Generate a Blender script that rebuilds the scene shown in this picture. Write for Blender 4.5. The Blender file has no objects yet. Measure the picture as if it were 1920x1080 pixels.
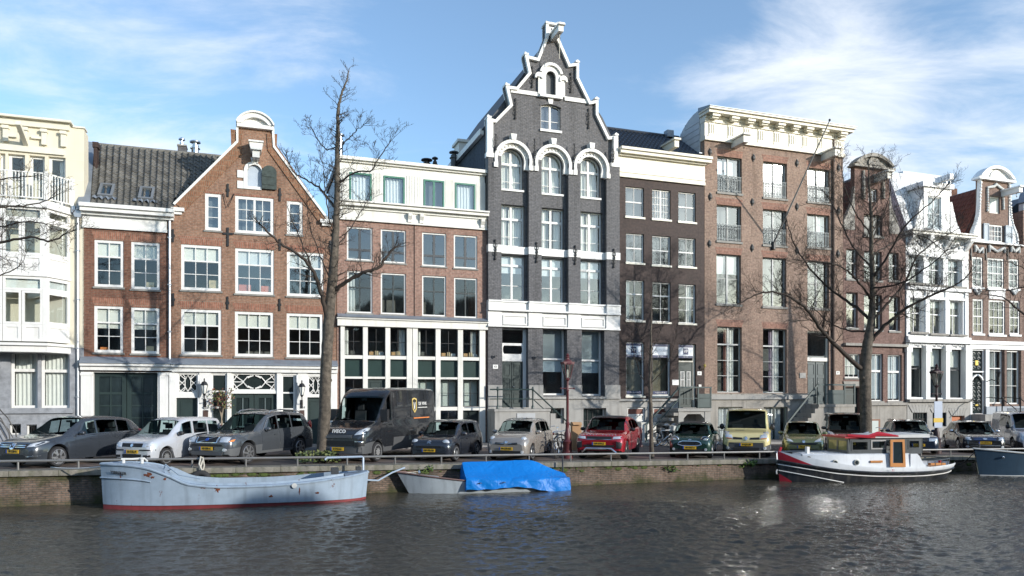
import bpy, bmesh, math, random
from mathutils import Vector, Matrix
from mathutils.geometry import tessellate_polygon
R = math.radians
rnd = random.Random(11)
SC = bpy.context.scene
COL = SC.collection
# ------------------------------------------------------------------ camera, sky, sun, exposure
F, CZ, HV = 1400.0, 3.35, 740.0            # focal length in photo pixels, eye height over the water, horizon row
cam = bpy.data.objects.new('camera', bpy.data.cameras.new('camera'))
COL.objects.link(cam)
cam.location = (0, 0, CZ); cam.rotation_euler = (R(90), 0, 0)
cam.data.sensor_width = 36; cam.data.lens = 36 * F / 1920; cam.data.shift_y = (HV - 540) / 1920
cam.data.clip_end = 6000
SC.camera = cam
SUN_EL, SUN_AZ = 16.0, 121.0               # azimuth clockwise from +Y
sun = bpy.data.objects.new('sun', bpy.data.lights.new('sun', 'SUN'))
COL.objects.link(sun)
sun.data.energy = 2.9; sun.data.angle = R(0.5); sun.data.color = (1.0, 0.95, 0.87)
sd = Vector((math.sin(R(SUN_AZ)) * math.cos(R(SUN_EL)), math.cos(R(SUN_AZ)) * math.cos(R(SUN_EL)), math.sin(R(SUN_EL))))
sun.rotation_euler = sd.to_track_quat('Z', 'Y').to_euler()
SC.view_settings.view_transform = 'Standard'; SC.view_settings.look = 'None'
SC.view_settings.exposure = 0.68; SC.view_settings.gamma = 1.0; SC.view_settings.use_curve_mapping = False
SC.render.engine = 'CYCLES'
SC.cycles.use_denoising = True
SC.cycles.max_bounces = 8; SC.cycles.transparent_max_bounces = 16
SC.cycles.glossy_bounces = 4; SC.cycles.diffuse_bounces = 3; SC.cycles.caustics_reflective = False; SC.cycles.sample_clamp_indirect = 40

world = bpy.data.worlds.new('World'); SC.world = world; world.use_nodes = True
def build_world():
 nt = world.node_tree; n = nt.nodes; l = nt.links; n.clear()
 out = n.new('ShaderNodeOutputWorld'); bg = n.new('ShaderNodeBackground'); bg.inputs[1].default_value = 0.15
 sky = n.new('ShaderNodeTexSky'); sky.sky_type = 'NISHITA'; sky.sun_disc = False
 sky.sun_elevation = R(SUN_EL); sky.sun_rotation = R(SUN_AZ); sky.air_density = 1.0; sky.dust_density = 0.5; sky.ozone_density = 2.0
 tc = n.new('ShaderNodeTexCoord')
 sep = n.new('ShaderNodeSeparateXYZ'); l.new(tc.outputs['Generated'], sep.inputs[0])
 def math_(op, a, b=None, clamp=False):
  m = n.new('ShaderNodeMath'); m.operation = op; m.use_clamp = clamp
  for i, v in enumerate((a, b)):
   if v is None: continue
   if isinstance(v, (int, float)): m.inputs[i].default_value = v
   else: l.new(v, m.inputs[i])
  return m.outputs[0]
 # cloud layer: direction projected on a flat layer high above
 zc = math_('MAXIMUM', math_('ADD', sep.outputs[2], 0.16), 0.02)
 px = math_('DIVIDE', sep.outputs[0], zc); py = math_('DIVIDE', sep.outputs[1], zc)
 cb = n.new('ShaderNodeCombineXYZ'); l.new(px, cb.inputs[0]); l.new(py, cb.inputs[1])
 mp = n.new('ShaderNodeMapping'); mp.inputs['Rotation'].default_value = (0, 0, R(-24)); mp.inputs['Scale'].default_value = (0.8, 1.5, 1)
 mp.inputs['Location'].default_value = (2.3, 0.7, 0)
 l.new(cb.outputs[0], mp.inputs[0])
 def noise(scale, detail, rough, dist=0.0):
  t = n.new('ShaderNodeTexNoise'); t.inputs['Scale'].default_value = scale; t.inputs['Detail'].default_value = detail
  t.inputs['Roughness'].default_value = rough; t.inputs['Distortion'].default_value = dist
  l.new(mp.outputs[0], t.inputs['Vector']); return t.outputs[0]
 big = noise(0.75, 3, 0.5); fine = noise(2.6, 9, 0.62, 0.35)
 # banks of cloud stand where the photograph shows them; thin veil everywhere
 def bank(u, v, lo, hi):
  d = Vector(((u-960)/F, 1, (HV-v)/F)).normalized()
  vm = n.new('ShaderNodeVectorMath'); vm.operation = 'DOT_PRODUCT'; l.new(tc.outputs['Generated'], vm.inputs[0]); vm.inputs[1].default_value = d
  r_ = n.new('ShaderNodeMapRange'); r_.interpolation_type = 'SMOOTHSTEP'; r_.inputs[1].default_value = lo; r_.inputs[2].default_value = hi; l.new(vm.outputs['Value'], r_.inputs[0]); return r_.outputs[0]
 b1 = bank(1800, 190, .955, .999); b2 = bank(330, 90, .955, .999); b3 = bank(1480, 150, .985, .9995); bc = bank(900, 150, .93, .995)
 cover = math_('ADD', math_('MULTIPLY', b1, .145), math_('ADD', math_('MULTIPLY', b2, .11), math_('MULTIPLY', b3, .10)))
 cover = math_('SUBTRACT', cover, math_('MULTIPLY', bc, .05))
 mix = math_('ADD', math_('ADD', math_('MULTIPLY', big, 0.38), math_('MULTIPLY', fine, 0.66)), cover)
 rmp = n.new('ShaderNodeMapRange'); rmp.interpolation_type = 'SMOOTHSTEP'
 rmp.inputs[1].default_value = 0.50; rmp.inputs[2].default_value = 0.86; rmp.inputs[3].default_value = 0.05; l.new(mix, rmp.inputs[0])
 dens = math_('MULTIPLY', rmp.outputs[0], 0.93, True)
 mx = n.new('ShaderNodeMixRGB'); l.new(dens, mx.inputs[0])
 tint = n.new('ShaderNodeMixRGB'); tint.blend_type = 'MULTIPLY'; tint.inputs[0].default_value = 1.0
 l.new(sky.outputs[0], tint.inputs[1]); tint.inputs[2].default_value = (0.92, 1.04, 1.10, 1)
 l.new(tint.outputs[0], mx.inputs[1]); mx.inputs[2].default_value = (4.6, 4.8, 5.1, 1)
 l.new(mx.outputs[0], bg.inputs[0]); l.new(bg.outputs[0], out.inputs[0])
 return sky, bg
build_world()

# ------------------------------------------------------------------ mesh builder
class MB:
 def __init__(s): s.v = []; s.f = []; s.m = []; s.mi = 0
 def add(s, vs, fs):
  b = len(s.v); s.v += [tuple(p) for p in vs]
  for f in fs: s.f.append(tuple(i + b for i in f)); s.m.append(s.mi)
  return s
 def box(s, x0, x1, y0, y1, z0, z1):
  return s.add([(x0,y0,z0),(x1,y0,z0),(x1,y1,z0),(x0,y1,z0),(x0,y0,z1),(x1,y0,z1),(x1,y1,z1),(x0,y1,z1)],
              [(0,3,2,1),(4,5,6,7),(0,1,5,4),(1,2,6,5),(2,3,7,6),(3,0,4,7)])
 def prism(s, outer, holes, y0, y1, axis='y'):
  loops = [outer] + list(holes or [])
  flat = [p for lp in loops for p in lp]
  def mk(p, y): return (p[0], y, p[1]) if axis == 'y' else ((y, p[0], p[1]) if axis == 'x' else (p[0], p[1], y))
  tri = tessellate_polygon([[Vector((p[0], p[1], 0)) for p in lp] for lp in loops])
  n = len(flat)
  s.add([mk(p, y0) for p in flat] + [mk(p, y1) for p in flat],
              [tuple(t) for t in tri] + [tuple(i + n for i in reversed(t)) for t in tri])
  base = len(s.v) - 2 * n; k = 0
  for lp in loops:
   m = len(lp)
   for i in range(m):
    a, b = base + k + i, base + k + (i + 1) % m
    s.f.append((a, b, b + n, a + n)); s.m.append(s.mi)
   k += m
  return s
 def tube(s, pts, rad, n=6, caps=True):
  pts = [Vector(p) for p in pts]
  if not isinstance(rad, (list, tuple)): rad = [rad] * len(pts)
  ring = []; up = None
  for i, p in enumerate(pts):
   d = (pts[min(i + 1, len(pts) - 1)] - pts[max(i - 1, 0)])
   d = d.normalized() if d.length > 1e-9 else Vector((0, 0, 1))
   if up is None: up = d.orthogonal().normalized()
   else:
    up = up - d * up.dot(d)
    up = up.normalized() if up.length > 1e-6 else d.orthogonal().normalized()
   w = d.cross(up)
   ring.append([p + (up * math.cos(2*math.pi*k/n) + w * math.sin(2*math.pi*k/n)) * rad[i] for k in range(n)])
  fs = []
  for i in range(len(pts) - 1):
   for k in range(n):
    fs.append((i*n+k, i*n+(k+1) % n, (i+1)*n+(k+1) % n, (i+1)*n+k))
  if caps: fs.append(tuple(range(n))[::-1]); fs.append(tuple((len(pts)-1)*n+k for k in range(n)))
  return s.add([q for r_ in ring for q in r_], fs)
 def lathe(s, prof, n=12, c=(0,0,0), axis='z', square=False):
  vs = []; fs = []
  for (r, h) in prof:
   for k in range(n):
    a = 2*math.pi*(k + .5)/n
    x, y = r*math.cos(a), r*math.sin(a)
    q = (x, y, h) if axis == 'z' else ((x, h, y) if axis == 'y' else (h, x, y))
    vs.append((q[0]+c[0], q[1]+c[1], q[2]+c[2]))
  for i in range(len(prof)-1):
   for k in range(n): fs.append((i*n+k, i*n+(k+1) % n, (i+1)*n+(k+1) % n, (i+1)*n+k))
  fs.append(tuple(range(n))[::-1]); fs.append(tuple((len(prof)-1)*n+k for k in range(n)))
  return s.add(vs, fs)
 def ball(s, c, r, n=10, m=7):
  r = r if isinstance(r, (tuple, list)) else (r, r, r)
  vs = [(c[0], c[1], c[2]-r[2])]
  for j in range(1, m):
   t = math.pi*j/m
   for k in range(n):
    a = 2*math.pi*k/n
    vs.append((c[0]+r[0]*math.sin(t)*math.cos(a), c[1]+r[1]*math.sin(t)*math.sin(a), c[2]-r[2]*math.cos(t)))
  vs.append((c[0], c[1], c[2]+r[2])); fs = []
  for k in range(n):
   fs.append((0, 1+(k+1) % n, 1+k))
   fs.append((len(vs)-1, 1+(m-2)*n+k, 1+(m-2)*n+(k+1) % n))
   for j in range(m-2): fs.append((1+j*n+k, 1+j*n+(k+1) % n, 1+(j+1)*n+(k+1) % n, 1+(j+1)*n+k))
  return s.add(vs, fs)
 def grid(s, rows, closed=False):
  n = len(rows[0]); vs = [p for r_ in rows for p in r_]; fs = []
  for i in range(len(rows)-1):
   for k in range(n if closed else n-1):
    fs.append((i*n+k, i*n+(k+1) % n, (i+1)*n+(k+1) % n, (i+1)*n+k))
  return s.add(vs, fs)
 def xf(s, m, start=0):
  for i in range(start, len(s.v)): s.v[i] = tuple(m @ Vector(s.v[i]))
  return s
 def mesh(s, name, mats, smooth=False):
  me = bpy.data.meshes.new(name); me.from_pydata(s.v, [], s.f)
  for m in (mats if isinstance(mats, (list, tuple)) else [mats]): me.materials.append(m)
  if any(s.m): me.polygons.foreach_set('material_index', s.m)
  if smooth:
   me.polygons.foreach_set('use_smooth', [True]*len(s.f))
   if smooth is not True: me.set_sharp_from_angle(angle=R(smooth))
  me.update()
  return me
 def build(s, name, mats, parent=None, loc=(0,0,0), rot=0, label=None, smooth=False, kind=None):
  o = bpy.data.objects.new(name, s.mesh(name, mats, smooth)); COL.objects.link(o)
  o.location = loc
  if rot: o.rotation_euler = (0, 0, rot) if isinstance(rot, (int, float)) else rot
  if parent is not None: o.parent = parent
  if label: o['label'] = label
  if kind: o['kind'] = kind
  return o

def thing(name, label, cat, loc=(0,0,0), rot=0, group=None):
 o = bpy.data.objects.new(name, None); COL.objects.link(o); o.empty_display_size = .2
 o.location = loc; o.rotation_euler = (0, 0, rot)
 o['label'] = label; o['category'] = cat
 if group: o['group'] = group
 return o
def tag(o, label, cat, group=None):
 o['label'] = label; o['category'] = cat
 if group: o['group'] = group
 return o
def copy_tree(o, parent=None):
 c = o.copy(); COL.objects.link(c)
 if parent is not None: c.parent = parent
 for ch in list(o.children): copy_tree(ch, c)
 return c
def text_mesh(txt, size, depth=.004, bold=0.0, align='CENTER', shear=0.0, spacing=1.0):
 cu = bpy.data.curves.new('lettering', 'FONT'); cu.body = txt; cu.size = size; cu.extrude = depth; cu.offset = bold
 cu.align_x = align; cu.align_y = 'CENTER'; cu.shear = shear; cu.space_character = spacing; cu.resolution_u = 3
 ob = bpy.data.objects.new('lettering', cu); COL.objects.link(ob)
 dg = bpy.context.evaluated_depsgraph_get(); dg.update()
 me = bpy.data.meshes.new_from_object(ob.evaluated_get(dg))
 bpy.data.objects.remove(ob); bpy.data.curves.remove(cu)
 return me
def lettering(txt, size, mat, parent, loc, rot=(R(90), 0, 0), name='lettering', **k):
 me = text_mesh(txt, size, **k); me.materials.clear(); me.materials.append(mat)
 o = bpy.data.objects.new(name, me); COL.objects.link(o); o.parent = parent; o.location = loc; o.rotation_euler = rot
 return o

# ------------------------------------------------------------------ materials
MATS = {}
def _nt(name):
 m = bpy.data.materials.new(name); m.use_nodes = True
 nt = m.node_tree; b = nt.nodes['Principled BSDF']; MATS[name] = m
 return m, nt, b
def c4(c): return (c[0], c[1], c[2], 1)
def M(name, col, rough=.6, metal=0.0, var=.12, vs=1.5, bump=0.0, bs=25, spec=.5, coat=0.0, streak=0.0, dirt=None):
 """plain surface with a little unevenness of colour, rain streaks running down, and fine relief"""
 if name in MATS: return MATS[name]
 m, nt, b = _nt(name); n, l = nt.nodes, nt.links
 b.inputs['Roughness'].default_value = rough; b.inputs['Metallic'].default_value = metal
 b.inputs['Specular IOR Level'].default_value = spec; b.inputs['Coat Weight'].default_value = coat; b.inputs['Coat Roughness'].default_value = .03
 tc = n.new('ShaderNodeTexCoord')
 t = n.new('ShaderNodeTexNoise'); t.inputs['Scale'].default_value = vs; t.inputs['Detail'].default_value = 6; t.inputs['Roughness'].default_value = .65
 l.new(tc.outputs['Object'], t.inputs['Vector'])
 mx = n.new('ShaderNodeMixRGB'); mr = n.new('ShaderNodeMapRange'); mr.inputs[1].default_value = .3; mr.inputs[2].default_value = .7
 l.new(t.outputs[0], mr.inputs[0]); l.new(mr.outputs[0], mx.inputs[0])
 mx.inputs[1].default_value = c4([min(1, x*(1-var)) for x in col]); mx.inputs[2].default_value = c4([min(1, x*(1+var)) for x in col])
 last = mx.outputs[0]
 if streak:
  mp = n.new('ShaderNodeMapping'); mp.inputs['Scale'].default_value = (5, 5, .35); l.new(tc.outputs['Object'], mp.inputs[0])
  t2 = n.new('ShaderNodeTexNoise'); t2.inputs['Scale'].default_value = 1.0; t2.inputs['Detail'].default_value = 5; l.new(mp.outputs[0], t2.inputs['Vector'])
  r2 = n.new('ShaderNodeMapRange'); r2.inputs[1].default_value = .52; r2.inputs[2].default_value = .75; r2.inputs[4].default_value = streak; l.new(t2.outputs[0], r2.inputs[0])
  m2 = n.new('ShaderNodeMixRGB'); l.new(r2.outputs[0], m2.inputs[0]); l.new(last, m2.inputs[1])
  m2.inputs[2].default_value = c4(dirt or [x*.35 for x in col]); last = m2.outputs[0]
 l.new(last, b.inputs['Base Color'])
 if bump:
  t3 = n.new('ShaderNodeTexNoise'); t3.inputs['Scale'].default_value = bs; t3.inputs['Detail'].default_value = 4; l.new(tc.outputs['Object'], t3.inputs['Vector'])
  bp = n.new('ShaderNodeBump'); bp.inputs['Strength'].default_value = bump; bp.inputs['Distance'].default_value = .02
  l.new(t3.outputs[0], bp.inputs['Height']); l.new(bp.outputs[0], b.inputs['Normal'])
 return m
def BRICK(name, ca, cb, mort, bw=.22, bh=.068, ms=.012, stain=.35, staincol=None, rough=.85, bump=.5, big=.5, tilt=0, seed=0.0):
 """bricks in courses: colour varies brick by brick, patches of weathering over them"""
 if name in MATS: return MATS[name]
 m, nt, b = _nt(name); n, l = nt.nodes, nt.links
 b.inputs['Roughness'].default_value = rough; b.inputs['Specular IOR Level'].default_value = .25
 tc = n.new('ShaderNodeTexCoord'); sp = n.new('ShaderNodeSeparateXYZ'); l.new(tc.outputs['Object'], sp.inputs[0])
 ad = n.new('ShaderNodeMath'); l.new(sp.outputs[0], ad.inputs[0]); l.new(sp.outputs[1], ad.inputs[1])
 cb_ = n.new('ShaderNodeCombineXYZ'); l.new(ad.outputs[0], cb_.inputs[0]); l.new(sp.outputs[2], cb_.inputs[1])
 br = n.new('ShaderNodeTexBrick'); l.new(cb_.outputs[0], br.inputs['Vector'])
 br.inputs['Scale'].default_value = 1; br.inputs['Brick Width'].default_value = bw; br.inputs['Row Height'].default_value = bh
 br.inputs['Mortar Size'].default_value = ms; br.inputs['Mortar Smooth'].default_value = .2; br.inputs['Bias'].default_value = 0
 br.inputs['Color1'].default_value = c4(ca); br.inputs['Color2'].default_value = c4(cb); br.inputs['Mortar'].default_value = c4(mort)
 ns = n.new('ShaderNodeTexNoise'); ns.inputs['Scale'].default_value = big; ns.inputs['Detail'].default_value = 8; ns.inputs['Roughness'].default_value = .65
 va = n.new('ShaderNodeVectorMath'); va.operation = 'ADD'; va.inputs[1].default_value = (seed, seed*2, seed); l.new(tc.outputs['Object'], va.inputs[0]); l.new(va.outputs[0], ns.inputs['Vector'])
 mr = n.new('ShaderNodeMapRange'); mr.inputs[1].default_value = .42; mr.inputs[2].default_value = .72; mr.inputs[4].default_value = stain; l.new(ns.outputs[0], mr.inputs[0])
 mx = n.new('ShaderNodeMixRGB'); l.new(mr.outputs[0], mx.inputs[0]); l.new(br.outputs[0], mx.inputs[1]); mx.inputs[2].default_value = c4(staincol or [x*.45 for x in ca])
 n2 = n.new('ShaderNodeTexNoise'); n2.inputs['Scale'].default_value = 9; n2.inputs['Detail'].default_value = 3; l.new(cb_.outputs[0], n2.inputs['Vector'])
 r2 = n.new('ShaderNodeMapRange'); r2.inputs[1].default_value = .3; r2.inputs[2].default_value = .7; r2.inputs[3].default_value = .72; r2.inputs[4].default_value = 1.25; l.new(n2.outputs[0], r2.inputs[0])
 mu = n.new('ShaderNodeMixRGB'); mu.blend_type = 'MULTIPLY'; mu.inputs[0].default_value = 1; l.new(mx.outputs[0], mu.inputs[1]); l.new(r2.outputs[0], mu.inputs[2])
 l.new(mu.outputs[0], b.inputs['Base Color'])
 mp = n.new('ShaderNodeMapping'); mp.inputs['Scale'].default_value = (2.2, 2.2, .22); l.new(va.outputs[0], mp.inputs[0])
 n3 = n.new('ShaderNodeTexNoise'); n3.inputs['Scale'].default_value = 1.0; n3.inputs['Detail'].default_value = 6; n3.inputs['Roughness'].default_value = .6; l.new(mp.outputs[0], n3.inputs['Vector'])
 r3 = n.new('ShaderNodeMapRange'); r3.inputs[1].default_value = .5; r3.inputs[2].default_value = .74; r3.inputs[3].default_value = 1.06; r3.inputs[4].default_value = .70; l.new(n3.outputs[0], r3.inputs[0])
 m3 = n.new('ShaderNodeMixRGB'); m3.blend_type = 'MULTIPLY'; m3.inputs[0].default_value = 1; l.new(mu.outputs[0], m3.inputs[1]); l.new(r3.outputs[0], m3.inputs[2]); l.new(m3.outputs[0], b.inputs['Base Color'])
 iv = n.new('ShaderNodeMath'); iv.operation = 'SUBTRACT'; iv.inputs[0].default_value = 1; l.new(br.outputs['Fac'], iv.inputs[1])
 h2 = n.new('ShaderNodeMath'); h2.operation = 'MULTIPLY_ADD'; l.new(n2.outputs[0], h2.inputs[0]); h2.inputs[1].default_value = .6; l.new(iv.outputs[0], h2.inputs[2])
 bp = n.new('ShaderNodeBump'); bp.inputs['Strength'].default_value = bump; bp.inputs['Distance'].default_value = .012
 l.new(h2.outputs[0], bp.inputs['Height']); l.new(bp.outputs[0], b.inputs['Normal'])
 return m
def glass_mat(name, ior=1.55, tint=(.80, .86, .86), rough=.045, wav=.0):
 m, nt, b = _nt(name); n, l = nt.nodes, nt.links; n.remove(b)
 out = n['Material Output']; tr = n.new('ShaderNodeBsdfTransparent'); tr.inputs[0].default_value = c4(tint)
 gl = n.new('ShaderNodeBsdfGlossy'); gl.inputs['Roughness'].default_value = rough; gl.inputs[0].default_value = (.95, .98, 1, 1)
 fr = n.new('ShaderNodeFresnel'); fr.inputs[0].default_value = ior; ge = n.new('ShaderNodeNewGeometry'); sb = n.new('ShaderNodeMath'); sb.operation = 'SUBTRACT'; sb.inputs[0].default_value = 1; l.new(ge.outputs['Backfacing'], sb.inputs[1])
 mf = n.new('ShaderNodeMath'); mf.operation = 'MULTIPLY'; l.new(fr.outputs[0], mf.inputs[0]); l.new(sb.outputs[0], mf.inputs[1])
 mx = n.new('ShaderNodeMixShader'); l.new(mf.outputs[0], mx.inputs[0]); l.new(tr.outputs[0], mx.inputs[1]); l.new(gl.outputs[0], mx.inputs[2]); l.new(mx.outputs[0], out.inputs[0])
 if wav:
  tc = n.new('ShaderNodeTexCoord'); t = n.new('ShaderNodeTexNoise'); t.inputs['Scale'].default_value = 1.1; t.inputs['Detail'].default_value = 2
  l.new(tc.outputs['Object'], t.inputs[0]); bp = n.new('ShaderNodeBump'); bp.inputs['Strength'].default_value = wav; bp.inputs['Distance'].default_value = .02
  l.new(t.outputs[0], bp.inputs['Height']); l.new(bp.outputs[0], gl.inputs['Normal'])
 return m
GLASS = glass_mat('window_glass', 1.85, (.95, .97, .96), wav=.07)
GLASSH = glass_mat('coated_window_glass', 2.25, (.92, .95, .96), wav=.06)
WHITE = M('white_paint', (.74, .73, .70), .45, var=.07, streak=.35, dirt=(.48, .46, .42))
CREAMW = M('cream_paint', (.70, .66, .55), .5, var=.06, streak=.15, dirt=(.4, .37, .3))
OFFW = M('off_white_boards', (.72, .70, .645), .5, var=.08, streak=.4, dirt=(.42, .4, .34))
GREYW = M('pale_grey_paint', (.55, .56, .55), .5, var=.08, streak=.2)
DGREEN = M('dark_green_paint', (.016, .032, .030), .5, var=.2)
TEAL = M('green_window_paint', (.045, .17, .12), .4, var=.12)
DGREY = M('anthracite_paint', (.05, .055, .06), .4, var=.2)
BLACK = M('black_iron', (.012, .012, .013), .5, var=.3)
LEAD = M('lead_sheet', (.24, .27, .31), .45, metal=.3, var=.15, streak=.25)
ZINC = M('zinc_pipe', (.42, .44, .47), .4, metal=.6, var=.12)
STEEL = M('bright_steel', (.6, .6, .6), .25, metal=1.0, var=.1)
SILL = M('stone_sill', (.24, .23, .21), .7, var=.15, streak=.3)
STONE = M('grey_stone', (.33, .32, .30), .75, var=.14, bump=.3, streak=.45, dirt=(.13, .12, .11))
DSTONE = M('weathered_stone', (.30, .28, .25), .8, var=.2, bump=.4, streak=.6, dirt=(.08, .075, .07))
BSTONE = M('blue_limestone', (.27, .28, .30), .6, var=.3, vs=4, bump=.2, streak=.25)
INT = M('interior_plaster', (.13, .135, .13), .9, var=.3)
BLIND = M('roller_blind', (.72, .71, .66), .8, var=.06)
CURT = M('white_curtain', (.75, .74, .71), .9, var=.08)
CURTR = M('dull_red_curtain', (.22, .09, .07), .9, var=.2)
CURTV = M('lilac_curtain', (.36, .28, .38), .9, var=.1)
FROST = M('frosted_pane', (.50, .55, .52), .3, var=.06)
PBACK = M('black_panel', (.02, .028, .028), .15, var=.2)
TILE = M('grey_roof_tile', (.125, .118, .104), .75, var=.45, vs=6, bump=.5)
def vary_by_object(m, lo, hi):
 nt = m.node_tree; n, l = nt.nodes, nt.links; b = n['Principled BSDF']; s = b.inputs['Base Color'].links[0].from_socket
 oi = n.new('ShaderNodeObjectInfo'); r_ = n.new('ShaderNodeMapRange'); r_.inputs[3].default_value = lo; r_.inputs[4].default_value = hi; l.new(oi.outputs['Random'], r_.inputs[0])
 x = n.new('ShaderNodeMixRGB'); x.blend_type = 'MULTIPLY'; x.inputs[0].default_value = 1; l.new(s, x.inputs[1]); l.new(r_.outputs[0], x.inputs[2]); l.new(x.outputs[0], b.inputs['Base Color'])
vary_by_object(TILE, .62, 1.3)
TILED = M('black_glazed_tile', (.035, .04, .05), .3, var=.3, vs=6)
TILER = M('red_roof_tile', (.17, .055, .035), .75, var=.3, vs=6)
SLATE = M('dark_slate', (.05, .055, .065), .6, var=.3, vs=5)
BR_A = BRICK('red_brown_brick', (.205, .088, .056), (.15, .066, .045), (.17, .12, .09), stain=.35)
BR_B = BRICK('orange_brown_brick', (.30, .165, .108), (.235, .124, .083), (.27, .20, .15), stain=.35, seed=3)
BR_C = BRICK('pink_brick', (.33, .19, .145), (.27, .15, .115), (.30, .23, .19), stain=.25, seed=5)
BR_D = BRICK('dark_grey_painted_brick', (.150, .145, .150), (.120, .117, .122), (.085, .085, .090), stain=.25, bump=.7, rough=.6, seed=7)
BR_E = BRICK('dark_brown_brick', (.062, .038, .033), (.045, .029, .026), (.050, .036, .032), stain=.3, rough=.6, seed=9)
BR_F = BRICK('warm_brown_brick', (.31, .21, .165), (.25, .16, .125), (.30, .24, .19), stain=.4, seed=12)
BR_G = BRICK('purple_brown_brick', (.24, .145, .12), (.18, .105, .088), (.2, .15, .13), stain=.5, seed=14)
BR_I = BRICK('plum_brown_brick', (.25, .165, .135), (.20, .13, .105), (.22, .17, .14), stain=.3, seed=16)
BR_LINT = BRICK('brick_soldier_course', (.30, .13, .085), (.24, .10, .066), (.26, .19, .14), bw=.075, bh=.30, ms=.012, stain=.2)
BR_LINTF = BRICK('red_flat_arch_brick', (.30, .155, .115), (.25, .125, .092), (.28, .20, .16), bw=.075, bh=.30, stain=.2)
BR_SIDE = BRICK('dark_blue_side_wall', (.07, .085, .11), (.06, .075, .10), (.05, .06, .08), stain=.3)

# ------------------------------------------------------------------ facade line and ground
TH = math.atan(F / 4030.0); CT, ST = math.cos(TH), math.sin(TH)
FP = (-1.43, 36.4)
def S(u, d=0.0):
 k = (u - 960.0) / F
 return (k * (FP[1] + d*CT) - FP[0] + d*ST) / (CT - k*ST)
def FY(s, d=0.0): return FP[1] + s*ST + d*CT
def ZP(u, v, d=0.0): return CZ - (v - HV) / F * FY(S(u, d), d)
def FXY(s, d=0.0): return (FP[0] + s*CT - d*ST, FP[1] + s*ST + d*CT)
def gz(x): return 0.90 - 0.012 * max(-45, min(45, x))
def at(u, Y, v=None):
 x = (u - 960.0) / F * Y
 return Vector((x, Y, gz(x) if v is None else CZ - (v - HV) / F * Y))
QS, Q0 = 0.30, 26.8
def quay_y(x): return Q0 + QS * x
# ------------------------------------------------------------------ houses: builder
UNIT = MB().box(-.5, .5, -.5, .5, -.5, .5)
_unit = {}
def unit_box(mat):
 if mat.name not in _unit: _unit[mat.name] = UNIT.mesh('pane', mat)
 return _unit[mat.name]
def arc(x0, x1, zs, rise, n=12):
 """points from (x1,zs) over the crown to (x0,zs): a segment of a circle"""
 w = (x1 - x0) / 2; cx = (x0 + x1) / 2; r = (w*w + rise*rise) / (2*rise); cz = zs + rise - r
 a0 = math.asin(min(1, w / r)) if rise <= w else math.pi - math.asin(min(1, w / r))
 return [(cx + r*math.sin(a0 - 2*a0*i/n), cz + r*math.cos(a0 - 2*a0*i/n)) for i in range(n+1)]
def wavy_sheet(w, h, amp=.035, period=.17, z0=0.0, seed=0):
 m = MB(); r_ = random.Random(seed); n = max(6, int(w / period * 6)); rows = []
 ph = [r_.uniform(-.5, .5) for _ in range(n+1)]
 for j in range(5):
  z = z0 + h*j/4
  rows.append([(w*i/n, amp*math.sin(2*math.pi*(w*i/n)/period + ph[i]*.7 + .12*j), z) for i in range(n+1)])
 return m.grid(rows)
class House:
 def __init__(s, name, label, u0, group='canal houses along the quay', z=None):
  s.s0 = S(u0); x, y = FXY(s.s0); s.z = gz(x) if z is None else z
  s.e = thing(name, label, 'house', (x, y, s.z), TH, group); s.holes = []; s.todo = []
 def X(s, u, d=0.0): return S(u, d) - s.s0
 def Z(s, u, v, d=0.0): return ZP(u, v, d) - s.z
 def P(s, u, v, d=0.0): return (s.X(u, d), s.Z(u, v, d))
 def rect(s, q, d=0.0):
  u0, v0, u1, v1 = q
  return s.X(u0, d), s.X(u1, d), s.Z(u0, v1, d), s.Z(u0, v0, d)
 def part(s, name, mb, mat, parent=None, **k): return mb.build(name, mat, parent or s.e, **k)
 def box(s, name, q, y0, y1, mat, d=0.0, **k):
  x0, x1, z0, z1 = s.rect(q, d); return s.part(name, MB().box(x0, x1, y0, y1, z0, z1), mat, **k)
 def band(s, u0, u1, v0, v1, y0, y1, mat, name='cornice', ua=None):
  """a horizontal board: v0 top and v1 bottom, both read at ua (default u0)"""
  ua = u0 if ua is None else ua
  return s.part(name, MB().box(s.X(u0), s.X(u1), y0, y1, s.Z(ua, v1), s.Z(ua, v0)), mat)
 def win(s, q, arch=0.0, hole=True, **k):
  x0, x1, z0, z1 = s.rect(q)
  if hole:
   s.holes.append([(x0, z0), (x1, z0)] + (arc(x0, x1, z1 - arch, arch, 14) if arch else [(x1, z1), (x0, z1)]))
  s.todo.append((x0, x1, z0, z1, dict(k, arch=arch)))
 def opening(s, q): x0, x1, z0, z1 = s.rect(q); s.holes.append([(x0, z0), (x1, z0), (x1, z1), (x0, z1)]); return x0, x1, z0, z1
 def wall(s, outer, mat, y0=0.0, y1=.32, holes=True, name='wall'):
  o = s.part(name, MB().prism(outer, s.holes if holes else None, y0, y1), mat)
  for (x0, x1, z0, z1, k) in s.todo: window(s, x0, x1, z0, z1, **k)
  s.todo = []; s.holes = []
  return o
 def shell(s, w, ztop, mat, depth=9.0, inner=2.4, slabs=(), y=.325):
  m = MB(); m.box(0.002, .25, y, depth, -.3, ztop); m.box(w - .25, w - .002, y, depth, -.3, ztop); m.box(.251, w - .251, depth - .25, depth, -.3, ztop)
  s.part('side_wall', m, mat)
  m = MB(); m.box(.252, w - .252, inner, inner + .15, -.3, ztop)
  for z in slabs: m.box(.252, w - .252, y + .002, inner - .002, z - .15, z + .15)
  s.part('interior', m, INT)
  s.part('roof_deck', MB().box(.252, w - .252, y + .002, depth - .252, ztop - .2, ztop - .004), SLATE)
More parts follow.
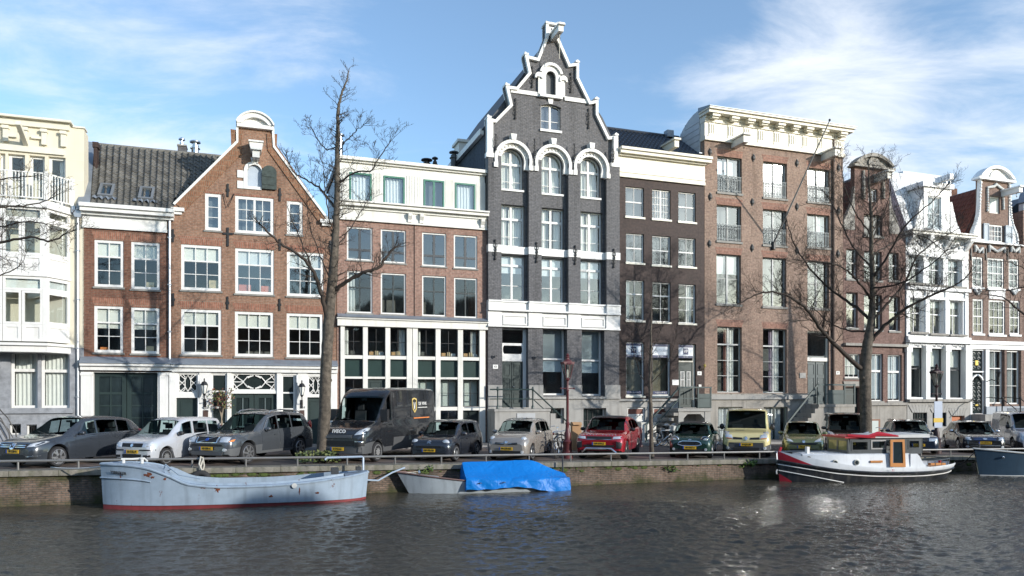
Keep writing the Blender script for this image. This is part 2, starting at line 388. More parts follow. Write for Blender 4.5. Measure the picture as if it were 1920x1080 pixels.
def window(h, x0, x1, z0, z1, d=.10, fw=.07, fd=.08, fm=None, cols=1, rows=(1,), bar=.028, bm=None, thick=(), tm=.065, vthick=(),
           gm=None, sill=None, blind=None, curt=None, arch=0.0, rot=0, label=None, loc=None, parent=None, name='window', seed=None, solid=None, back=None, fbot=None, things=None):
 fm = fm or WHITE; bm = bm or fm; gm = gm or GLASS
 w, hh = x1 - x0, z1 - z0; sr = random.Random(int(x0*1000 + z0*77) if seed is None else seed)
 m = MB(); fb = fw if fbot is None else fbot
 if arch: m.prism([(0, 0), (w, 0)] + arc(0, w, hh - arch, arch, 14), [[(fw, fb), (w-fw, fb)] + arc(fw, w-fw, hh - arch, arch - fw, 14)], 0, fd)
 else: m.prism([(0.001, 0.001), (w-.001, 0.001), (w-.001, hh-.001), (0.001, hh-.001)], [[(fw, fb), (w-fw, fb), (w-fw, hh-fw), (fw, hh-fw)]], 0, fd)
 fr = m.build(name, fm, parent or h.e, loc=loc or (x0, d, z0), rot=rot, label=label)
 iw, ih = w - 2*fw, hh - fw - fb; tot = float(sum(rows)); zt = hh - fw; bars = MB(); zc = zt
 xs = [fw + iw*i/cols for i in range(cols+1)]
 for i in range(1, cols):
  t = tm if i in vthick else bar
  top = hh - fw if not arch else hh - arch * .12 - fw
  bars.box(xs[i]-t/2, xs[i]+t/2, .012, fd - .012 if i in vthick else fd - .024, fb, top)
 for j, r_ in enumerate(rows):
  z_hi = zc; z_lo = zc - ih*r_/tot; zc = z_lo
  if j < len(rows) - 1:
   t = tm if j in thick else bar
   bars.box(fw, w-fw, .008 if j in thick else .016, fd - .01 if j in thick else fd - .028, z_lo - t/2, z_lo + t/2)
  for i in range(cols):
   key = (j, i)
   mat = gm if not (solid and key in solid) else solid[key]
   o = bpy.data.objects.new('pane', unit_box(mat)); COL.objects.link(o); o.parent = fr
   o.location = ((xs[i]+xs[i+1])/2, fd*.62, (z_hi+z_lo)/2); o.scale = (xs[i+1]-xs[i]-.004, .008, z_hi - z_lo - .004)
   if mat in (GLASS, GLASSH): o.rotation_euler = (R(sr.uniform(-.5, .5)), 0, R(sr.uniform(-.5, .5)))
 if bars.v: bars.build('glazing_bar', bm, fr)
 if sill:
  sm, sh, sp_ = sill
  MB().box(-.05, w+.05, -d - sp_, fd*.5, -sh, -.003).build('sill', sm, fr)
 if blind:
  for fr_, bmt in (blind if isinstance(blind, list) else [blind]):
   MB().box(fw*.6, w-fw*.6, fd + .05, fd + .07, hh - fw - ih*fr_, hh - fw*.5).build('blind', bmt, fr)
 if curt:
  for (a, b, cm) in curt:
   wavy_sheet(iw*(b-a), ih + .02, .03, .15, fb - .01, seed=sr.randint(0, 999)).build('curtain_or_back_panel', cm, fr, loc=(fw + iw*a, fd + .13, 0), smooth=True)
 if back: MB().box(0, w, fd + .25, fd + .27, 0, hh).build('curtain_or_back_panel', back, fr)  # flat panel behind the panes; pale greys paint in part of the sky reflection
 if things:
  for (fx, ww, th_, mt) in things:
   MB().box(fw + iw*fx, fw + iw*fx + ww, fd + .05, fd + .05 + ww*.6, fb, fb + th_).build('ornament', mt, fr)
 return fr
def lintel(h, q, mat=None, ht=.30, name='brick_lintel'):
 x0, x1, z0, z1 = h.rect(q)
 m = MB(); m.prism([(x0+.01, z1+.004), (x1-.01, z1+.004), (x1+.11, z1+ht), (x0-.11, z1+ht)], None, -.006, .02)
 return h.part(name, m, mat or BR_LINT)
def door(h, q, d=.16, mat=None, panels=((0, .08, 1, .45), (0, .5, 1, .95)), leaves=1, knob=True, parent=None, label=None, glaz=None):
 x0, x1, z0, z1 = h.rect(q); mat = mat or DGREEN; w, hh = x1-x0, z1-z0
 m = MB().box(0.002, w-.002, 0, .06, 0, hh)
 lw = w / leaves
 for k in range(leaves):
  for (a, b, c, e) in panels:
   xa, xb = k*lw + lw*(.14 + .72*a), k*lw + lw*(.14 + .72*c); za, zb = hh*b, hh*e
   m.prism([(xa, za), (xb, za), (xb, zb), (xa, zb)], [[(xa+.035, za+.035), (xb-.035, za+.035), (xb-.035, zb-.035), (xa+.035, zb-.035)]], -.025, .01)
  if k: m.box(k*lw - .02, k*lw + .02, -.03, .01, 0, hh)
 o = m.build('door', mat, parent or h.e, loc=(x0, d, z0), label=label)
 if knob: MB().ball((w*.88 if leaves == 1 else lw*1.12, -.07, hh*.45 if hh < 2.6 else 1.05), .04).build('handle', STEEL, o)
 return o
def anchor(h, u, v0, v1, mat=None, kind='bar'):
 x, z1, z0 = h.X(u), h.Z(u, v0), h.Z(u, v1); m = MB()
 if kind == 'bar': m.box(x-.035, x+.035, -.06, -.002, z0, z1); m.box(x-.07, x+.07, -.05, -.004, (z0+z1)/2-.05, (z0+z1)/2+.05)
 elif kind == 'cross': m.box(x-.04, x+.04, -.06, -.002, z0, z1); m.box(x-.2, x+.2, -.055, -.004, z0+.62*(z1-z0), z0+.62*(z1-z0)+.09)
 elif kind == 'rosette':
  m.box(x-.03, x+.03, -.05, -.002, z0, z1); m.ball((x, -.05, (z0+z1)/2), (.11, .05, .16), 8, 5)
 else:   # scrolled iron
  zc, hh = (z0+z1)/2, (z1-z0); m.tube([(x, -.05, z0), (x, -.06, z1)], .025, 5)
  for sg in (-1, 1):
   for f, r_ in ((.72, .085), (.28, .08), (.5, .06)):
    pts = [(x + sg*(r_*.15 + r_*math.sin(a)*1.0), -.06, z0 + hh*f + r_*1.3*math.cos(a)) for a in [math.pi*(.05 + .19*i) for i in range(8)]]
    m.tube(pts, .014, 4)
  m.ball((x, -.06, z1), (.05, .04, .07), 6, 4); m.ball((x, -.06, z0), (.06, .04, .07), 6, 4)
 return h.part('wall_anchor', m, mat or BLACK)
def downpipe(h, u, v0, v1, mat=None, hopper=True, r=.055, y=-.09):
 x = h.X(u); z1, z0 = h.Z(u, v0), max(0.0, h.Z(u, v1)); m = MB(); m.tube([(x, y, z0), (x, y, z1)], r, 8)
 if hopper: m.prism([(x-.1, z1-.02), (x+.1, z1-.02), (x+.2, z1+.28), (x-.2, z1+.28)], None, y-.11, y+.085)
 z = z0 + 1.2
 while z < z1 - .3: m.box(x-.075, x+.075, y-.06, y+.09, z, z+.04); z += 2.0
 return h.part('downpipe', m, mat or ZINC, smooth=35)
def tiled_roof(h, A, B, C, D, mat, pw=.26, ph=.36, each=False, name='roof', parent=None, cut=None):
 """pantiles in courses on the slope A (eave start) B (eave end) C (ridge end) D (ridge start)"""
 A, B, C, D = map(Vector, (A, B, C, D)); nrm = (B-A).cross(D-A).normalized()
 if nrm.z < 0: nrm = -nrm
 pl = [A, B, C, D]
 if cut is not None: q0 = A.lerp(D, .18); pl = [A, Vector((cut, A.y, A.z)), Vector((cut, q0.y, q0.z)), Vector((B.x, q0.y, q0.z)), C, D]
 k_ = len(pl); base = MB().add([p - nrm*.02 for p in pl] + [p - nrm*.14 for p in pl], [tuple(range(k_)), tuple(range(2*k_-1, k_-1, -1))] + [(i, k_+i, k_+(i+1) % k_, (i+1) % k_) for i in range(k_)])
 ro = base.build(name, SLATE, parent or h.e)
 nr = max(1, round((D-A).length / ph)); nc = max(1, round((B-A).length / pw))
 prof = [(0, .0), (.12, .045), (.30, .075), (.48, .045), (.62, .008), (.82, -.004), (1.04, .012)]
 allm = MB(); mesh0 = None; cols_ = (B-A)
 for j in range(nr):
  f0, f1 = j/nr, (j+1.22)/nr
  f1 = min(f1, 1.02)
  for i in range(nc):
   def pt(fc, fr_): return (A.lerp(D, fr_)).lerp(B.lerp(C, fr_), fc)
   if cut is not None and ((pt((i+.5)/nc, f0).x > cut and pt(0, f0).y < .42) or pt(i/nc, f0).x > cut + .3 + (pt(0, f0).y+.3)*1.05): continue
   m = MB(); top = []; bot = []
   for (q, hgt) in prof:
    fc = (i + q)/nc
    top.append(pt(fc, f0) + nrm*(hgt + .035)); bot.append(pt(fc, f1) + nrm*hgt)
   lip = [p - nrm*.03 for p in top]
   if each:
    if i == 0 and j == 0: pass
    o0 = pt(i/nc, f0)
    m.grid([[tuple(p - o0) for p in lip], [tuple(p - o0) for p in top], [tuple(p - o0) for p in bot]])
    mesh0 = mesh0 or m.mesh('roof_tile', mat, 40)
    o = bpy.data.objects.new('roof_tile', mesh0); COL.objects.link(o); o.parent = ro
    o.location = o0 + nrm*rnd.uniform(-.006, .01); o.rotation_euler = (rnd.uniform(-.012, .012), rnd.uniform(-.02, .02), rnd.uniform(-.012, .012))
   else: allm.grid([[tuple(p) for p in lip], [tuple(p) for p in top], [tuple(p) for p in bot]])
 if not each: allm.build('roof_tiles', mat, ro, smooth=40, kind='stuff')
 return ro
def flue(h, u, v0, v1, d, r=.13, mat=None, cap=True, name='flue_pipe'):
 x, z1, z0 = h.X(u, d), h.Z(u, v0, d), h.Z(u, v1, d); m = MB(); m.lathe([(r, z0-.8), (r, z1-.25)], 10, (x, d, 0))
 if cap: m.lathe([(r*.6, z1-.25), (r*.6, z1-.12), (r*1.5, z1-.12), (r*1.45, z1-.06), (r*.5, z1)], 10, (x, d, 0)); m.lathe([(r*1.35, z1-.42), (r*1.35, z1-.38)], 10, (x, d, 0))
 return h.part(name, m, mat or STEEL, smooth=40)
def hoist_beam(h, u, v0, v1, wid, length, mat, z=None, rise=.0, hook=True):
 """beam sticking out of the facade, measured by its near end; u, v at the wall"""
 x = h.X(u); z1, z0 = h.Z(u, v0), h.Z(u, v1); m = MB()
 m.add([(x-wid/2, .1, z0), (x+wid/2, .1, z0), (x+wid/2, .1, z1), (x-wid/2, .1, z1), (x-wid/2, -length, z0+rise), (x+wid/2, -length, z0+rise), (x+wid/2, -length, z1+rise), (x-wid/2, -length, z1+rise)],
          [(0,1,2,3), (7,6,5,4), (0,4,5,1), (1,5,6,2), (2,6,7,3), (3,7,4,0)])
 m.add([(x-wid*.75, .05, z1), (x+wid*.75, .05, z1), (x+wid*.75, -length-.12, z1+rise), (x-wid*.75, -length-.12, z1+rise), (x-wid*.75, .05, z1+.1), (x+wid*.75, .05, z1+.1), (x+wid*.6, -length-.12, z1+rise+.09), (x-wid*.6, -length-.12, z1+rise+.09)],
          [(0,3,2,1), (4,5,6,7), (0,1,5,4), (1,2,6,5), (2,3,7,6), (3,0,4,7)])
 o = h.part('hoist_beam', m, mat)
 if hook: MB().tube([(x, -length*.75, z0+rise*.75), (x, -length*.75, z0-.18+rise*.75), (x+.05, -length*.75, z0-.25+rise*.75), (x+.08, -length*.75, z0-.18+rise*.75)], .018, 5).build('hook', BLACK, o)
 return o
def numplate(h, u, v, txt, mat=None):
 x, z = h.X(u), h.Z(u, v); o = h.part('house_number', MB().box(x-.13, x+.13, -.03, -.002, z-.1, z+.1), mat or WHITE)
 lettering(txt, .15, DGREY, o, (x, -.034, z)); return o

# ------------------------------------------------------------------ cream house with the bay window
def house_cream():
 h = House('bay_window_house', 'cream plastered house with white two storey bay window and balcony, beside tiled roof house', -130)
 x1 = h.X(157.5); CRM = M('cream_plaster', (.68, .62, .49), .7, var=.05, streak=.15, dirt=(.45, .38, .27))
 top = h.Z(140, 240); d0 = -.95
 # upper wall with the terrace doors
 for q in ((-60, 283, -10, 400), (0, 287, 10, 400), (15, 288, 47, 400), (55, 291, 84, 400), (91, 293, 123, 400)):
  h.win(q, d=.15, fw=.09, fbot=.5, curt=[(.55, 1, CURT)] if q[0] == 91 else None, gm=GLASS)
 zb = h.Z(140, 652)
 h.wall([(0, zb), (x1, zb), (x1, top), (0, top)], CRM)
 h.part('parapet', MB().box(0, h.X(131), -.12, .5, h.Z(131, 246), h.Z(131, 234)).box(0, h.X(136), -.3, .55, h.Z(131, 234) + .004, h.Z(131, 230)), CREAMW)
 h.part('coping', MB().box(h.X(137), x1 + .04, -.06, .5, top + .004, top + .07), CREAMW)
 for u in (-48, -12, 12, 48, 84, 120):
  x = h.X(u); z1 = h.Z(u, 236 + u*.1); h.part('bracket', MB().box(x-.09, x+.09, -.14, -.003, z1-.62, z1-.12).box(x-.12, x+.12, -.2, -.003, z1-.12, z1+.0), CREAMW)
 for (a, b) in ((7, 32), (60, 86), (-60, -30)):
  x0, x2, z0, z1 = h.rect((a, 251 + a*.08, b, 256 + a*.08)); h.part('ledge', MB().box(x0, x2, -.12, -.003, z0, z1), CREAMW)
 h.part('hoist_beam', MB().tube([(h.X(50), .1, h.Z(50, 275)), (h.X(50), -1.2, h.Z(50, 275)+.55)], [.12, .12], 4), CREAMW)
 h.band(-130, 121, 272, 283, -.1, -.003, CREAMW, 'lintel_band', ua=20)
 for v in (300, 338, 365): h.part('joint', MB().box(h.X(124), x1, -.006, -.001, h.Z(140, v), h.Z(140, v)+.02), CREAMW)
 # bay
 xf = h.X(88, d0); xw = h.X(131, -.003)
 floors = [(h.Z(60, 520, d0), h.Z(60, 380, d0)), (h.Z(60, 652, d0), h.Z(60, 520, d0) - .003)]
 def bay_poly(off=0.0): return [(-.3, d0-off), (xf+off*.4, d0-off), (xw+off, -.004), (-.3, -.004)]
 bm = MB()
 ang = math.atan2(-d0, xw - xf); L = math.hypot(xw-xf, -d0)
 bay = MB().prism(bay_poly(.12), None, h.Z(60, 389, d0), h.Z(60, 376, d0), 'z').build('bay', WHITE, h.e)
 for o_, va, vb in ((.06, 660, 648.5), (.16, 648, 643), (.05, 518, 513)): MB().prism(bay_poly(o_), None, h.Z(60, va, d0), h.Z(60, vb, d0), 'z').build('moulding', WHITE, bay)
 kk = 0
 for (vt0, vt1, vc0, vc1, vs1) in ((389, 412, 413, 478, 513), (519, 545, 546, 608, 640)):
  z_t1, z_t0, z_c0, z_s = h.Z(60, vt0, d0), h.Z(60, vt1, d0), h.Z(60, vc1, d0), h.Z(60, vs1, d0)
  for (a, b) in ((-88, -42), (-41, 4), (5, 40), (41, 80)):
   xa, xb = h.X(a, d0), h.X(b, d0)
   window(h, xa, xb, z_c0, z_t0, fw=.09, gm=GLASS, loc=(xa, d0, z_c0), parent=bay)
   m = MB().prism([(xa, z_s), (xb, z_s), (xb, z_c0-.003), (xa, z_c0-.003)], [[(xa+.12, z_s+.1), (xb-.12, z_s+.1), (xb-.12, z_c0-.12), (xa+.12, z_c0-.12)]], d0, d0+.07).box(xa+.1, xb-.1, d0+.03, d0+.06, z_s+.08, z_c0-.1)
   m.build('spandrel_panel', WHITE, bay)
  for (a, b) in ((-88, 4), (5, 80)):
   xa, xb = h.X(a, d0), h.X(b, d0)
   window(h, xa, xb, z_t0+.003, z_t1, fw=.09, loc=(xa, d0, z_t0+.003), parent=bay, blind=(1.0, BLIND) if kk else (.98, M('woven_blind', (.45, .42, .36), .9, var=.3, vs=12)))
  xp0 = h.X(80, d0); bay_post = MB().box(xp0+.003, xf, d0, d0+.12, z_s, z_t1).build('post', WHITE, bay)
  for (za, zb_, nm) in ((z_c0, z_t0, 0), (z_t0+.003, z_t1, 1)):
   window(h, 0, L, za, zb_, fw=.12, loc=(xf, d0, za), rot=ang, parent=bay, blind=(1, BLIND) if nm and kk else None, gm=GLASSH)
  m = MB().prism([(0, z_s), (L, z_s), (L, z_c0-.003), (0, z_c0-.003)], [[(.14, z_s+.1), (L-.14, z_s+.1), (L-.14, z_c0-.12), (.14, z_c0-.12)]], 0, .07).box(.12, L-.12, .03, .06, z_s+.08, z_c0-.1)
  m.build('spandrel_panel', WHITE, bay, loc=(xf, d0, 0), rot=ang); kk += 1
 # balcony rail on the bay
 zr0, zr1 = h.Z(60, 372, d0), h.Z(60, 322, d0); m = MB(); p1 = Vector((xf-.05, d0+.1, 0)); p2 = Vector((xw+.1, -.05, 0)); p0 = Vector((-.3, d0+.1, 0))
 rail = MB()
 for (a, b) in ((p0, p1), (p1, p2)):
  for z, t in ((zr1, .035), (zr0+.06, .03)): rail.tube([(a.x, a.y, z), (b.x, b.y, z)], t, 4)
  rail.box(b.x-.06, b.x+.06, b.y-.06, b.y+.06, zr0, zr1+.08)
 bal = rail.build('balcony_railing', WHITE, h.e)
 bm_ = MB().box(-.02, .02, -.012, .012, zr0+.04, zr1).mesh('baluster', WHITE)
 for (a, b) in ((p0, p1), (p1, p2)):
  n = int((b-a).length / .115)
  for i in range(1, n):
   q = a.lerp(b, i/n); o = bpy.data.objects.new('baluster', bm_); COL.objects.link(o); o.parent = bal; o.location = (q.x, q.y, 0); o.rotation_euler = (0, 0, math.atan2(b.y-a.y, b.x-a.x))
 # stone ground storey
 for q in ((-60, 655, -4, 765), (20, 658, 71, 765), (77, 660, 131, 765)):
  h.win(q, arch=.12, d=.12, fw=.10, rows=(.32, .68), thick=(0,), tm=.12, curt=[(0, 1, CURT)] if q[0] > 0 else None)
 h.win((18, 795, 40, 815), d=.1, fw=.05, bm=BLACK, cols=2); h.win((50, 796, 70, 816), d=.1, fw=.05, bm=BLACK, cols=3)
 h.wall([(0, -.3), (x1, -.3), (x1, zb-.004), (0, zb-.004)], BSTONE, y0=-.04, y1=.32, name='stone_base')
 h.band(-130, 139, 765, 775, -.14, -.043, BSTONE, 'string_course', ua=70)
 o = h.part('corbel', MB().box(h.X(84)-.12, h.X(84)+.12, -.5, -.045, h.Z(84, 661), h.Z(84, 654)), WHITE)
 m = MB(); zz = h.Z(10, 800)
 st = thing('entrance_steps', 'grey stone entrance steps with curved iron rail at the cream house', 'steps', h.e.location, TH)
 for k in range(5): MB().box(h.X(-40), h.X(24) + (-.32*k), -1.5 + .02*k, -.05, .17*k, .17*k + .165).build('step', BSTONE, st)
 for yy in (-1.45, -.6):
  pts = [(h.X(42), yy, .05), (h.X(38), yy, .7), (h.X(24), yy, 1.25), (h.X(2), yy, 1.75), (h.X(-30), yy, 1.9)]
  MB().tube(pts, .025, 5).build('handrail', BLACK, st)
  MB().tube([(x, yy, z-.42) for x, yy, z in pts[1:]], .02, 5).build('handrail', BLACK, st)
 downpipe(h, 147, 408, 800); h.part('gutter', MB().box(h.X(136), h.X(143), -.2, -.02, h.Z(140, 400), h.Z(140, 388)), ZINC)
 numplate(h, 5, 702, '51')
 zt2 = h.Z(60, 400); h.shell(x1, zt2, CRM, slabs=(h.Z(60, 652), h.Z(60, 515)))
 h.part('upper_side', MB().box(x1-.25, x1-.004, .325, .9, zt2+.004, top-.02).box(0, x1-.26, 1.6, 1.75, zt2+.004, top-.3).box(0, x1-.26, .325, 1.59, top-.3, top-.1), CRM)
 h.part('chimney', MB().box(x1+.01, x1+.15, 1.9, 2.3, zt2-1, h.Z(163, 276, 2)).box(x1-.03, x1+.2, 1.86, 2.34, h.Z(163, 276, 2)+.003, h.Z(163, 266, 2)), BR_E)
house_cream()

# ------------------------------------------------------------------ brick house with the tiled roof
SILLK = (SILL, .07, .06)
def house_tiled():
 h = House('tiled_roof_house', 'red brown brick house with grey pantile roof and two skylights over garage doors', 155)
 x1 = h.X(320.5)
 for k, q in enumerate(((177, 449, 231.5, 537), (246, 453, 299.5, 541.5), (176.5, 573, 231, 660.5), (246, 576, 299, 662.5))):
  h.win(q, d=.03, fw=.11, cols=2, rows=(1, 1, 1), thick=(0,), sill=(SILL, .08, .06), blind=(.36 if k < 2 else .47, BLIND),
              things=[(.1, .3, .12, M('orange_thing', (.6, .2, .05), .7))] if k == 2 else [(.5, .3, .22, M('pale_thing', (.5, .4, .25), .7))] if k in (1, 3) else None)
 ztop = h.Z(156, 392); zb = h.Z(156, 697)
 h.wall([(0, zb), (x1-.003, zb), (x1-.003, ztop), (0, ztop)], BR_A)
 for q in ((177, 449, 231.5, 537), (246, 453, 299.5, 541.5), (176.5, 573, 231, 660.5), (246, 576, 299, 662.5)): lintel(h, q, ht=.34)
 # timber cornice
 xr = h.X(327)
 h.band(155, 313, 402, 426, -.06, -.003, WHITE, 'frieze', ua=158); h.band(155, 314, 421, 427, -.10, -.062, WHITE, 'frieze', ua=158)
 h.part('cornice', MB().box(-.03, xr, -.42, -.003, h.Z(157, 398), h.Z(157, 391)).box(-.05, xr+.02, -.52, -.003, h.Z(157, 391)+.003, h.Z(157, 384)).box(-.03, xr-.02, -.22, -.004, h.Z(157, 403), h.Z(157, 398)-.003), WHITE)
 # roof
 dz = 3.6; A = (h.X(171), -.3, h.Z(171, 386)); B = (h.X(322)+.1, -.3, A[2]); zt = h.Z(186, 273, dz)
 D = (h.X(176, dz) + .0, dz, zt); C = (h.X(452, dz), dz, zt); B2 = (h.X(452, dz), -.3, A[2])
 ro = tiled_roof(h, A, B2 if False else (C[0], -.3, A[2]), C, D, TILE, pw=.242, ph=.335, each=True, cut=x1)
 h.part('lead_flashing', MB().add([(A[0]-.42, -.3, A[2]+.06), (A[0]+.02, -.3, A[2]+.12), (D[0]+.02, dz, zt+.14), (D[0]-.46, dz, zt+.14), (A[0]-.5, -.3, A[2]-.25), (A[0]+.02, -.3, A[2]-.25), (D[0]+.02, dz, zt-.2), (D[0]-.4, dz, zt-.2)],
           [(0,1,2,3), (4,5,1,0), (4,0,3,7), (7,3,2,6), (5,6,2,1)]), LEAD)
 h.part('ridge', MB().tube([(D[0], dz+.05, zt+.03), (C[0], dz+.05, zt+.03)], .11, 8), TILE, smooth=40)
 h.part('rear_slope', MB().prism([(dz+.1, zt-.05), (dz+.1, 0), (9, 0), (9, A[2]), ], None, .26, x1-.26, 'x'), SLATE)
 sl = (Vector(D)-Vector(A)).normalized(); slope = math.atan2(zt - A[2], dz + .3)
 for (ua, va, ub, vb) in ((186, 347, 214, 373), (261, 353, 289, 379)):
  # find where the roof plane is met
  dd = 0.0
  for _ in range(40):
   zpl = A[2] + (dd + .3)*math.tan(slope); zz = h.Z(ua, (va+vb)/2, dd); dd += (zz - zpl)*.4
  xa, xb = h.X(ua, dd), h.X(ub, dd); hw = (xb-xa)
  sk = MB().prism([(0, 0), (hw, 0), (hw, 1.0), (0, 1.0)], [[(.1, .1), (hw-.1, .1), (hw-.1, .9), (.1, .9)]], -.16, .06)
  o = sk.build('skylight', M('skylight_frame', (.16, .17, .18), .5), ro, loc=(xa, dd-.35, A[2]+(dd-.35+.3)*math.tan(slope)), rot=(slope - math.pi/2, 0, 0))
  MB().box(.05, hw-.05, -.06, -.02, .05, .95).build('skylight_glass', M('skylight_pane', (.03, .05, .07), .06, spec=.8), ro, loc=o.location, rot=(slope - math.pi/2, 0, 0))
  fl = MB(); n = 12
  fl.grid([[(hw*(-.3 + 1.6*i/n), -.10 - .04*math.sin(i*2.1), -.02) for i in range(n+1)], [(hw*(-.3 + 1.6*i/n), -.12 - .05*math.sin(i*2.1), -.22 - .05*math.sin(i*1.7)) for i in range(n+1)]])
  fl.build('lead_apron', LEAD, ro, loc=o.location, rot=(slope - math.pi/2, 0, 0))
 m = MB().box(h.X(334, 4), h.X(350, 4), 3.75, 4.3, zt-.6, h.Z(340, 277, 4)); h.part('chimney', m, BR_D)
 h.part('chimney_cap', MB().box(h.X(333, 4), h.X(351, 4), 3.7, 4.35, h.Z(340, 277, 4)+.003, h.Z(340, 274, 4)), SILL)
 flue(h, 341, 258, 274, 4, .10); flue(h, 366, 263, 292, 4, .17)
 # ground floor with garage doors
 gx0, gx1, gz0, gz1 = h.opening((176, 698, 296, 825))
 h.wall([(-.05, -.3), (h.X(318), -.3), (h.X(318), zb-.003), (-.05, zb-.003)], WHITE, y0=-.1, y1=.3, name='timber_front')
 h.part('lead_ledge', MB().prism([(-.42, h.Z(152, 681)), (-.42, h.Z(152, 679)), (-.004, h.Z(152, 668)), (-.004, h.Z(152, 681))], None, -.06, h.X(323), 'x'), LEAD)
 h.part('fascia', MB().box(-.05, h.X(323), -.36, -.003, h.Z(152, 686), h.Z(152, 681)-.003).box(-.05, h.X(323), -.24, -.004, h.Z(152, 694), h.Z(152, 686)-.003), WHITE)
 for (a, b) in ((153, 174), (300, 316)): h.part('pilaster', MB().box(h.X(a), h.X(b), -.16, -.102, 0, zb-.1).box(h.X(a)-.03, h.X(b)+.03, -.18, -.102, h.Z(a, 704), h.Z(a, 700)).box(h.X(a)-.03, h.X(b)+.03, -.2, -.102, -.02, .35), WHITE)
 w = gx1 - gx0
 for k in range(2):
  xa = gx0 + k*w/2 + .01; lw = w/2 - .02
  DG2 = M('dark_garage_glass', (.02, .03, .032), .08, var=.3, spec=.7)
  window(h, xa, xa+lw, 0.05, gz1-.01, d=.12, fw=.17, fm=DGREEN, cols=2, rows=(1.2, .9, .9, .9, .9), bar=.05, thick=(0,), tm=.1, gm=DG2, name='garage_door')
 h.shell(x1, A[2]-.3, BR_A, slabs=(h.Z(160, 690), h.Z(160, 560)))
 # the party downpipe
 downpipe(h, 318.5, 412, 676); 
 return h
house_tiled()

# ------------------------------------------------------------------ brick house with the plain gable
def lattice(h, q, d=.05, kind=0):
 x0, x1, z0, z1 = h.rect(q); w, hh = x1-x0, z1-z0
 m = MB().prism([(0, 0), (w, 0), (w, hh), (0, hh)], [[(.05, .05), (w-.05, .05), (w-.05, hh-.05), (.05, hh-.05)]], 0, .08)
 fr = m.build('fanlight', WHITE, h.e, loc=(x0, d, z0)); t = .022; b = MB()
 if kind == 0:
  for cx in (.2, .5, .8):
   xx = w*cx; rx, rz = w*.15, hh*.26
   for cz in ((.28, .74) if cx != .5 else (.5, )):
    rz2 = hh*.24 if cx != .5 else hh*.42
    b.tube([(xx, .04, hh*cz-rz2), (xx+rx, .04, hh*cz-rz2*.4), (xx+rx, .04, hh*cz+rz2*.4), (xx, .04, hh*cz+rz2), (xx-rx, .04, hh*cz+rz2*.4), (xx-rx, .04, hh*cz-rz2*.4), (xx, .04, hh*cz-rz2)], t, 4)
  for s_ in (0, 1):
   b.tube([(w*.05, .04, hh*(.02+.96*s_)), (w*.35, .04, hh*(.3+.4*s_))], t, 4); b.tube([(w*.95, .04, hh*(.02+.96*s_)), (w*.65, .04, hh*(.3+.4*s_))], t, 4)
 else:
  for s_ in (-1, 1):
   cx = w*(.5 + s_*.0)
   b.tube([(cx + s_*w*.02, .04, hh*.88), (cx + s_*w*.16, .04, hh*.8), (cx + s_*w*.26, .04, hh*.5), (cx + s_*w*.16, .04, hh*.2), (cx + s_*w*.02, .04, hh*.12)], .03, 4)
   for zz in (.12, .88): b.tube([(cx + s_*w*.02, .04, hh*zz), (cx+s_*w*.1, .04, hh*(zz*.8+.1)), (cx + s_*w*.15, .04, hh*(1-zz)*.2 + hh*zz*.8), (cx + s_*w*.08, .04, hh*zz)], .03, 4)
   for (a, c) in ((.02, .02), (.98, .98), (.5, .5)):
    b.tube([(cx + s_*w*.24, .04, hh*.5), (cx + s_*w*.5, .04, hh*a)], .026, 4)
   b.tube([(cx + s_*w*.5, .04, hh*.5), (cx + s_*w*.36, .04, hh*.98)], .026, 4); b.tube([(cx + s_*w*.5, .04, hh*.5), (cx + s_*w*.36, .04, hh*.02)], .026, 4)
 b.build('lattice', WHITE, fr)
 o = bpy.data.objects.new('pane', unit_box(PBACK)); COL.objects.link(o); o.parent = fr; o.location = (w/2, .1, hh/2); o.scale = (w-.01, .01, hh-.01)
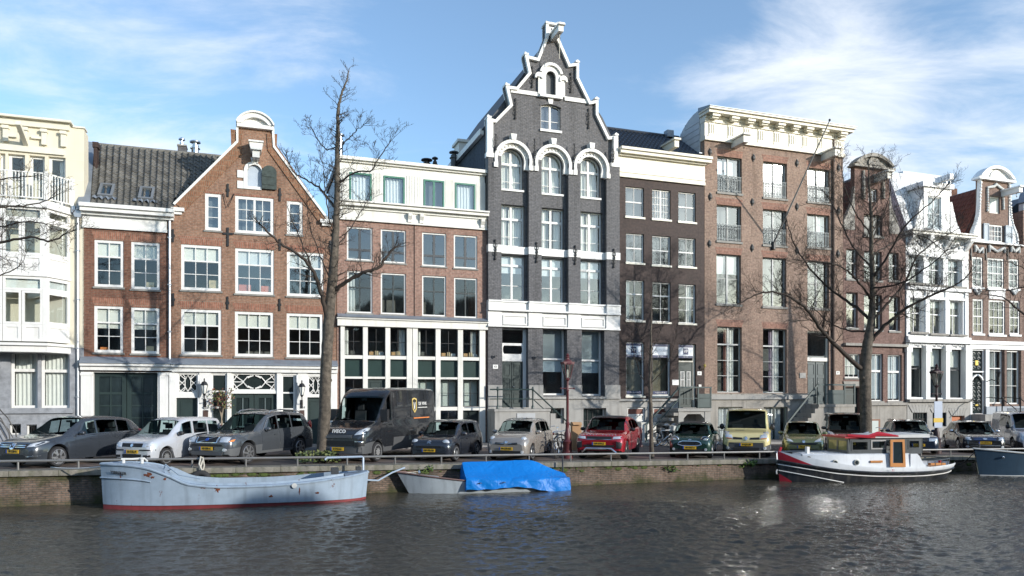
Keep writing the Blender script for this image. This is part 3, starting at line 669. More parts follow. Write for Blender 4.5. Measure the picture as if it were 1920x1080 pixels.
def house_gable():
 h = House('spout_gable_house', 'orange brown brick house with tall spout gable and white pediment, bare tree in front', 321)
 P = h.P; x1 = h.X(631); zb = h.Z(322, 697)
 rows = [[(339.5, 457.5, 415, 543), (441, 465, 513.5, 550), (538, 471.5, 606.5, 554.5)], [(339.5, 579, 415, 664.5), (440.5, 583.5, 512.5, 668), (537.5, 587, 605, 669.5)]]
 pale = M('coral_cushion', (.55, .16, .10), .9)
 for j, rw in enumerate(rows):
  for k, q in enumerate(rw):
   h.win(q, d=.03, fw=.12, cols=3, rows=(1, 1, 1), thick=(0,), sill=(SILL, .08, .06), blind=(.36 if j == 0 else .345, BLIND), gm=GLASSH if (j == 0 and k) else GLASS,
                  things=[(.02, .5, .3, pale), (.7, .45, .28, pale)] if (j == 0 and k == 1) else [(.72, .4, .36, M('pale_thing', (.5, .4, .25), .7))] if (j == 0 and k == 0) else None)
 attic = [((384.5, 362, 415, 431), dict(cols=1, rows=(1, 1, 1))), ((441, 366.5, 513, 436), dict(cols=4, rows=(1, 1, 1), vthick=(2,), tm=.09)), ((538, 376.5, 567.5, 439), dict(cols=1, rows=(1, 1, 1)))]
 for q, k in attic: h.win(q, d=.03, fw=.13, sill=(SILL, .08, .05), gm=GLASSH, **k)
 hx0, hx1, hz0, hz1 = h.rect((464, 308, 490.5, 349))
 h.holes.append([(hx0, hz0), (hx1, hz0)] + arc(hx0, hx1, hz1-.33, .33, 10))
 # outline, with sprocketed shoulders
 zs = h.Z(322, 390)
 outer = [(0, zb), (x1-.003, zb), (x1-.003, h.Z(612, 420)), P(612, 414), P(511.5, 277), P(509.5, 236), P(447, 229), P(447, 268), P(330, 384), (0, zs)]
 h.wall(outer, BR_B)
 for rw in rows:
  for q in rw: lintel(h, q, ht=.36)
 for q, k in attic: lintel(h, q, ht=.12)
 # white copings along the slopes
 def coping(pts, w=.16, y0=-.1, y1=.36):
  m = MB(); n = len(pts); off = []
  for i, p in enumerate(pts):
   a = Vector(pts[max(0, i-1)]); b = Vector(pts[min(n-1, i+1)]); t = (b-a).normalized(); off.append((p[0]-t.y*w, p[1]+t.x*w))
  m.prism(list(pts) + off[::-1], None, y0, y1)
  return m
 h.part('coping', coping([P(328, 385), P(447, 267.5), P(447, 234)], .10), WHITE)
 h.part('coping', coping([P(509.5, 240), P(511.8, 276.5), P(616, 417)], .10), WHITE)
 # raised brick verge bands
 BV = BRICK('verge_brick', (.27, .125, .07), (.21, .095, .055), (.24, .18, .125), bw=.075, bh=.24, stain=.3, seed=4)
 h.part('verge', coping([P(346, 396), P(453, 290), P(455, 246)], .5, -.05, -.002), BV); h.part('verge', coping([P(500, 251), P(502, 282), P(603, 424)], .45, -.05, -.002), BV)
 for (a, b, v0, v1) in ((320.5, 346, 390, 396.5), (600, 625, 412, 418.5)): h.part('corbel', MB().box(h.X(a), h.X(b), -.22, .3, h.Z(a, v1), h.Z(a, v0)).box(h.X(a)+.08, h.X(b)-.1, -.12, .3, h.Z(a, v1)-.12, h.Z(a, v1)-.004), WHITE)
 # pediment
 xa, xb = h.X(444.5, -.2), h.X(512.5, -.2); z0, z1 = h.Z(445, 236, -.2), h.Z(445, 229, -.2); pt = h.Z(478, 212, -.2)
 m = MB(); m.box(xa, xb, -.2, .4, z0, z1); sp = arc(xa, xb, z1+.003, pt - z1, 16); inn = arc(xa+.2, xb-.2, z1+.003, pt - z1 - .2, 16)
 m.prism([(xa, z1+.003), (xb, z1+.003)] + sp, None, -.06, .38)
 m2 = MB().prism(sp + inn[::-1], None, -.24, -.062); m2.prism(arc(xa-.05, xb+.05, z1+.05, pt-z1+.03, 16) + sp[::-1], None, -.32, .45)
 h.part('pediment', m, WHITE); h.part('pediment_moulding', m2, WHITE)
 # hoist, shutter
 hoist_beam(h, 480, 290, 303, .3, .55, GREYW, rise=.03)
 h.part('hoist_hood', MB().prism([(h.X(470), h.Z(480, 290)+.1), (h.X(490), h.Z(480, 290)+.1), (h.X(493), h.Z(480, 274)), (h.X(467), h.Z(480, 274))], None, -.55, -.003).box(h.X(466), h.X(494), -.62, -.004, h.Z(480, 274)+.003, h.Z(480, 271)), WHITE)
 h.part('keystone', MB().prism([(h.X(473), h.Z(478, 308)), (h.X(483), h.Z(478, 308)), (h.X(486), h.Z(478, 297)), (h.X(470), h.Z(478, 297))], None, -.08, -.002), WHITE)
 fr_o = [(hx0-.14, hz0-.12), (hx1, hz0-.12), (hx1, hz0)] ; ao = arc(hx0-.14, hx1+.02, hz1-.33, .45, 12); ai = arc(hx0, hx1, hz1-.331, .33, 12)
 m = MB().prism([(hx0-.14, hz0-.1), (hx1+.0, hz0-.1), (hx1, hz0)] + [(hx0, hz0)] + ai[::-1] + ao, None, -.05, -.002) if False else MB().box(hx0-.16, hx1, -.05, -.002, hz0-.13, hz0).box(hx0-.16, hx0, -.05, -.002, hz0+.002, hz1-.33).prism(ao + ai[::-1], None, -.05, -.002).box(hx0-.42, hx0-.162, -.04, -.002, hz0-.13, hz0+.2).box(hx0-.42, hx0-.162, -.04, -.002, hz1-.62, hz1-.3)
 h.part('hoist_surround', m, WHITE)
 h.part('hoist_hatch', MB().box(hx0, hx1, .08, .13, hz0, hz1), M('pale_blue_hatch', (.42, .48, .55), .5))
 sx0, sx1 = h.X(491), h.X(518.5); h.part('shutter', MB().prism([(sx0, hz0-.08), (sx1, hz0-.08)] + arc(sx0, sx1, hz1-.36, .36, 10), None, -.13, -.06).box(sx0+.05, sx1-.1, -.15, -.131, hz0+.1, hz0+.16).box(sx0+.05, sx1-.1, -.15, -.131, hz1-.5, hz1-.44), M('weathered_green_shutter', (.045, .06, .055), .8, var=.4, vs=6))
 for (u, a, b) in ((427.5, 345, 369), (525, 353, 377.5), (324.5, 430, 454), (525, 448, 470), (619.5, 451, 472), (325, 550, 574), (427, 556, 580), (524.5, 560, 583)): anchor(h, u, a, b)
 anchor(h, 427.5, 427, 462, kind='cross')
 m = MB().tube([(h.X(419), -.05, h.Z(419, 363)), (h.X(428), -.12, h.Z(428, 389)), (h.X(439), -.05, h.Z(439, 364))], .02, 4); h.part('bracket', m, BLACK)
 # ground floor front
 for q in ((334, 700, 370.5, 737), (577, 705, 606, 741)): lattice(h, q, -.06)
 lattice(h, (436, 700, 517, 732), -.06, 1)
 opn = [(331, 746, 370.5, 845), (397, 701, 425, 797), (434, 738, 518, 845), (528, 703.5, 552.5, 797), (576, 745, 606, 845)]
 rs = [h.opening(q) for q in opn]
 for q in ((334, 700, 370.5, 737), (577, 705, 606, 741), (436, 700, 517, 732)): h.opening(q)
 h.wall([(h.X(318)+.003, -.3), (x1+.02, -.3), (x1+.02, zb-.003), (h.X(318)+.003, zb-.003)], WHITE, y0=-.1, y1=.3, name='timber_front')
 for k in (0, 4): door(h, opn[k], d=.05, panels=((.05, .1, .95, .42), (.05, .48, .95, .94)), parent=h.e)
 for k in (1, 3): window(h, *rs[k], d=-.06, fw=.06, rows=(1, 1, 1) if k == 1 else (1, 1, .9), thick=(0, 1), tm=.07, gm=PBACK)
 x0_, x1_, z0_, z1_ = rs[2]
 for k in range(2):
  xa = x0_ + k*(x1_-x0_)/2 + .01
  window(h, xa, xa + (x1_-x0_)/2 - .02, max(.05, z0_), z1_, d=.02, fw=.19, fm=DGREEN, cols=2, rows=(1, 1, 1), bar=.045, bm=M('grey_green_bars', (.1, .13, .13), .5), gm=PBACK, name='door')
 h.part('lead_ledge', MB().prism([(-.42, h.Z(322, 684)), (-.42, h.Z(322, 682)), (-.004, h.Z(322, 671.5)), (-.004, h.Z(322, 684))], None, h.X(323)+.003, x1+.03, 'x'), LEAD)
 h.part('fascia', MB().box(h.X(323)+.003, x1+.03, -.36, -.003, h.Z(322, 689), h.Z(322, 684)-.003).box(h.X(323)+.003, x1+.03, -.24, -.004, h.Z(322, 697), h.Z(322, 689)-.003), WHITE)
 for (a, b) in ((318, 330), (374, 395), (426, 433), (519, 527), (558, 575), (614, 630)):
  h.part('pilaster', MB().box(h.X(a), h.X(b), -.16, -.102, 0, h.Z(a, 699)).box(h.X(a)-.03, h.X(b)+.03, -.19, -.102, -.02, .35), WHITE)
 for u in (372, 556): h.part('downpipe', MB().tube([(h.X(u), -.16, 0), (h.X(u), -.16, h.Z(u, 703))], .045, 8), ZINC, smooth=40)
 for u in (386, 566):
  h.part('letter_plate', MB().box(h.X(u)-.1, h.X(u)+.1, -.185, -.163, h.Z(u, 783), h.Z(u, 769)), M('brown_plate', (.08, .045, .035), .5))
  lettering('%d' % (222 if u == 386 else 224), .15, DGREY, h.e, (h.X(u), -.166, h.Z(u, 764)), shear=.25)
 h.shell(x1, zs - .3, BR_B, slabs=(h.Z(322, 690), h.Z(322, 560), h.Z(322, 450)))
 # roof behind the gable
 zr = zs - .3; ap = (h.X(478), h.Z(478, 252))
 h.part('roof', MB().prism([(.0, zr+.004), (x1, zr+.004), (x1-.3, zr+.15), ap, (.3, zr+.15)], None, .33, 9), SLATE)
 h.part('attic_backing', MB().box(h.X(384), h.X(568), .327, .329, h.Z(478, 440), h.Z(478, 361)), INT)
 # house lanterns
 for u, v in ((383, 710), (566, 713)):
  L = thing('wall_lantern', 'black wall lantern between the lattice window and ' + ('the narrow window with the flowering shrub' if u == 383 else 'the bare tree trunk'), 'lantern', (0, 0, 0), 0, 'wall lanterns on the white timber front')
  x, y = FXY(S(u, -.45), -.45); L.location = (x, y, ZP(u, v + 18, -.45)); L.rotation_euler = (0, 0, TH)
  MB().lathe([(.07, -.22), (.15, .12), (.15, .13)], 6).build('lantern_glass', M('lamp_glass', (.75, .75, .7), .1, var=.05), L)
  MB().lathe([(.17, .13), (.17, .15), (.1, .27), (.03, .30), (.03, .40), (.0, .44)], 6).lathe([(.03, -.32), (.08, -.24), (.08, -.22)], 6).build('lantern_cap', BLACK, L)
  fr = MB()
  for k in range(6):
   a = 2*math.pi*(k+.5)/6; fr.tube([(.072*math.cos(a), .072*math.sin(a), -.22), (.152*math.cos(a), .152*math.sin(a), .13)], .012, 4)
  fr.build('lantern_frame', BLACK, L)
  MB().tube([(0, 0, -.3), (0, 0, -.55), (0, .29, -.62)], .022, 5).box(-.06, .06, .27, .29, -.82, -.45).build('bracket', BLACK, L)
house_gable()

# ------------------------------------------------------------------ house with the glazed ground floor
def house_shop():
 h = House('glazed_front_house', 'pink brick house with white attic boards and green framed attic windows over glazed front', 632)
 x1 = h.X(912.5); P = h.P; zb = h.Z(632, 596)
 r1 = [(651, 507, 698.5, 586), (714, 511, 761, 588.5), (791.5, 516, 836.5, 592), (851.5, 520, 895, 595)]
 r2 = [(650.5, 424, 698.5, 486.5), (714, 429, 761, 491.5), (791.5, 435, 837, 498), (851, 439.5, 895, 502)]
 for q in r1: h.win(q, d=.06, fw=.07, cols=2, rows=(.38, .62), thick=(0,), tm=.06, bar=.06, bm=M('black_green_sash', (.03, .04, .04), .4), sill=(SILL, .08, .06), gm=GLASS, curt=[(.0, .3, M('grey_net_curtain', (.45, .46, .45), .9))] if q is r1[0] else None)
 for q in r2: h.win(q, d=.06, fw=.07, cols=2, rows=(.7, .3), bar=.1, bm=DGREY, sill=(SILL, .07, .05), gm=GLASSH, vthick=(1,), tm=.11)
 zc = h.Z(640, 412)
 h.wall([(0, zb), (x1-.004, zb), (x1-.004, zc), (0, zc)], BR_C)
 for q in r1 + r2: lintel(h, q, BR_C, ht=.1) if False else None
 # cornice
 h.part('frieze', MB().box(0, x1-.003, -.08, .3, zc+.003, h.Z(640, 386)), OFFW)
 h.part('cornice', MB().box(-.02, x1+.02, -.35, .3, h.Z(640, 386)+.003, h.Z(640, 380)).box(-.03, x1+.02, -.45, .3, h.Z(640, 380)+.003, h.Z(640, 377)).box(0, x1, -.16, -.083, h.Z(640, 391), h.Z(640, 386)-.002).box(0, x1, -.12, -.083, zc+.003, zc+.08), OFFW)
 for u, v in ((634, 393), (763, 402), (785, 404), (899, 414)):
  x = h.X(u); z = h.Z(640, 391); h.part('bracket', MB().prism([(-.083, z), (-.30, z), (-.28, z-.14), (-.16, z-.30), (-.16, z-.42), (-.083, z-.46)], None, x+.02, x+.20, 'x'), OFFW)
 # attic storey
 y0 = .12; ga = [(655, 322.5, 697, 378), (719, 329, 759, 383.5), (794, 336, 833, 389.5), (853, 342, 891.5, 395)]
 for i, q in enumerate(ga):
  x0_, x1_, z0_, z1_ = h.rect(q, y0)
  h.holes.append([(x0_, z0_), (x1_, z0_), (x1_, z1_), (x0_, z1_)])
  h.todo.append((x0_, x1_, z0_, z1_, dict(d=y0-.03, fw=.08, fm=TEAL, cols=2 if i == 2 else 1, vthick=(1,), tm=.1, curt=[(.03, .97, CURT)] if i != 2 else None, gm=GLASSH, sill=(LEAD, .05, .05), back=M('grey_reflection_back', (.11, .11, .11), .9) if i == 2 else None)))
 za0, za1 = h.Z(640, 377)+.004, h.Z(640, 303, y0)
 h.wall([(.1, za0), (x1-.06, za0), (x1-.06, za1), (.1, za1)], OFFW, y0=y0, y1=.45, name='attic_front')
 for (a, b) in ((640, 653), (700, 717), (762, 792), (836, 851), (894, 910)):
  n = 6; xa, xb = h.X(a, y0), h.X(b, y0)
  for k in range(n):
   xx = xa + (xb-xa)*(k+.1)/n; MB().box(xx, xx+(xb-xa)*.8/n, y0-.022, y0-.001, za0+.02, za1-.35).build('batten', OFFW, h.e)
 h.part('attic_cornice', MB().box(.02, x1, y0-.12, 1.0, za1+.003, h.Z(640, 298)).box(-.02, x1+.02, y0-.25, 1.0, h.Z(640, 298)+.003, h.Z(640, 292)), OFFW)
 h.part('attic_side', MB().box(.1, .4, .452, 5.5, za0-.3, za1).box(x1-.3, x1-.06, .452, 5.5, za0-.3, za1), LEAD)
 h.part('attic_roof', MB().box(.02, x1, 1.003, 5.6, za1-.1, h.Z(640, 293)), SLATE)
 h.part('attic_room', MB().box(.4, x1-.4, 1.8, 1.9, za0, za1), INT)
 flue(h, 637.5, 250, 320, 1.5, .14); flue(h, 800, 297, 320, 3.5, .2, BLACK); flue(h, 815.5, 294, 320, 3.5, .11, BLACK); flue(h, 851, 283, 310, 5, .18, DGREY)
 h.part('expansion_pipe', MB().box(h.X(777)-.012, h.X(777)+.012, -.03, -.001, zb+.1, zc), BR_E)
 # glazed ground floor
 zf1, zf0 = h.Z(632, 598), h.Z(638, 611)
 h.part('fascia', MB().box(-.0, x1, -.22, .3, zf0, zf1).box(-.04, x1+.04, -.3, .3, zf1+.003, zf1+.07), OFFW); h.part('lead_ledge', MB().prism([(-.36, zf1+.075), (-.002, zf1+.26), (-.002, zf1+.075)], None, 0, x1, 'x'), LEAD)
 h.part('brick_pier', MB().box(0, h.X(638)-.003, -.02, .3, -.3, zf0-.003).box(h.X(909), x1, -.02, .3, -.3, zf0-.003), BR_C)
 cols_ = [(646, 680), (689, 722), (731, 762), (782.5, 816), (825, 857.5), (867, 898)]
 ups = [(638, 646), (680, 689), (722, 731), (762, 772), (773, 782.5), (816, 825), (857.5, 867), (898, 908.8)]
 for (a, b) in ups: h.part('mullion', MB().box(h.X(a)+.002, h.X(b)-.002, -.12, .2, .25, zf0-.003).box(h.X(a)+.002, h.X(b)-.002, -.14, .2, -.1, .247), OFFW)
 bands = [(613, 666), (672.5, 706), (710, 764), (771, 823)]
 grw = M('dark_room', (.06, .05, .045), .9)
 for ci, (a, b) in enumerate(cols_):
  for ri, (v0, v1) in enumerate(bands):
   x0_, x1_ = h.X(a), h.X(b); z1_, z0_ = h.Z(646, v0), max(.12, h.Z(646, v1))
   if ri == 1:
    h.part('panel', MB().box(x0_, x1_, .06, .1, z0_, z1_).prism([(x0_, z0_), (x1_, z0_), (x1_, z1_), (x0_, z1_)], [[(x0_+.06, z0_+.06), (x1_-.06, z0_+.06), (x1_-.06, z1_-.06), (x0_+.06, z1_-.06)]], .045, .06), M('deep_green_panel', (.018, .04, .035), .3, var=.15))
   elif ri == 2 and ci == 1: door(h, (a, v0, b, 823), d=.05, panels=((.05, .1, .95, .5), (.05, .58, .95, .95)), knob=True)
   elif ri == 3 and ci in (1, 5): continue_ = h.part('panel', MB().box(x0_, x1_, .06, .1, z0_, z1_), PBACK)
   else:
    cur = {0: [(0, .22, CURT)], 2: [(.62, 1, CURT)], 3: [(0, .2, CURT)], 5: [(.55, .95, CURT)]}.get(ci) if ri == 0 else None
    window(h, x0_, x1_, z0_, z1_, d=.03, fw=.035, fm=BLACK, cols=2, rows=(1, 1), bar=.025, gm=GLASS, curt=cur, back=FROST if (ri == 2 and ci >= 3) else None,
                       things=[(.1, .2, .16, M('cardboard_thing', (.5, .3, .14), .8)), (.45, .15, .2, M('pale_thing', (.5, .4, .25), .7)), (.7, .22, .14, WHITE)] if ri == 0 and ci in (1, 2, 4, 5) else None)
  for (va, vb) in ((666, 672.5), (706, 710), (764, 771)):
   h.part('transom', MB().box(h.X(a)-.001, h.X(b)+.001, -.1, .18, h.Z(646, vb), h.Z(646, va)), OFFW)
  h.part('plinth', MB().box(h.X(a)-.001, h.X(b)+.001, -.1, .18, -.2, .117), OFFW)
 h.shell(x1, zc, BR_C, slabs=(h.Z(640, 600), h.Z(640, 500), h.Z(640, 690)))
house_shop()
# ------------------------------------------------------------------ dark grey stepped gable house
def house_grey():
 h = House('stepped_gable_house', 'tall dark grey brick house with white scrolled stepped gable and three round arched windows', 912)
 x1 = h.X(1158); P = h.P; X, Z = h.X, h.Z
 zb = Z(913, 609)
 LW = M('loft_shutter', (.07, .075, .08), .5)
 r_arch = [(937.5, 277, 980.5, 353), (1012.5, 285, 1054.5, 361), (1084.5, 293, 1125, 368)]
 r3 = [(936, 382, 984, 460), (1012, 388.5, 1057.5, 466), (1084.5, 395.5, 1129.5, 471)]
 r2 = [(939, 477, 984.5, 562), (1014, 482.5, 1057.5, 567), (1086, 487, 1129.5, 571)]
 for q in r_arch:
  x0_, x1_, z0_, z1_ = h.rect(q); h.win(q, arch=(x1_-x0_)*.47, d=.16, fw=.06, cols=2, vthick=(1,), tm=.11, rows=(.36, .46, .18), thick=(0,), curt=[(0, .48, CURT), (.52, 1, CURT)], sill=(WHITE, .1, .06), gm=GLASS)
 for q in r3: h.win(q, d=.2, fw=.07, cols=2, vthick=(1,), tm=.11, rows=(.32, .46, .22), thick=(0,), curt=[(0, .4, CURT), (.45, 1, CURT)] if q is not r3[1] else [(0, .45, CURT), (.7, 1, CURT)], gm=GLASS)
 for q in r2: h.win(q, d=.2, fw=.07, cols=2, vthick=(1,), tm=.11, rows=(.2, .48, .32), thick=(0,), blind=(.38, BLIND), gm=GLASSH)
 qw = (1014, 194, 1051, 241.5); h.win(qw, arch=.12, d=.12, fw=.06, cols=2, vthick=(1,), tm=.1, rows=(.65, .35), gm=GLASSH, back=M('grey_reflection_back', (.11, .11, .11), .9), sill=(WHITE, .12, .08))
 hx0, hx1, hz0, hz1 = h.rect((1022.5, 134, 1040.5, 177)); h.holes.append([(hx0, hz0), (hx1, hz0)] + arc(hx0, hx1, hz1-.27, .27, 10))
 gl = [P(909.5, 290), P(909.5, 222), P(926, 226), P(955, 199), P(946, 162), P(966, 165), P(990, 139), P(984, 105), P(1005, 111), P(1024, 70), P(1021.5, 42)]
 gr = [P(1046, 45), P(1047.5, 75), P(1068, 122), P(1083.5, 120), P(1084.5, 150), P(1105.5, 191), P(1119, 189), P(1118.5, 218), P(1141, 257), P(1154.5, 255), P(1155, 309)]
 # one upright edge: put steps on clean verticals
 def vx(u, v): return P(u, v)
 L = [(0.02, Z(910, 290)), (0.02, Z(909, 222)), P(927, 226), P(954.5, 198), (P(954.5, 198)[0]-.22, Z(945, 162)), P(967, 165), P(989.5, 138), (P(989.5, 138)[0]-.20, Z(984, 105)), P(1006, 111), P(1022, 71), (P(1022, 71)[0], Z(1022, 47))]
 Rr = [(P(1047, 76)[0], Z(1047, 50)), P(1047, 76), P(1067, 122), (P(1083.5, 120)[0], Z(1083.5, 120)), (P(1083.5, 120)[0], Z(1083.5, 148)), P(1105, 192), (P(1119.5, 189)[0], Z(1119.5, 189)), (P(1119.5, 189)[0], Z(1119.5, 216)), P(1140, 258), (x1-.06, Z(1154, 256)), (x1-.06, Z(1154, 309))]
 zsp = Z(910, 297)
 outer = [(0.02, zsp), (x1-.06, zsp)] + Rr[::-1] + L[::-1]
 low = [q for q in h.holes]
 # lower wall
 lw_holes = h.holes[:9]; up = [h.holes[9], h.holes[10]]
 # the arches cut across the split: build the whole wall as one
 outer = [(0.02, zb), (x1-.02, zb), (x1-.02, Z(1158, 309))] + Rr[::-1] + L[::-1]
 h.wall(outer, BR_D, y0=.0, y1=.35)
 h.part('loft_hatch', MB().box(hx0, hx1, .12, .15, hz0, hz1).box((hx0+hx1)/2-.01, (hx0+hx1)/2+.01, .105, .121, hz0, hz1).box(hx0+.13, hx0+.15, .105, .121, hz0, hz1).box(hx1-.15, hx1-.13, .105, .121, hz0, hz1), LW)
 # pilasters (the windows lie back between them) up to the arches
 zt = Z(916, 296)
 for k, (a, b, va) in enumerate(((912.5, 937, 293), (988, 1012, 300), (1062, 1084.5, 307), (1133, 1157.5, 314))):
  h.part('pilaster', MB().box(X(a), X(b), -.27, -.003, Z(a, 567 + k*4), Z(a, va)), BR_D)
 # white copings of the gable
 def rib(pts, w=.17, y0=-.16, y1=.42, side=1):
  n = len(pts); off = []
  for i, p in enumerate(pts):
   d1 = (Vector(p)-Vector(pts[i-1])).normalized() if i else None; d2 = (Vector(pts[i+1])-Vector(p)).normalized() if i < n-1 else None
   d1 = d1 or d2; d2 = d2 or d1; n1 = Vector((-d1.y, d1.x)); n2 = Vector((-d2.y, d2.x)); nn = (n1+n2); nn = nn/ max(.5, nn.dot(n1)) if nn.length > .1 else n1
   off.append((p[0]-nn.x*w*side, p[1]-nn.y*w*side))
  m = MB()
  for i in range(n-1): m.prism([pts[i], pts[i+1], off[i+1], off[i]], None, y0, y1)
  return m
 h.part('gable_coping', rib(L, .14, side=1), WHITE); h.part('gable_coping', rib(Rr, .14, side=1), WHITE)
 h.part('neck_panel', MB().box(L[-1][0]+.1, Rr[0][0]-.1, -.08, -.003, Z(1030, 68), Z(1022, 50)).box(L[-1][0]-.03, Rr[0][0]+.03, -.20, .45, L[-1][1]+.004, L[-1][1]+.10), WHITE)
 for p in (L[1], L[4], L[7], L[10], Rr[0], Rr[3], Rr[6], Rr[9]):
  s_ = 1 if p in L else -1
  h.part('finial', MB().box(p[0]+.08*s_-.11, p[0]+.08*s_+.11, -.19, .3, p[1], p[1]+.09).ball((p[0]+.05*s_, -.05, p[1]+.12), (.07, .07, .08), 8, 5), WHITE)
 for (a, b, va, vb) in ((957, 1012, 166.5, 174), (1058, 1104, 181.5, 189)):
  h.part('white_band', MB().box(X(a), X(b), -.07, -.004, Z(a, vb), Z(a, va)), WHITE)
 zw = Z(1105, 193); 
 # hoist opening surround: trefoil head
 cx = (hx0+hx1)/2; ww = hx1-hx0
 m = MB(); m.box(hx0-.42, hx0, -.12, -.004, hz0-.05, hz1-.27); m.box(hx1, hx1+.5, -.12, -.004, hz0-.05, hz1-.27); m.box(hx0-.35, hx1+.35, -.2, -.004, hz0-.19, hz0-.053)
 ao = arc(hx0-.26, hx1+.26, hz1-.262, ww/2+.3, 14); ai = arc(hx0, hx1, hz1-.262, .27, 14); m.prism(ao + ai[::-1], None, -.12, -.004)
 m2 = MB(); m2.prism(arc(hx0-.36, hx1+.36, hz1-.1, ww/2+.24, 14) + arc(hx0-.22, hx1+.22, hz1-.1, ww/2+.10, 14)[::-1], None, -.22, -.125)
 for sg in (-1, 1):
  c = cx + sg*(ww/2+.40); m2.prism(arc(c-.21, c+.21, hz1-.36, .21, 8) + [(c-.21, hz1-.45), (c-.12, hz1-.45), (c-.12, hz1-.38), (c+.12, hz1-.38), (c+.12, hz1-.45), (c+.21, hz1-.45)], None, -.2, -.005)
 h.part('hatch_surround', m, WHITE); h.part('hood_mould', m2, WHITE)
 x0_, x1_, z0_, z1_ = h.rect(qw)
 h.part('segment_lintel', MB().prism(arc(x0_-.05, x1_+.05, z1_-.05, .2, 8) + arc(x0_-.05, x1_+.05, z1_-.14+.02, .12, 8)[::-1], None, -.04, -.002), BR_D)
 h.part('keystone', MB().prism([(cx-.1, z1_+.02), (cx+.1, z1_+.02), (cx+.15, hz0-.195), (cx-.15, hz0-.195)], None, -.08, -.003), WHITE)
 hoist_beam(h, 1036, 68, 79, .26, 1.1, WHITE, rise=.05)
 zz = Z(1036, 79)
 h.part('hoist_rope', MB().tube([(X(1036)+.03, -.85, zz), (X(1036)+.02, -.85, Z(1042, 125))], .02, 4), M('old_rope', (.5, .47, .4), .9))
 # arches: white rings with a keystone and dentils
 for q in r_arch:
  x0_, x1_, z0_, z1_ = h.rect(q); w = x1_-x0_; rise = w*.47; zs = z1_-rise; c = (x0_+x1_)/2
  o1 = arc(x0_-.22, x1_+.22, zs-.25, rise+.47, 20); i1 = arc(x0_-.001, x1_+.001, zs-.25, rise+.25, 20)
  m = MB().prism(o1 + [(x0_-.22, zs-.45), (x0_-.001, zs-.45)] + i1[::-1] + [(x1_+.001, zs-.45), (x1_+.22, zs-.45)], None, -.16, -.003)
  h.part('arch_ring', m, WHITE)
  o2 = arc(x0_-.36, x1_+.36, zs-.25, rise+.61, 20); i2 = arc(x0_-.21, x1_+.21, zs-.25, rise+.46, 20)
  m = MB().prism(o2 + i2[::-1], None, -.34, -.004); m.box(x0_-.42, x0_-.21, -.36, -.004, zs-.5, zs-.26); m.box(x1_+.21, x1_+.42, -.36, -.004, zs-.5, zs-.26)
  m.prism([(c-.11, z1_+.34), (c+.11, z1_+.34), (c+.15, z1_+.64), (c-.15, z1_+.64)], None, -.38, -.005)
  h.part('hood_mould', m, WHITE)
  m = MB()
  for k in range(11):
   a = math.pi*(.06 + .88*k/10); m.ball((c + (w/2+.12)*math.cos(a), -.18, zs + (rise+.12)*math.sin(a)), (.045, .04, .045), 6, 4)
  h.part('dentils', m, WHITE)
 m = MB(); m.box(X(909.5)-.02, X(938)-.4, -.3, -.004, Z(910, 297), Z(910, 289)); m.box(X(1142), x1+.02, -.3, -.004, Z(1143, 315), Z(1143, 307)); m.box(X(911), X(922), -.25, -.003, Z(911, 289)+.004, Z(909, 224)); m.box(X(1147), X(1155)+.0, -.25, -.003, Z(1147, 307)+.004, Z(1147, 258))
 h.part('corner_strip', m, WHITE)
 # white bands and ledge
 segs = ((912.2, 937.6), (937.7, 987.5), (987.6, 1012.6), (1012.7, 1061.5), (1061.6, 1085), (1085.1, 1132.5), (1132.6, 1158))
 za, zb2 = Z(913, 473.5), Z(913, 459.5)
 for i, (a, b) in enumerate(segs):
  pr = i % 2 == 0
  h.part('white_band', MB().box(X(a), X(b), -.31 if pr else -.10, -.002, za, zb2), WHITE)
  h.part('ledge', MB().box(X(a), X(b), -.34 if pr else -.2, -.002, Z(913, 580), Z(913, 566)).box(X(a), X(b), -.38 if pr else -.26, -.002, Z(913, 566)+.002, Z(913, 563)), WHITE)
  h.part('frieze', MB().box(X(a), X(b), -.27 if pr else -.2, -.001, Z(913, 610), Z(913, 580)-.003), WHITE)
  if not pr:
   xa, xb = X(a)+.08, X(b)-.08; h.part('frieze_panel', MB().prism([(xa, Z(913, 608)), (xb, Z(913, 608)), (xb, Z(913, 590)), (xa, Z(913, 590))], [[(xa+.06, Z(913, 608)+.06), (xb-.06, Z(913, 608)+.06), (xb-.06, Z(913, 590)-.06), (xa+.06, Z(913, 590)-.06)]], -.25, -.202), WHITE)
 h.part('ledge', MB().box(-.01, x1, -.40, -.002, Z(913, 583), Z(913, 580)-.004).box(-.01, x1, -.33, -.002, Z(913, 613), Z(913, 610)-.004), WHITE)
 for u, a, b in ((926, 257, 284), (998, 266, 294), (1072, 275, 302), (1144, 284, 306), (925, 453, 487), (1002, 458, 492), (1074, 464, 496), (1146, 470, 502), (966, 187, 222), (1103, 206, 240), (997.5, 127, 163), (1070, 139, 173), (1033, 56, 76)):
  o = anchor(h, u, a, b, kind='scroll')
  if a > 440 or a > 250: o.location = (0, -.27, 0)
 # ground storey
 q0 = (939, 611, 987.5, 765); q1 = (1015, 614, 1060, 741); q2 = (1087.5, 618, 1129.5, 742)
 q0 = (939, 614.5, 987.5, 764)
 x0_, x1_, z0_, z1_ = h.opening(q0)
 for q in (q1, q2): h.win(q, d=.2, fw=.09, rows=(.46, .54), thick=(0,), tm=.09, blind=[(.46, BLIND), (.66, M('pale_blue_blind', (.55, .62, .64), .85))], gm=GLASSH)
 bq = [(1017, 765, 1054, 812), (1090, 765, 1132.5, 812)]
 zpl = Z(913, 744); ztop = Z(913, 609)
 h.holes.pop(0)
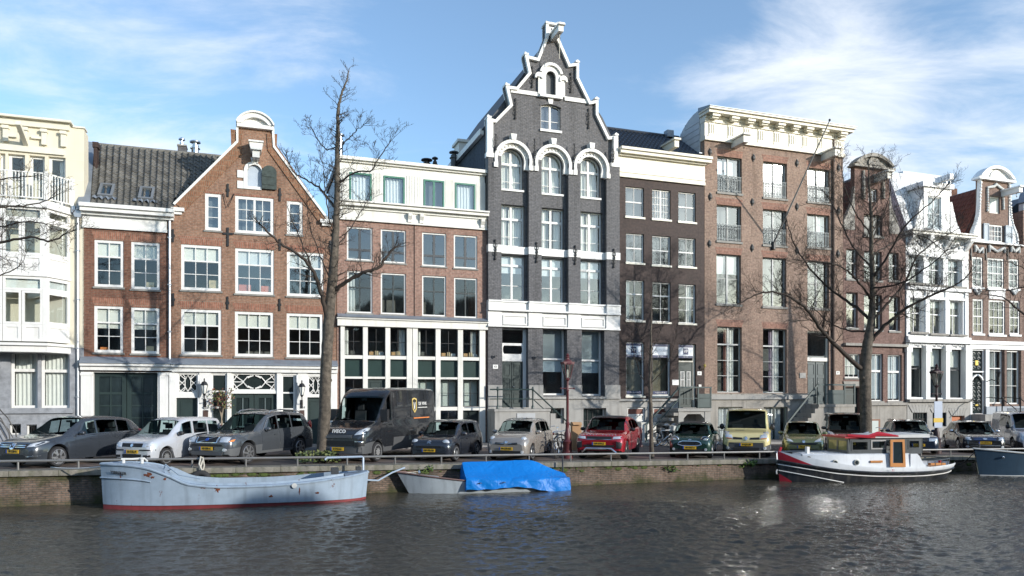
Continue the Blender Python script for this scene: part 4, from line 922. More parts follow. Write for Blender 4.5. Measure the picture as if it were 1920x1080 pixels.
 h.wall([(0.02, zpl), (x0_, zpl), (x0_, z1_), (x1_, z1_), (x1_, zpl), (x1-.02, zpl), (x1-.02, ztop-.003), (0.02, ztop-.003)], BR_D, y0=-.22, y1=.35, name='ground_storey')
 h.holes = [[(x0_, z0_), (x1_, z0_), (x1_, zpl-.003-.0), (x0_, zpl-.003)]] if False else []
 for q in bq: h.win(q, d=.0, fw=.06, cols=4, rows=(1, 1), bm=BLACK, fm=WHITE, gm=PBACK)
 pl = MB()
 h.wall([(0.02, -.3), (x1-.02, -.3), (x1-.02, zpl-.004), (x1_+.02, zpl-.004), (x1_+.02, z0_), (x0_-.02, z0_), (x0_-.02, zpl-.004), (0.02, zpl-.004)], STONE, y0=-.26, y1=.35, name='plinth')
 h.part('plinth_ledge', MB().box(x1_+.02, x1, -.36, -.262, Z(1000, 748), Z(1000, 744)), STONE)
 for (a, b) in ((912.2, 938.5), (988, 1014.5), (1060.5, 1087), (1130, 1158)): h.part('stone_base', MB().box(X(a), X(b), -.31, -.223, Z(a, 748 - (a > 1000)*2)+.01, Z(a, 722)), STONE)
 # door unit
 fr = MB(); w = x1_-x0_; hh = z1_-z0_
 zd = Z(943, 677); zo0, zo1 = Z(943, 665), Z(943, 645.5)
 fr.box(0, .1, 0, .1, 0, hh).box(w-.16, w, 0, .1, 0, hh).box(.1, w-.16, 0, .1, zo1-z0_, zo1-z0_+.07).box(.1, w-.16, 0, .1, zd-z0_, zo0-z0_).box(.1, w-.16, 0, .1, hh-.08, hh)
 cxo = (.1+w-.16)/2; fr.prism([(.1, zo0-z0_), (w-.16, zo0-z0_), (w-.16, zo1-z0_), (.1, zo1-z0_)], [[(.2, zo0-z0_+.05), (w-.26, zo0-z0_+.05), (w-.2, zo0-z0_+.16), (w-.2, zo1-z0_-.16), (w-.26, zo1-z0_-.05), (.2, zo1-z0_-.05), (.14, zo1-z0_-.16), (.14, zo0-z0_+.16)]], .002, .08)
 f = fr.build('door_frame', WHITE, h.e, loc=(x0_, .08, z0_))
 for (za_, zb_) in ((zo1+.07, z1_-.08), (zo0, zo1)):
  o = bpy.data.objects.new('pane', unit_box(GLASS)); COL.objects.link(o); o.parent = f; o.location = (w/2, .06, (za_+zb_)/2-z0_); o.scale = (w-.2, .01, zb_-za_)
 door(h, (943.5, 678, 980, 763.5), d=.13, panels=((.05, .08, .95, .3), (.05, .36, .95, .64), (.05, .7, .95, .95)), leaves=2)
 numplate(h, 926, 688, '43').location = (0, -.222, 0)
 for u, v in ((924, 669), (1000, 671)): h.part('hook', MB().tube([(X(u)-.12, -.25, Z(u, v)+.03), (X(u), -.35, Z(u, v)-.05), (X(u)+.1, -.3, Z(u, v)+.06)], .03, 4), BLACK)
 # stoop with stone steps
 so = MB(); xa, xb = -.0, X(1012); zl = Z(950, 767, -1.3); yf = -1.35
 so.box(xa, xb, yf, -.262, -.15, zl-.12).box(xa-.04, xb+.03, yf-.05, -.262, zl-.117, zl)
 stp = so.build('stoop', STONE, h.e)
 n = 7
 for k in range(n):
  zk = zl*(n-1-k)/n + .02
  MB().box(xb+.033+.27*k, xb+.033+.27*k+.268, yf, -.265, -.15, zk).build('step', STONE, stp)
 MB().box(X(952), X(985), yf-.03, yf-.003, .5, zl-.2).build('stone_panel', M('pale_stone_slab', (.42, .43, .44), .7), stp)
 rl = MB(); rm = M('dark_green_iron', (.03, .05, .048), .4)
 posts = [(X(934, -1.3), zl), (X(1000, -1.3), zl)]
 for (x, z) in posts: rl.lathe([(.07, z), (.07, z+.12), (.035, z+.18), (.035, z+.85), (.06, z+.9), (.06, z+.98), (.03, z+1.06)], 8, (x, yf+.12, 0))
 rl.tube([(-.2, yf+.12, zl+.93), (posts[1][0], yf+.12, zl+.93), (posts[1][0]+.27*n+.1, yf+.12, zl*.05+.85)], .035, 6)
 rl.tube([(-.2, yf+.12, zl+.48), (posts[1][0], yf+.12, zl+.48), (posts[1][0]+.27*n+.1, yf+.12, zl*.05+.42)], .025, 6)
 rl.lathe([(.08, 0), (.08, .2), (.05, .25), (.05, .95), (.08, 1.0), (.03, 1.1)], 8, (posts[1][0]+.27*n+.15, yf+.12, 0))
 rl.build('stoop_railing', rm, h.e, smooth=40)
 h.shell(x1, Z(910, 240), BR_SIDE, depth=13, slabs=(zb, Z(913, 468), Z(913, 371), Z(913, 262)))
 # roof
 ze = Z(910, 240)+.003; ap = (X(1034), Z(1034, 66))
 h.part('roof', MB().prism([(-.15, ze), (x1+.1, ze), (x1-.7, Z(1125, 214)), ap, (.9, Z(940, 190))], None, .36, 13), SLATE)
 h.part('eave_board', MB().box(-.22, -.02, .37, 13, ze-.2, ze+.08), WHITE)
 dm = MB(); q = (X(880, 5), Z(880, 262, 5)); h.part('dormer', MB().box(.1, 1.3, 5.5, 6.6, ze+.1, ze+1.1).box(-.0, 1.4, 5.4, 6.7, ze+1.103, ze+1.25), OFFW)
 h.part('chimney', MB().box(x1-.9, x1-.1, 3.0, 3.7, ze-.5, Z(1140, 232, 3)).box(x1-.95, x1-.05, 2.95, 3.75, Z(1140, 232, 3)+.003, Z(1140, 229, 3)+.0), BR_A)
 for dx in (-.65, -.3): h.part('chimney_pot', MB().lathe([(.1, Z(1140, 232, 3)), (.08, Z(1140, 220, 3))], 8, (x1+dx, 3.35, 0)), M('terracotta', (.35, .12, .07), .8))
house_grey()

# ------------------------------------------------------------------ dark brown house with the estate agent's signs
NAVY = M('navy_blue_film', (.008, .022, .09), .4)
def house_brown():
 h = House('dark_brown_house', 'narrow dark brown brick house with cream cornice and blue and white office signs', 1158.5)
 x1 = h.X(1320.5); X, Z = h.X, h.Z
 rows = [[(1173, 349, 1207.5, 405), (1223, 354, 1257.4, 409.5), (1272, 359, 1304.5, 414.5)], [(1174, 436.5, 1207.5, 491.5), (1223, 441, 1257.4, 496), (1272, 445, 1304.5, 499)], [(1174, 524.5, 1208, 600), (1223.5, 528.5, 1257.4, 603), (1272.4, 532, 1304.5, 605.5)]]
 for j, rw in enumerate(rows):
  for k, q in enumerate(rw):
   if j == 0 and k == 1: h.win(q, d=.1, fw=.06, cols=6, rows=(1, 1, 1, 1), vthick=(3,), tm=.09, bar=.022, gm=GLASSH, sill=(CREAMW, .1, .06), back=M('white_room', (.3, .3, .29), .9))
   else: h.win(q, d=.1, fw=.055, cols=2, rows=(1, 1) if j < 2 else (1, 1, 1), thick=(0,), tm=.06, bar=.024, gm=GLASSH if j < 2 else GLASS, sill=(CREAMW, .1, .06), curt=[(0, .3, CURT)] if (j, k) == (2, 0) else ([(.65, 1, CURT)] if (j, k) == (2, 2) else None), back=M('grey_reflection_back', (.11, .11, .11), .9) if j < 2 else None)  # grey back panels add painted brightness to the sky mirrored in the panes
 g = [(1174, 641, 1208, 742), (1223.5, 643, 1257, 742)]
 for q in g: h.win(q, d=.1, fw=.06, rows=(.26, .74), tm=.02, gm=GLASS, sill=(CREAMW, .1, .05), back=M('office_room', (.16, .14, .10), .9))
 dq = (1272.4, 644.5, 1305, 764); dx0, dx1, dz0, dz1 = h.opening(dq)
 zb = Z(1160, 748); zt = Z(1160, 332)
 h.wall([(0.002, zb), (dx0-.002, zb), (dx0-.002, dz0), (dx1+.002, dz0), (dx1+.002, zb), (x1-.002, zb), (x1-.002, zt), (0.002, zt)], BR_E)
 for (v0, v1, y) in ((279, 284, -.50), (284, 290, -.40), (290, 293, -.22), (319, 323, -.10), (326, 332, -.12)):
  h.part('cornice', MB().box(-.02, x1+(.22 if y < -.3 else .0), y, .3, Z(1162, v1)+.003, Z(1162, v0)), CREAMW)
 h.part('frieze', MB().box(0, x1, -.06, .3, zt+.003, Z(1162, 293)), CREAMW)
 h.part('hoist_beam', MB().box(X(1252)-.13, X(1252)+.13, -.9, .4, Z(1250, 287)+.06, Z(1250, 276)+.1).box(X(1252)-.2, X(1252)+.2, -1.0, .42, Z(1250, 276)+.103, Z(1250, 276)+.2), CREAMW)
 zr = Z(1162, 280); dz = 2.6
 A = (0.05, -.1, zr+.02); B = (x1-.02, -.1, zr+.02); D = (0.05, dz, Z(1165, 246, dz)); C = (x1-.02, dz, D[2])
 tiled_roof(h, A, B, C, D, TILED, pw=.25, ph=.36)
 h.part('ridge', MB().tube([(0.0, dz, D[2]+.04), (x1, dz, D[2]+.04)], .12, 8), TILED, smooth=40)
 h.part('rear_slope', MB().prism([(dz+.1, D[2]-.05), (dz+.1, 0), (9, 0), (9, zr)], None, .26, x1-.26, 'x'), SLATE)
 h.part('vent', MB().box(X(1248, 2.4), X(1260, 2.4), 2.2, 2.6, D[2]-.1, D[2]+.28), LEAD); h.part('lead_gutter', MB().box(x1-.25, x1-.025, 0.1, dz, zr+.35, zr+.4), LEAD)
 # films in the windows
 for i, q in enumerate(((1174, 642, 1206, 669), (1223.5, 644, 1255.5, 670), (1272.5, 646, 1303, 671))):
  x0_, x1_, z0_, z1_ = h.rect(q); hh = z1_-z0_
  o = h.part('window_sign', MB().box(x0_+.06, x1_-.06, .108, .118, z0_, z1_), M('white_film', (.72, .76, .80), .4))
  MB().box(x0_+.06, x1_-.06, .1, .107, z1_-hh*.2, z1_).box(x0_+.06, x1_-.06, .1, .107, z0_, z0_+hh*.17).build('blue_strip', NAVY, o)
  cx = (x0_+x1_)/2; zc = z0_+hh*.5
  if i != 1:
   MB().box(cx-.16, cx+.16, .1, .107, zc-.17, zc+.17).build('emblem', NAVY, o); lettering('VP', .24, WHITE, o, (cx, .098, zc))
  else: lettering('VASTGOED', .15, M('grey_letters', (.35, .42, .5), .5), o, (cx, .104, zc), shear=.2)
  lettering(('VERKOOP & VERHUUR', 'TE HUUR', 'TAXATIE')[i], .075, WHITE, o, (cx, .098, z0_+hh*.085))
 for i, q in enumerate(((1177, 733, 1204, 738), (1226, 733.5, 1253, 739))):
  x0_, x1_, z0_, z1_ = h.rect(q); o = h.part('window_sign', MB().box(x0_, x1_, .1, .112, z0_, z1_), NAVY); lettering(('MAKELAARS', 'T 020 215 99 50')[i], .09, WHITE, o, ((x0_+x1_)/2, .098, (z0_+z1_)/2))
 # door
 fr = MB(); w = dx1-dx0; hh = dz1-dz0; zd = Z(1273, 676)-dz0
 fr.box(0, .07, 0, .1, 0, hh).box(w-.12, w, 0, .1, 0, hh).box(.07, w-.12, 0, .1, hh-.07, hh).box(.07, w-.12, -.02, .1, zd-.08, zd)
 h.part('door_frame', fr, CREAMW, loc=(dx0, .12, dz0))
 o = bpy.data.objects.new('fanlight_pane', unit_box(PBACK)); COL.objects.link(o); o.parent = h.e; o.location = ((dx0+dx1)/2, .2, (Z(1273, 673)+dz1)/2); o.scale = (w-.1, .01, dz1-Z(1273, 673))
 do = door(h, (1273.6, 677, 1302.5, 764), d=.17, panels=((.0, .06, .42, .36), (.58, .06, 1, .36)), knob=True)
 gm = MB(); dw = h.rect((1273.6, 677, 1302.5, 764)); dww = dw[1]-dw[0]; dh = dw[3]-dw[2]
 for cx in (.3, .7):
  x0_ = dww*(cx-.13); x1_ = dww*(cx+.13); gm.prism([(x0_, dh*.42), (x1_, dh*.42), (x1_, dh*.78), (x0_, dh*.78)], [[(x0_+.03, dh*.42+.03), (x1_-.03, dh*.42+.03), (x1_-.03, dh*.78-.03), (x0_+.03, dh*.78-.03)]], -.03, -.002)
  for k in (1, 2): gm.box(x0_+(x1_-x0_)*k/3-.012, x0_+(x1_-x0_)*k/3+.012, -.03, -.003, dh*.42, dh*.78)
  gm.box(x0_, x1_, -.029, -.004, dh*.6-.015, dh*.6+.015)
 gm.build('door_grille', WHITE, do)
 h.part('notice_plate', MB().box(X(1260), X(1272), -.03, -.002, Z(1260, 722), Z(1260, 712)), WHITE); numplate(h, 1311, 700, '41')
 h.part('mail_box', MB().box(X(1309), X(1314), -.06, -.002, Z(1309, 727), Z(1309, 721)), STEEL)
 h.part('door_lamp', MB().ball((X(1317), -.22, Z(1317, 686)), (.07, .07, .1), 8, 6).tube([(X(1317), -.003, Z(1317, 692)), (X(1317), -.2, Z(1317, 692)), (X(1317), -.22, Z(1317, 688))], .02, 5), M('brass_lamp', (.5, .38, .1), .35, metal=.6))
 # plinth
 for q in ((1175.5, 764, 1209, 826), (1224.5, 764, 1257, 826)):
  h.win(q, d=.04, fw=.08, rows=(.2, .2, .6), thick=(0, 1), tm=.08, gm=GLASSH, solid={(0, 0): M('rust_red_slat', (.18, .07, .05), .7), (1, 0): BLIND}, back=M('grey_reflection_back', (.11, .11, .11), .9))
 h.wall([(0.002, -.3), (x1-.002, -.3), (x1-.002, zb-.003), (dx1+.002, zb-.003), (dx1+.002, dz0-.001), (dx0-.002, dz0-.001), (dx0-.002, zb-.003), (0.002, zb-.003)], STONE, y0=-.06, name='plinth')
 h.part('plinth_ledge', MB().box(-.0, dx0-.1, -.16, -.063, zb-.12, zb-.02), STONE)
 # stoop: landing before the door, stairs falling to the west
 zl = dz0 - .02; xs = X(1262, -.9); xe = X(1333, -1.3); yf = -1.4
 stp = MB().box(xs, xe, yf, -.065, zl-.16, zl).box(xs+.05, xs+.35, yf+.05, -.1, -.1, zl-.163).box(xe-.4, xe-.05, yf+.05, -.1, -.1, zl-.163).box(xs+.353, xe-.403, -.5, -.1, -.1, zl-.163).prism([(xs+.35, zl-.165), (xs+.35, zl-.55), (xs+.6, zl-.3), (xe-.65, zl-.3), (xe-.4, zl-.55), (xe-.4, zl-.165)], None, yf+.08, yf+.3).build('stoop', STONE, h.e)
 n = 7
 for k in range(n):
  MB().box(xs-.003-.26*(k+1), xs-.005-.26*k, yf, -.2, zl*(n-1-k)/n - .12, zl*(n-1-k)/n + .03).build('step', DSTONE, stp)
 rm = M('green_iron_rail', (.035, .06, .06), .55, var=.2); rl = MB()
 for x in (xs+.1, (xs+xe)/2+.2, xe-.05): rl.box(x-.035, x+.035, yf+.02, yf+.09, zl, zl+1.1)
 rl.box(xs, xe, yf+.0, yf+.09, zl+1.05, zl+1.12); rl.box(xs, xe, yf+.03, yf+.07, zl+.5, zl+.54); rl.box(xe-.06, xe+.0, yf+.1, -.1, zl+1.05, zl+1.12); rl.box((xs+xe)/2+.25, xe-.1, yf+.03, yf+.05, zl+.03, zl+.75)
 rl.tube([(xs+.1, yf+.05, zl+1.08), (xs-.26*n, yf+.05, 1.0)], .05, 4); rl.tube([(xs+.1, yf+.05, zl+.52), (xs-.26*n, yf+.05, .45)], .035, 4); rl.box(xs-.26*n-.04, xs-.26*n+.04, yf+.01, yf+.09, 0, 1.05)
 rl.build('stoop_railing', rm, h.e)
 MB().box((xs+xe)/2+.28, xe-.08, yf+.1, yf+.35, zl, zl+.72).build('railing_board', PBACK, stp)
 h.shell(x1, zr-.25, BR_SIDE, slabs=(Z(1160, 620), Z(1160, 510), Z(1160, 422), zb))
house_brown()

# ------------------------------------------------------------------ broad brick warehouse house
def house_ware():
 h = House('broad_cornice_house', 'broad brown brick house with heavy cream cornice, balcony grilles and slanting flagpole', 1321)
 x1 = h.X(1580.5); X, Z = h.X, h.Z
 GF = M('grey_frame_paint', (.42, .43, .42), .5, var=.08, streak=.2)
 r6 = [(1345, 292, 1391, 359), (1431, 302, 1475.5, 369), (1514, 314, 1556, 377)]
 r5 = [(1344, 383, 1390, 450.5), (1430.5, 391.5, 1475, 458), (1513.5, 400.5, 1555.5, 458+4)]
 r4 = [(1343.5, 475.5, 1389.5, 569), (1430, 482, 1474.5, 574), (1514, 489, 1554.5, 577)]
 r2 = [(1345, 612, 1391, 736), (1430.5, 616, 1475.5, 737)]
 gb = M('pale_reflection_back', (.13, .13, .13), .9)  # panel tone painted to top up the sky reflection in the upper panes
 for r_ in (r6, r5, r4):
  for k, q in enumerate(r_): h.win(q, d=.16, fw=.05, fd=.10, fm=GF, cols=2, rows=(1,) if r_ is not r4 else (.48, .52), vthick=(1,), tm=.09, bm=GF, gm=GLASSH, sill=(SILL, .12, .07), curt=[(.5, 1, CURT)] if (k == 1 and r_ is r6) or (k == 2 and r_ is not r4) else None, blind=(.38, BLIND) if (r_ is r4 and k == 0) else None, back=gb)
 for k, q in enumerate(r2): h.win(q, d=.16, fw=.05, fd=.10, fm=GF, cols=2, rows=(.26, .25, .24, .25), vthick=(1,), tm=.08, thick=(0,), bm=GF, gm=GLASS, curt=[(.52, .86, CURT), (.42, .56, CURTR if k == 0 else CURTV)])
 dq = (1514, 620, 1554.5, 757); dx0, dx1, dz0, dz1 = h.opening(dq)
 zb = Z(1322, 738); zt = Z(1322, 263)
 h.wall([(0.002, zb), (dx0-.01, zb), (dx0-.01, dz0), (dx1+.01, dz0), (dx1+.01, zb), (x1, zb), (x1, zt), (0.002, zt)], BR_F)
 for r_ in (r6, r5, r4, r2):
  for q in r_: lintel(h, q, BR_LINTF, .38)
 # entablature
 h.part('frieze', MB().box(-.03, x1+.03, -.06, .35, Z(1322, 262)+.0, Z(1322, 229)).box(-.05, x1+.05, -.14, .35, zt+.003, Z(1322, 256)), CREAMW)
 zc0, zc1 = Z(1322, 229)+.003, Z(1337, 203, -.7)
 h.part('cornice', MB().box(-.05, x1+.06, -.14, .36, zc0, zc0+.18).box(-.12, x1+.22, -.62, .36, zc0+.34, zc0+.50).box(-.16, x1+.28, -.74, .36, zc0+.503, zc0+.60).box(-.05, x1+.06, -.2, .36, zc0+.183, zc0+.337), CREAMW)
 h.part('lead_capping', MB().prism([(-.78, zc0+.603), (-.78, zc0+.64), (.36, zc0+.86), (.36, zc0+.603)], None, -.18, x1+.3, 'x'), LEAD)
 zf0 = Z(1322, 255)+.05
 n = 9; us = [1333, 1369, 1399, 1425, 1455, 1483, 1508, 1536, 1571]
 for u in us:
  x = X(u); m = MB()
  m.box(x-.20, x+.20, -.09, -.062, zf0, zc0-.02)
  for k in (-1, 0, 1): m.box(x+k*.125-.03, x+k*.125+.03, -.12, -.091, zf0+.12, zc0-.1)
  m.box(x-.24, x+.24, -.13, -.062, zf0-.09, zf0-.003)
  for k in (-2, -1, 0, 1, 2): m.box(x+k*.085-.025, x+k*.085+.025, -.12, -.062, zf0-.16, zf0-.094)
  h.part('triglyph', m, CREAMW)
  h.part('modillion', MB().box(x-.24, x+.24, -.54, -.203, zc0+.2, zc0+.336).box(x-.2, x+.2, -.44, -.204, zc0+.12, zc0+.197), CREAMW)
 for a, b in zip(us[:-1], us[1:]):
  xa, xb = X(a)+.28, X(b)-.28
  h.part('metope', MB().box(xa, xb, -.075, -.062, zf0+.1, zc0-.08), CREAMW)
 # anchors
 for (u, v) in ((1331, 285), (1331.5, 369), (1330, 457), (1412.5, 296), (1410.5, 379), (1410, 465), (1494, 306), (1494, 388), (1494, 470), (1572, 315), (1572, 395), (1571, 476)):
  anchor(h, u, v-7, v+7, kind='rosette')
 for (u, v0, v1) in ((1380, 263, 276), (1548, 287, 300)): hoist_beam(h, u - 4, v0+3, v1+3, .34, 1.1, OFFW, rise=.02)
 downpipe(h, 1561, 240, 760, M('brown_pipe', (.10, .065, .05), .6), hopper=False, r=.06)
 # balcony grilles
 gi = M('grey_green_grille', (.13, .16, .17), .5)
 for r_ in (r6, r5):
  for q in r_:
   x0_, x1_, z0_, z1_ = h.rect(q); z = z0_ + (z1_-z0_)*.47; m = MB()
   m.box(x0_, x1_, .02, .05, z-.03, z); m.box(x0_, x1_, .02, .05, z0_+.1, z0_+.13); m.box(x0_, x1_, .02, .05, z-.2, z-.18)
   k = x0_+.06
   while k < x1_: m.box(k-.012, k+.012, .024, .046, z0_+.02, z-.03); k += .105
   k = x0_+.11
   while k < x1_-.05: m.tube([(k-.05, .035, z-.19), (k, .035, z-.05), (k+.05, .035, z-.19)], .01, 4, False); m.tube([(k-.05, .035, z0_+.13), (k, .035, z0_+.28), (k+.05, .035, z0_+.13)], .01, 4, False); k += .21
   h.part('balcony_grille', m, gi)
 # door
 fr = MB(); w = dx1-dx0; hh = dz1-dz0; zd0, zd1 = Z(1515, 677)-dz0, Z(1515, 670)-dz0
 fr.box(0, .05, 0, .12, 0, hh).box(w-.1, w, 0, .12, 0, hh).box(.05, w-.1, 0, .12, hh-.06, hh); h.part('door_frame', fr, CREAMW, loc=(dx0, .12, dz0))
 h.part('transom', MB().box(dx0, dx1, .08, .26, dz0+zd0, dz0+zd1), OFFW)
 fl = MB().prism([(.0, zd1), (w, zd1), (w, hh), (0, hh)], [[(.2, zd1+.1), (w-.2, zd1+.1), (w-.1, zd1+.3), (w-.1, hh-.3), (w-.2, hh-.1), (.2, hh-.1), (.1, hh-.3), (.1, zd1+.3)]], .2, .24)
 fo = fl.build('fanlight', M('grey_lead_frame', (.10, .12, .12), .5), h.e, loc=(dx0, 0, dz0))
 o = bpy.data.objects.new('pane', unit_box(GLASSH)); COL.objects.link(o); o.parent = fo; o.location = (w/2, .25, (zd1+hh)/2); o.scale = (w-.02, .01, hh-zd1)
 door(h, (1515.5, 677, 1552.5, 757), d=.2, leaves=2, mat=M('blue_green_door', (.03, .055, .062), .35), panels=((.05, .05, .95, .2), (.05, .26, .95, .62), (.05, .68, .95, .94)))
 h.part('name_plate', MB().box(X(1499), X(1510), -.04, -.002, Z(1499, 709), Z(1499, 699)), STONE); numplate(h, 1570.5, 699, '37')
 # plinth
 for q in ((1345, 763, 1391, 830), (1430, 763, 1475.5, 830)): h.win(q, d=.06, fw=.06, cols=2, rows=(1,), vthick=(1,), tm=.08, fm=M('cream_green_frame', (.35, .36, .28), .5), bm=DGREEN, gm=GLASSH, curt=[(0, .9, CURT)])
 h.wall([(0.002, -.3), (x1, -.3), (x1, zb-.003), (dx1+.01, zb-.003), (dx1+.01, dz0-.001), (dx0-.01, dz0-.001), (dx0-.01, zb-.003), (0.002, zb-.003)], DSTONE, y0=-.08, name='plinth')
 h.part('plinth_ledge', MB().box(0.0, dx0-.05, -.2, -.083, Z(1340, 749), Z(1340, 741)).box(dx1+.05, x1, -.2, -.083, Z(1340, 749), Z(1340, 741)), STONE)
 # stoop: stairs rising to the east
 zl = dz0-.02; xs = X(1536, -1.3)-.2; xe = X(1608, -1.3)-.3; yf = -1.5
 stp = MB().box(xs, xe, yf, -.085, zl-.14, zl).box(xs+.0, xe-.05, yf+.05, -.085, -.1, zl-.143).build('stoop', DSTONE, h.e); n = 8
 for k in range(n): MB().box(xs-.003-.24*(k+1), xs-.005-.24*k, yf+.02, -.3, -.1, zl*(n-1-k)/n+.02).build('step', DSTONE, stp)
 rl = MB(); rm = M('green_iron_rail', (.06, .09, .09), .5)
 for x in (xs, xs+.5, xe-.75, xe-.05): rl.box(x-.04, x+.04, yf+.04, yf+.12, zl, zl+1.15)
 rl.box(xs, xe, yf+.03, yf+.13, zl+1.05, zl+1.13).box(xs, xe, yf+.06, yf+.1, zl+.55, zl+.59).box(xs+.7, xe-.8, yf+.06, yf+.08, zl+.02, zl+.8)
 rl.tube([(xs, yf+.08, zl+1.09), (xs-.24*n-.2, yf+.08, .95)], .06, 4)
 rl.build('stoop_railing', rm, h.e)
 h.shell(x1, zc0-.2, BR_F, slabs=(Z(1322, 590), Z(1322, 463), Z(1322, 372), zb))
 # curved clad roof seen on its west side
 zr1 = zc0+.84; pts = [(.40, zt-1.6), (.40, zr1)]
 for k in range(1, 9): a = k/8*math.pi/2; pts.append((.45 + 3.0*math.sin(a), zr1 - 3.2*(1-math.cos(a))))
 pts.append((3.45, zt-1.6))
 h.part('clad_gable', MB().prism(pts, None, -.02, .15, 'x'), M('grey_boards', (.52, .55, .58), .5, var=.08))
 for k in range(9): z = zt-1.5+.33*k; h.part('clapboard', MB().box(-.05, -.021, .45, max(.7, .45 + 3.0*math.sin(math.acos(max(-1, min(1, 1-(zr1-z-.3)/3.2)))) if z < zr1 - .35 else .6), z, z+.30), M('grey_boards', (.52, .55, .58), .5, var=.08))
 h.part('roof', MB().prism([(p[0]+.0, p[1]-.02) for p in pts], None, .155, x1, 'x'), LEAD)
 return h
house_ware()

# ------------------------------------------------------------------ narrow neck gable house
def house_neck():
 h = House('plum_neck_gable_house', 'narrow plum brick house with dark open loft window and curved stone pediment, behind bare tree', 1581)
 x1 = h.X(1698); X, Z, P = h.X, h.Z, h.P
 A = [(1587, 466, 1608, 522), (1620, 470, 1653.5, 524), (1666.5, 473, 1685, 525)]; B = [(1587, 548, 1608.5, 614), (1620, 552, 1654, 617), (1667, 555, 1687.5, 620)]
 for r_ in (A, B):
  for k, q in enumerate(r_): h.win(q, d=.18, fw=.05, cols=2 if k == 1 else 1, rows=(.45, .55), thick=(0,), gm=GLASSH, sill=(SILL, .12, .06), back=M('pale_reflection_back', (.13, .13, .13), .9))
 h.win((1628, 353, 1645.5, 377), d=.12, fw=.06, gm=GLASSH, back=M('white_room', (.3, .3, .29), .9)); h.win((1620, 401, 1654.5, 440), d=.2, fw=.06, cols=2, gm=PBACK, sill=(SILL, .15, .1))
 g = [(1584, 663, 1614, 708), (1634, 663, 1656, 752), (1664.5, 665, 1691, 752)]
 h.win(g[0], d=.12, fw=.06, cols=3, rows=(1, 1), gm=GLASS, sill=(SILL, .1, .05), blind=(.9, BLIND))
 for q in g[1:]: h.win(q, d=.12, fw=.06, cols=2, rows=(.36, .64), thick=(0,), tm=.12, gm=GLASS, sill=(SILL, .12, .05), blind=(.97, M('white_shade', (.6, .64, .68), .8)))
 dq = (1584, 726, 1612, 818); h.opening(dq)
 zb = -.3; zsh = Z(1585, 430); nL, nR = X(1602.5), X(1667.5); zt = Z(1603, 313)
 h.wall([(0.004, zb), (x1-.004, zb), (x1-.004, zsh), (nR, zsh), (nR, zt), (nL, zt), (nL, zsh), (0.004, zsh)], BR_G)
 door(h, dq, d=.2, panels=((.05, .1, .95, .45), (.05, .5, .95, .95)))
 z0 = zt; xa, xb = nL-.12, nR+.15; pt = Z(1632, 289)-.0
 sp = arc(xa, xb, z0+.22, pt-z0-.22, 14); inn = arc(xa+.2, xb-.2, z0+.22, pt-z0-.42, 14)
 h.part('pediment', MB().box(xa-.1, xb+.1, -.25, .35, z0+.003, z0+.12).prism([(xa, z0+.123), (xb, z0+.123)] + sp, None, -.06, .33), DSTONE); h.part('pediment_moulding', MB().prism(sp+inn[::-1], None, -.28, -.063), DSTONE)
 h.part('shell_ornament', MB().prism(arc((xa+xb)/2-.4, (xa+xb)/2+.4, z0+.2, .5, 10), None, -.16, -.064), DSTONE)
 hoist_beam(h, 1643, 331, 343, .34, 1.0, OFFW)
 for sg, x in ((-1, nL), (1, nR)):
  h.part('claw_piece', MB().prism([(x, zsh+.003), (x, zsh+2.6), (x+sg*.2, zsh+1.6), (x+sg*.75, zsh+.5), (x+sg*.8, zsh+.003)] if sg > 0 else [(x, zsh+.003), (x-.85, zsh+.003), (x-.8, zsh+.5), (x-.2, zsh+1.6), (x, zsh+2.6)], None, -.02, .2), DSTONE)
 for u in (1618, 1655): h.part('garland', MB().tube([(X(u), -.05, Z(u, 320)), (X(u), -.08, Z(u, 373))], .09, 6).ball((X(u), -.06, Z(u, 335)), .14, 6, 5).ball((X(u), -.06, Z(u, 355)), .14, 6, 5), BLACK if False else DSTONE)
 h.part('ledge', MB().box(0, x1, -.22, -.003, Z(1582, 648), Z(1582, 643)), DSTONE); h.part('ledge', MB().box(X(1622), x1, -.2, -.003, Z(1640, 760), Z(1640, 755)), DSTONE)
 h.part('plinth', MB().box(X(1616), x1-.005, -.08, -.003, -.3, Z(1640, 761)), DSTONE)
 for u in (1626, 1668): MB().box(X(u), X(u+22), -.1, -.082, .1, Z(u, 786)).build('cellar_window', M('brown_wood', (.20, .09, .05), .6), h.e); MB().box(X(u)+.1, X(u+22)-.15, -.11, -.101, .15, Z(u, 789)).build('cellar_pane', FROST, h.e)
 for u in (1630,): h.part('door_arch', MB().prism([(X(1580)+.1, Z(1582, 724)), (X(1615), Z(1582, 724)), (X(1617), Z(1582, 715)), (X(1580), Z(1582, 715))], None, -.07, -.003), DSTONE)
 h.shell(x1, zsh, BR_G, slabs=(Z(1582, 650), Z(1582, 535), Z(1582, 450)))
 ridge = Z(1640, 330)
 h.part('roof', MB().prism([(0, zsh-.2), (x1, zsh-.2), ((nL+nR)/2+.4, ridge), ((nL+nR)/2-.4, ridge)], None, .34, 9), TILER)
 h.part('ridge', MB().box((nL+nR)/2-.42, (nL+nR)/2+.42, .4, 9, ridge+.003, ridge+.12), LEAD)
house_neck()

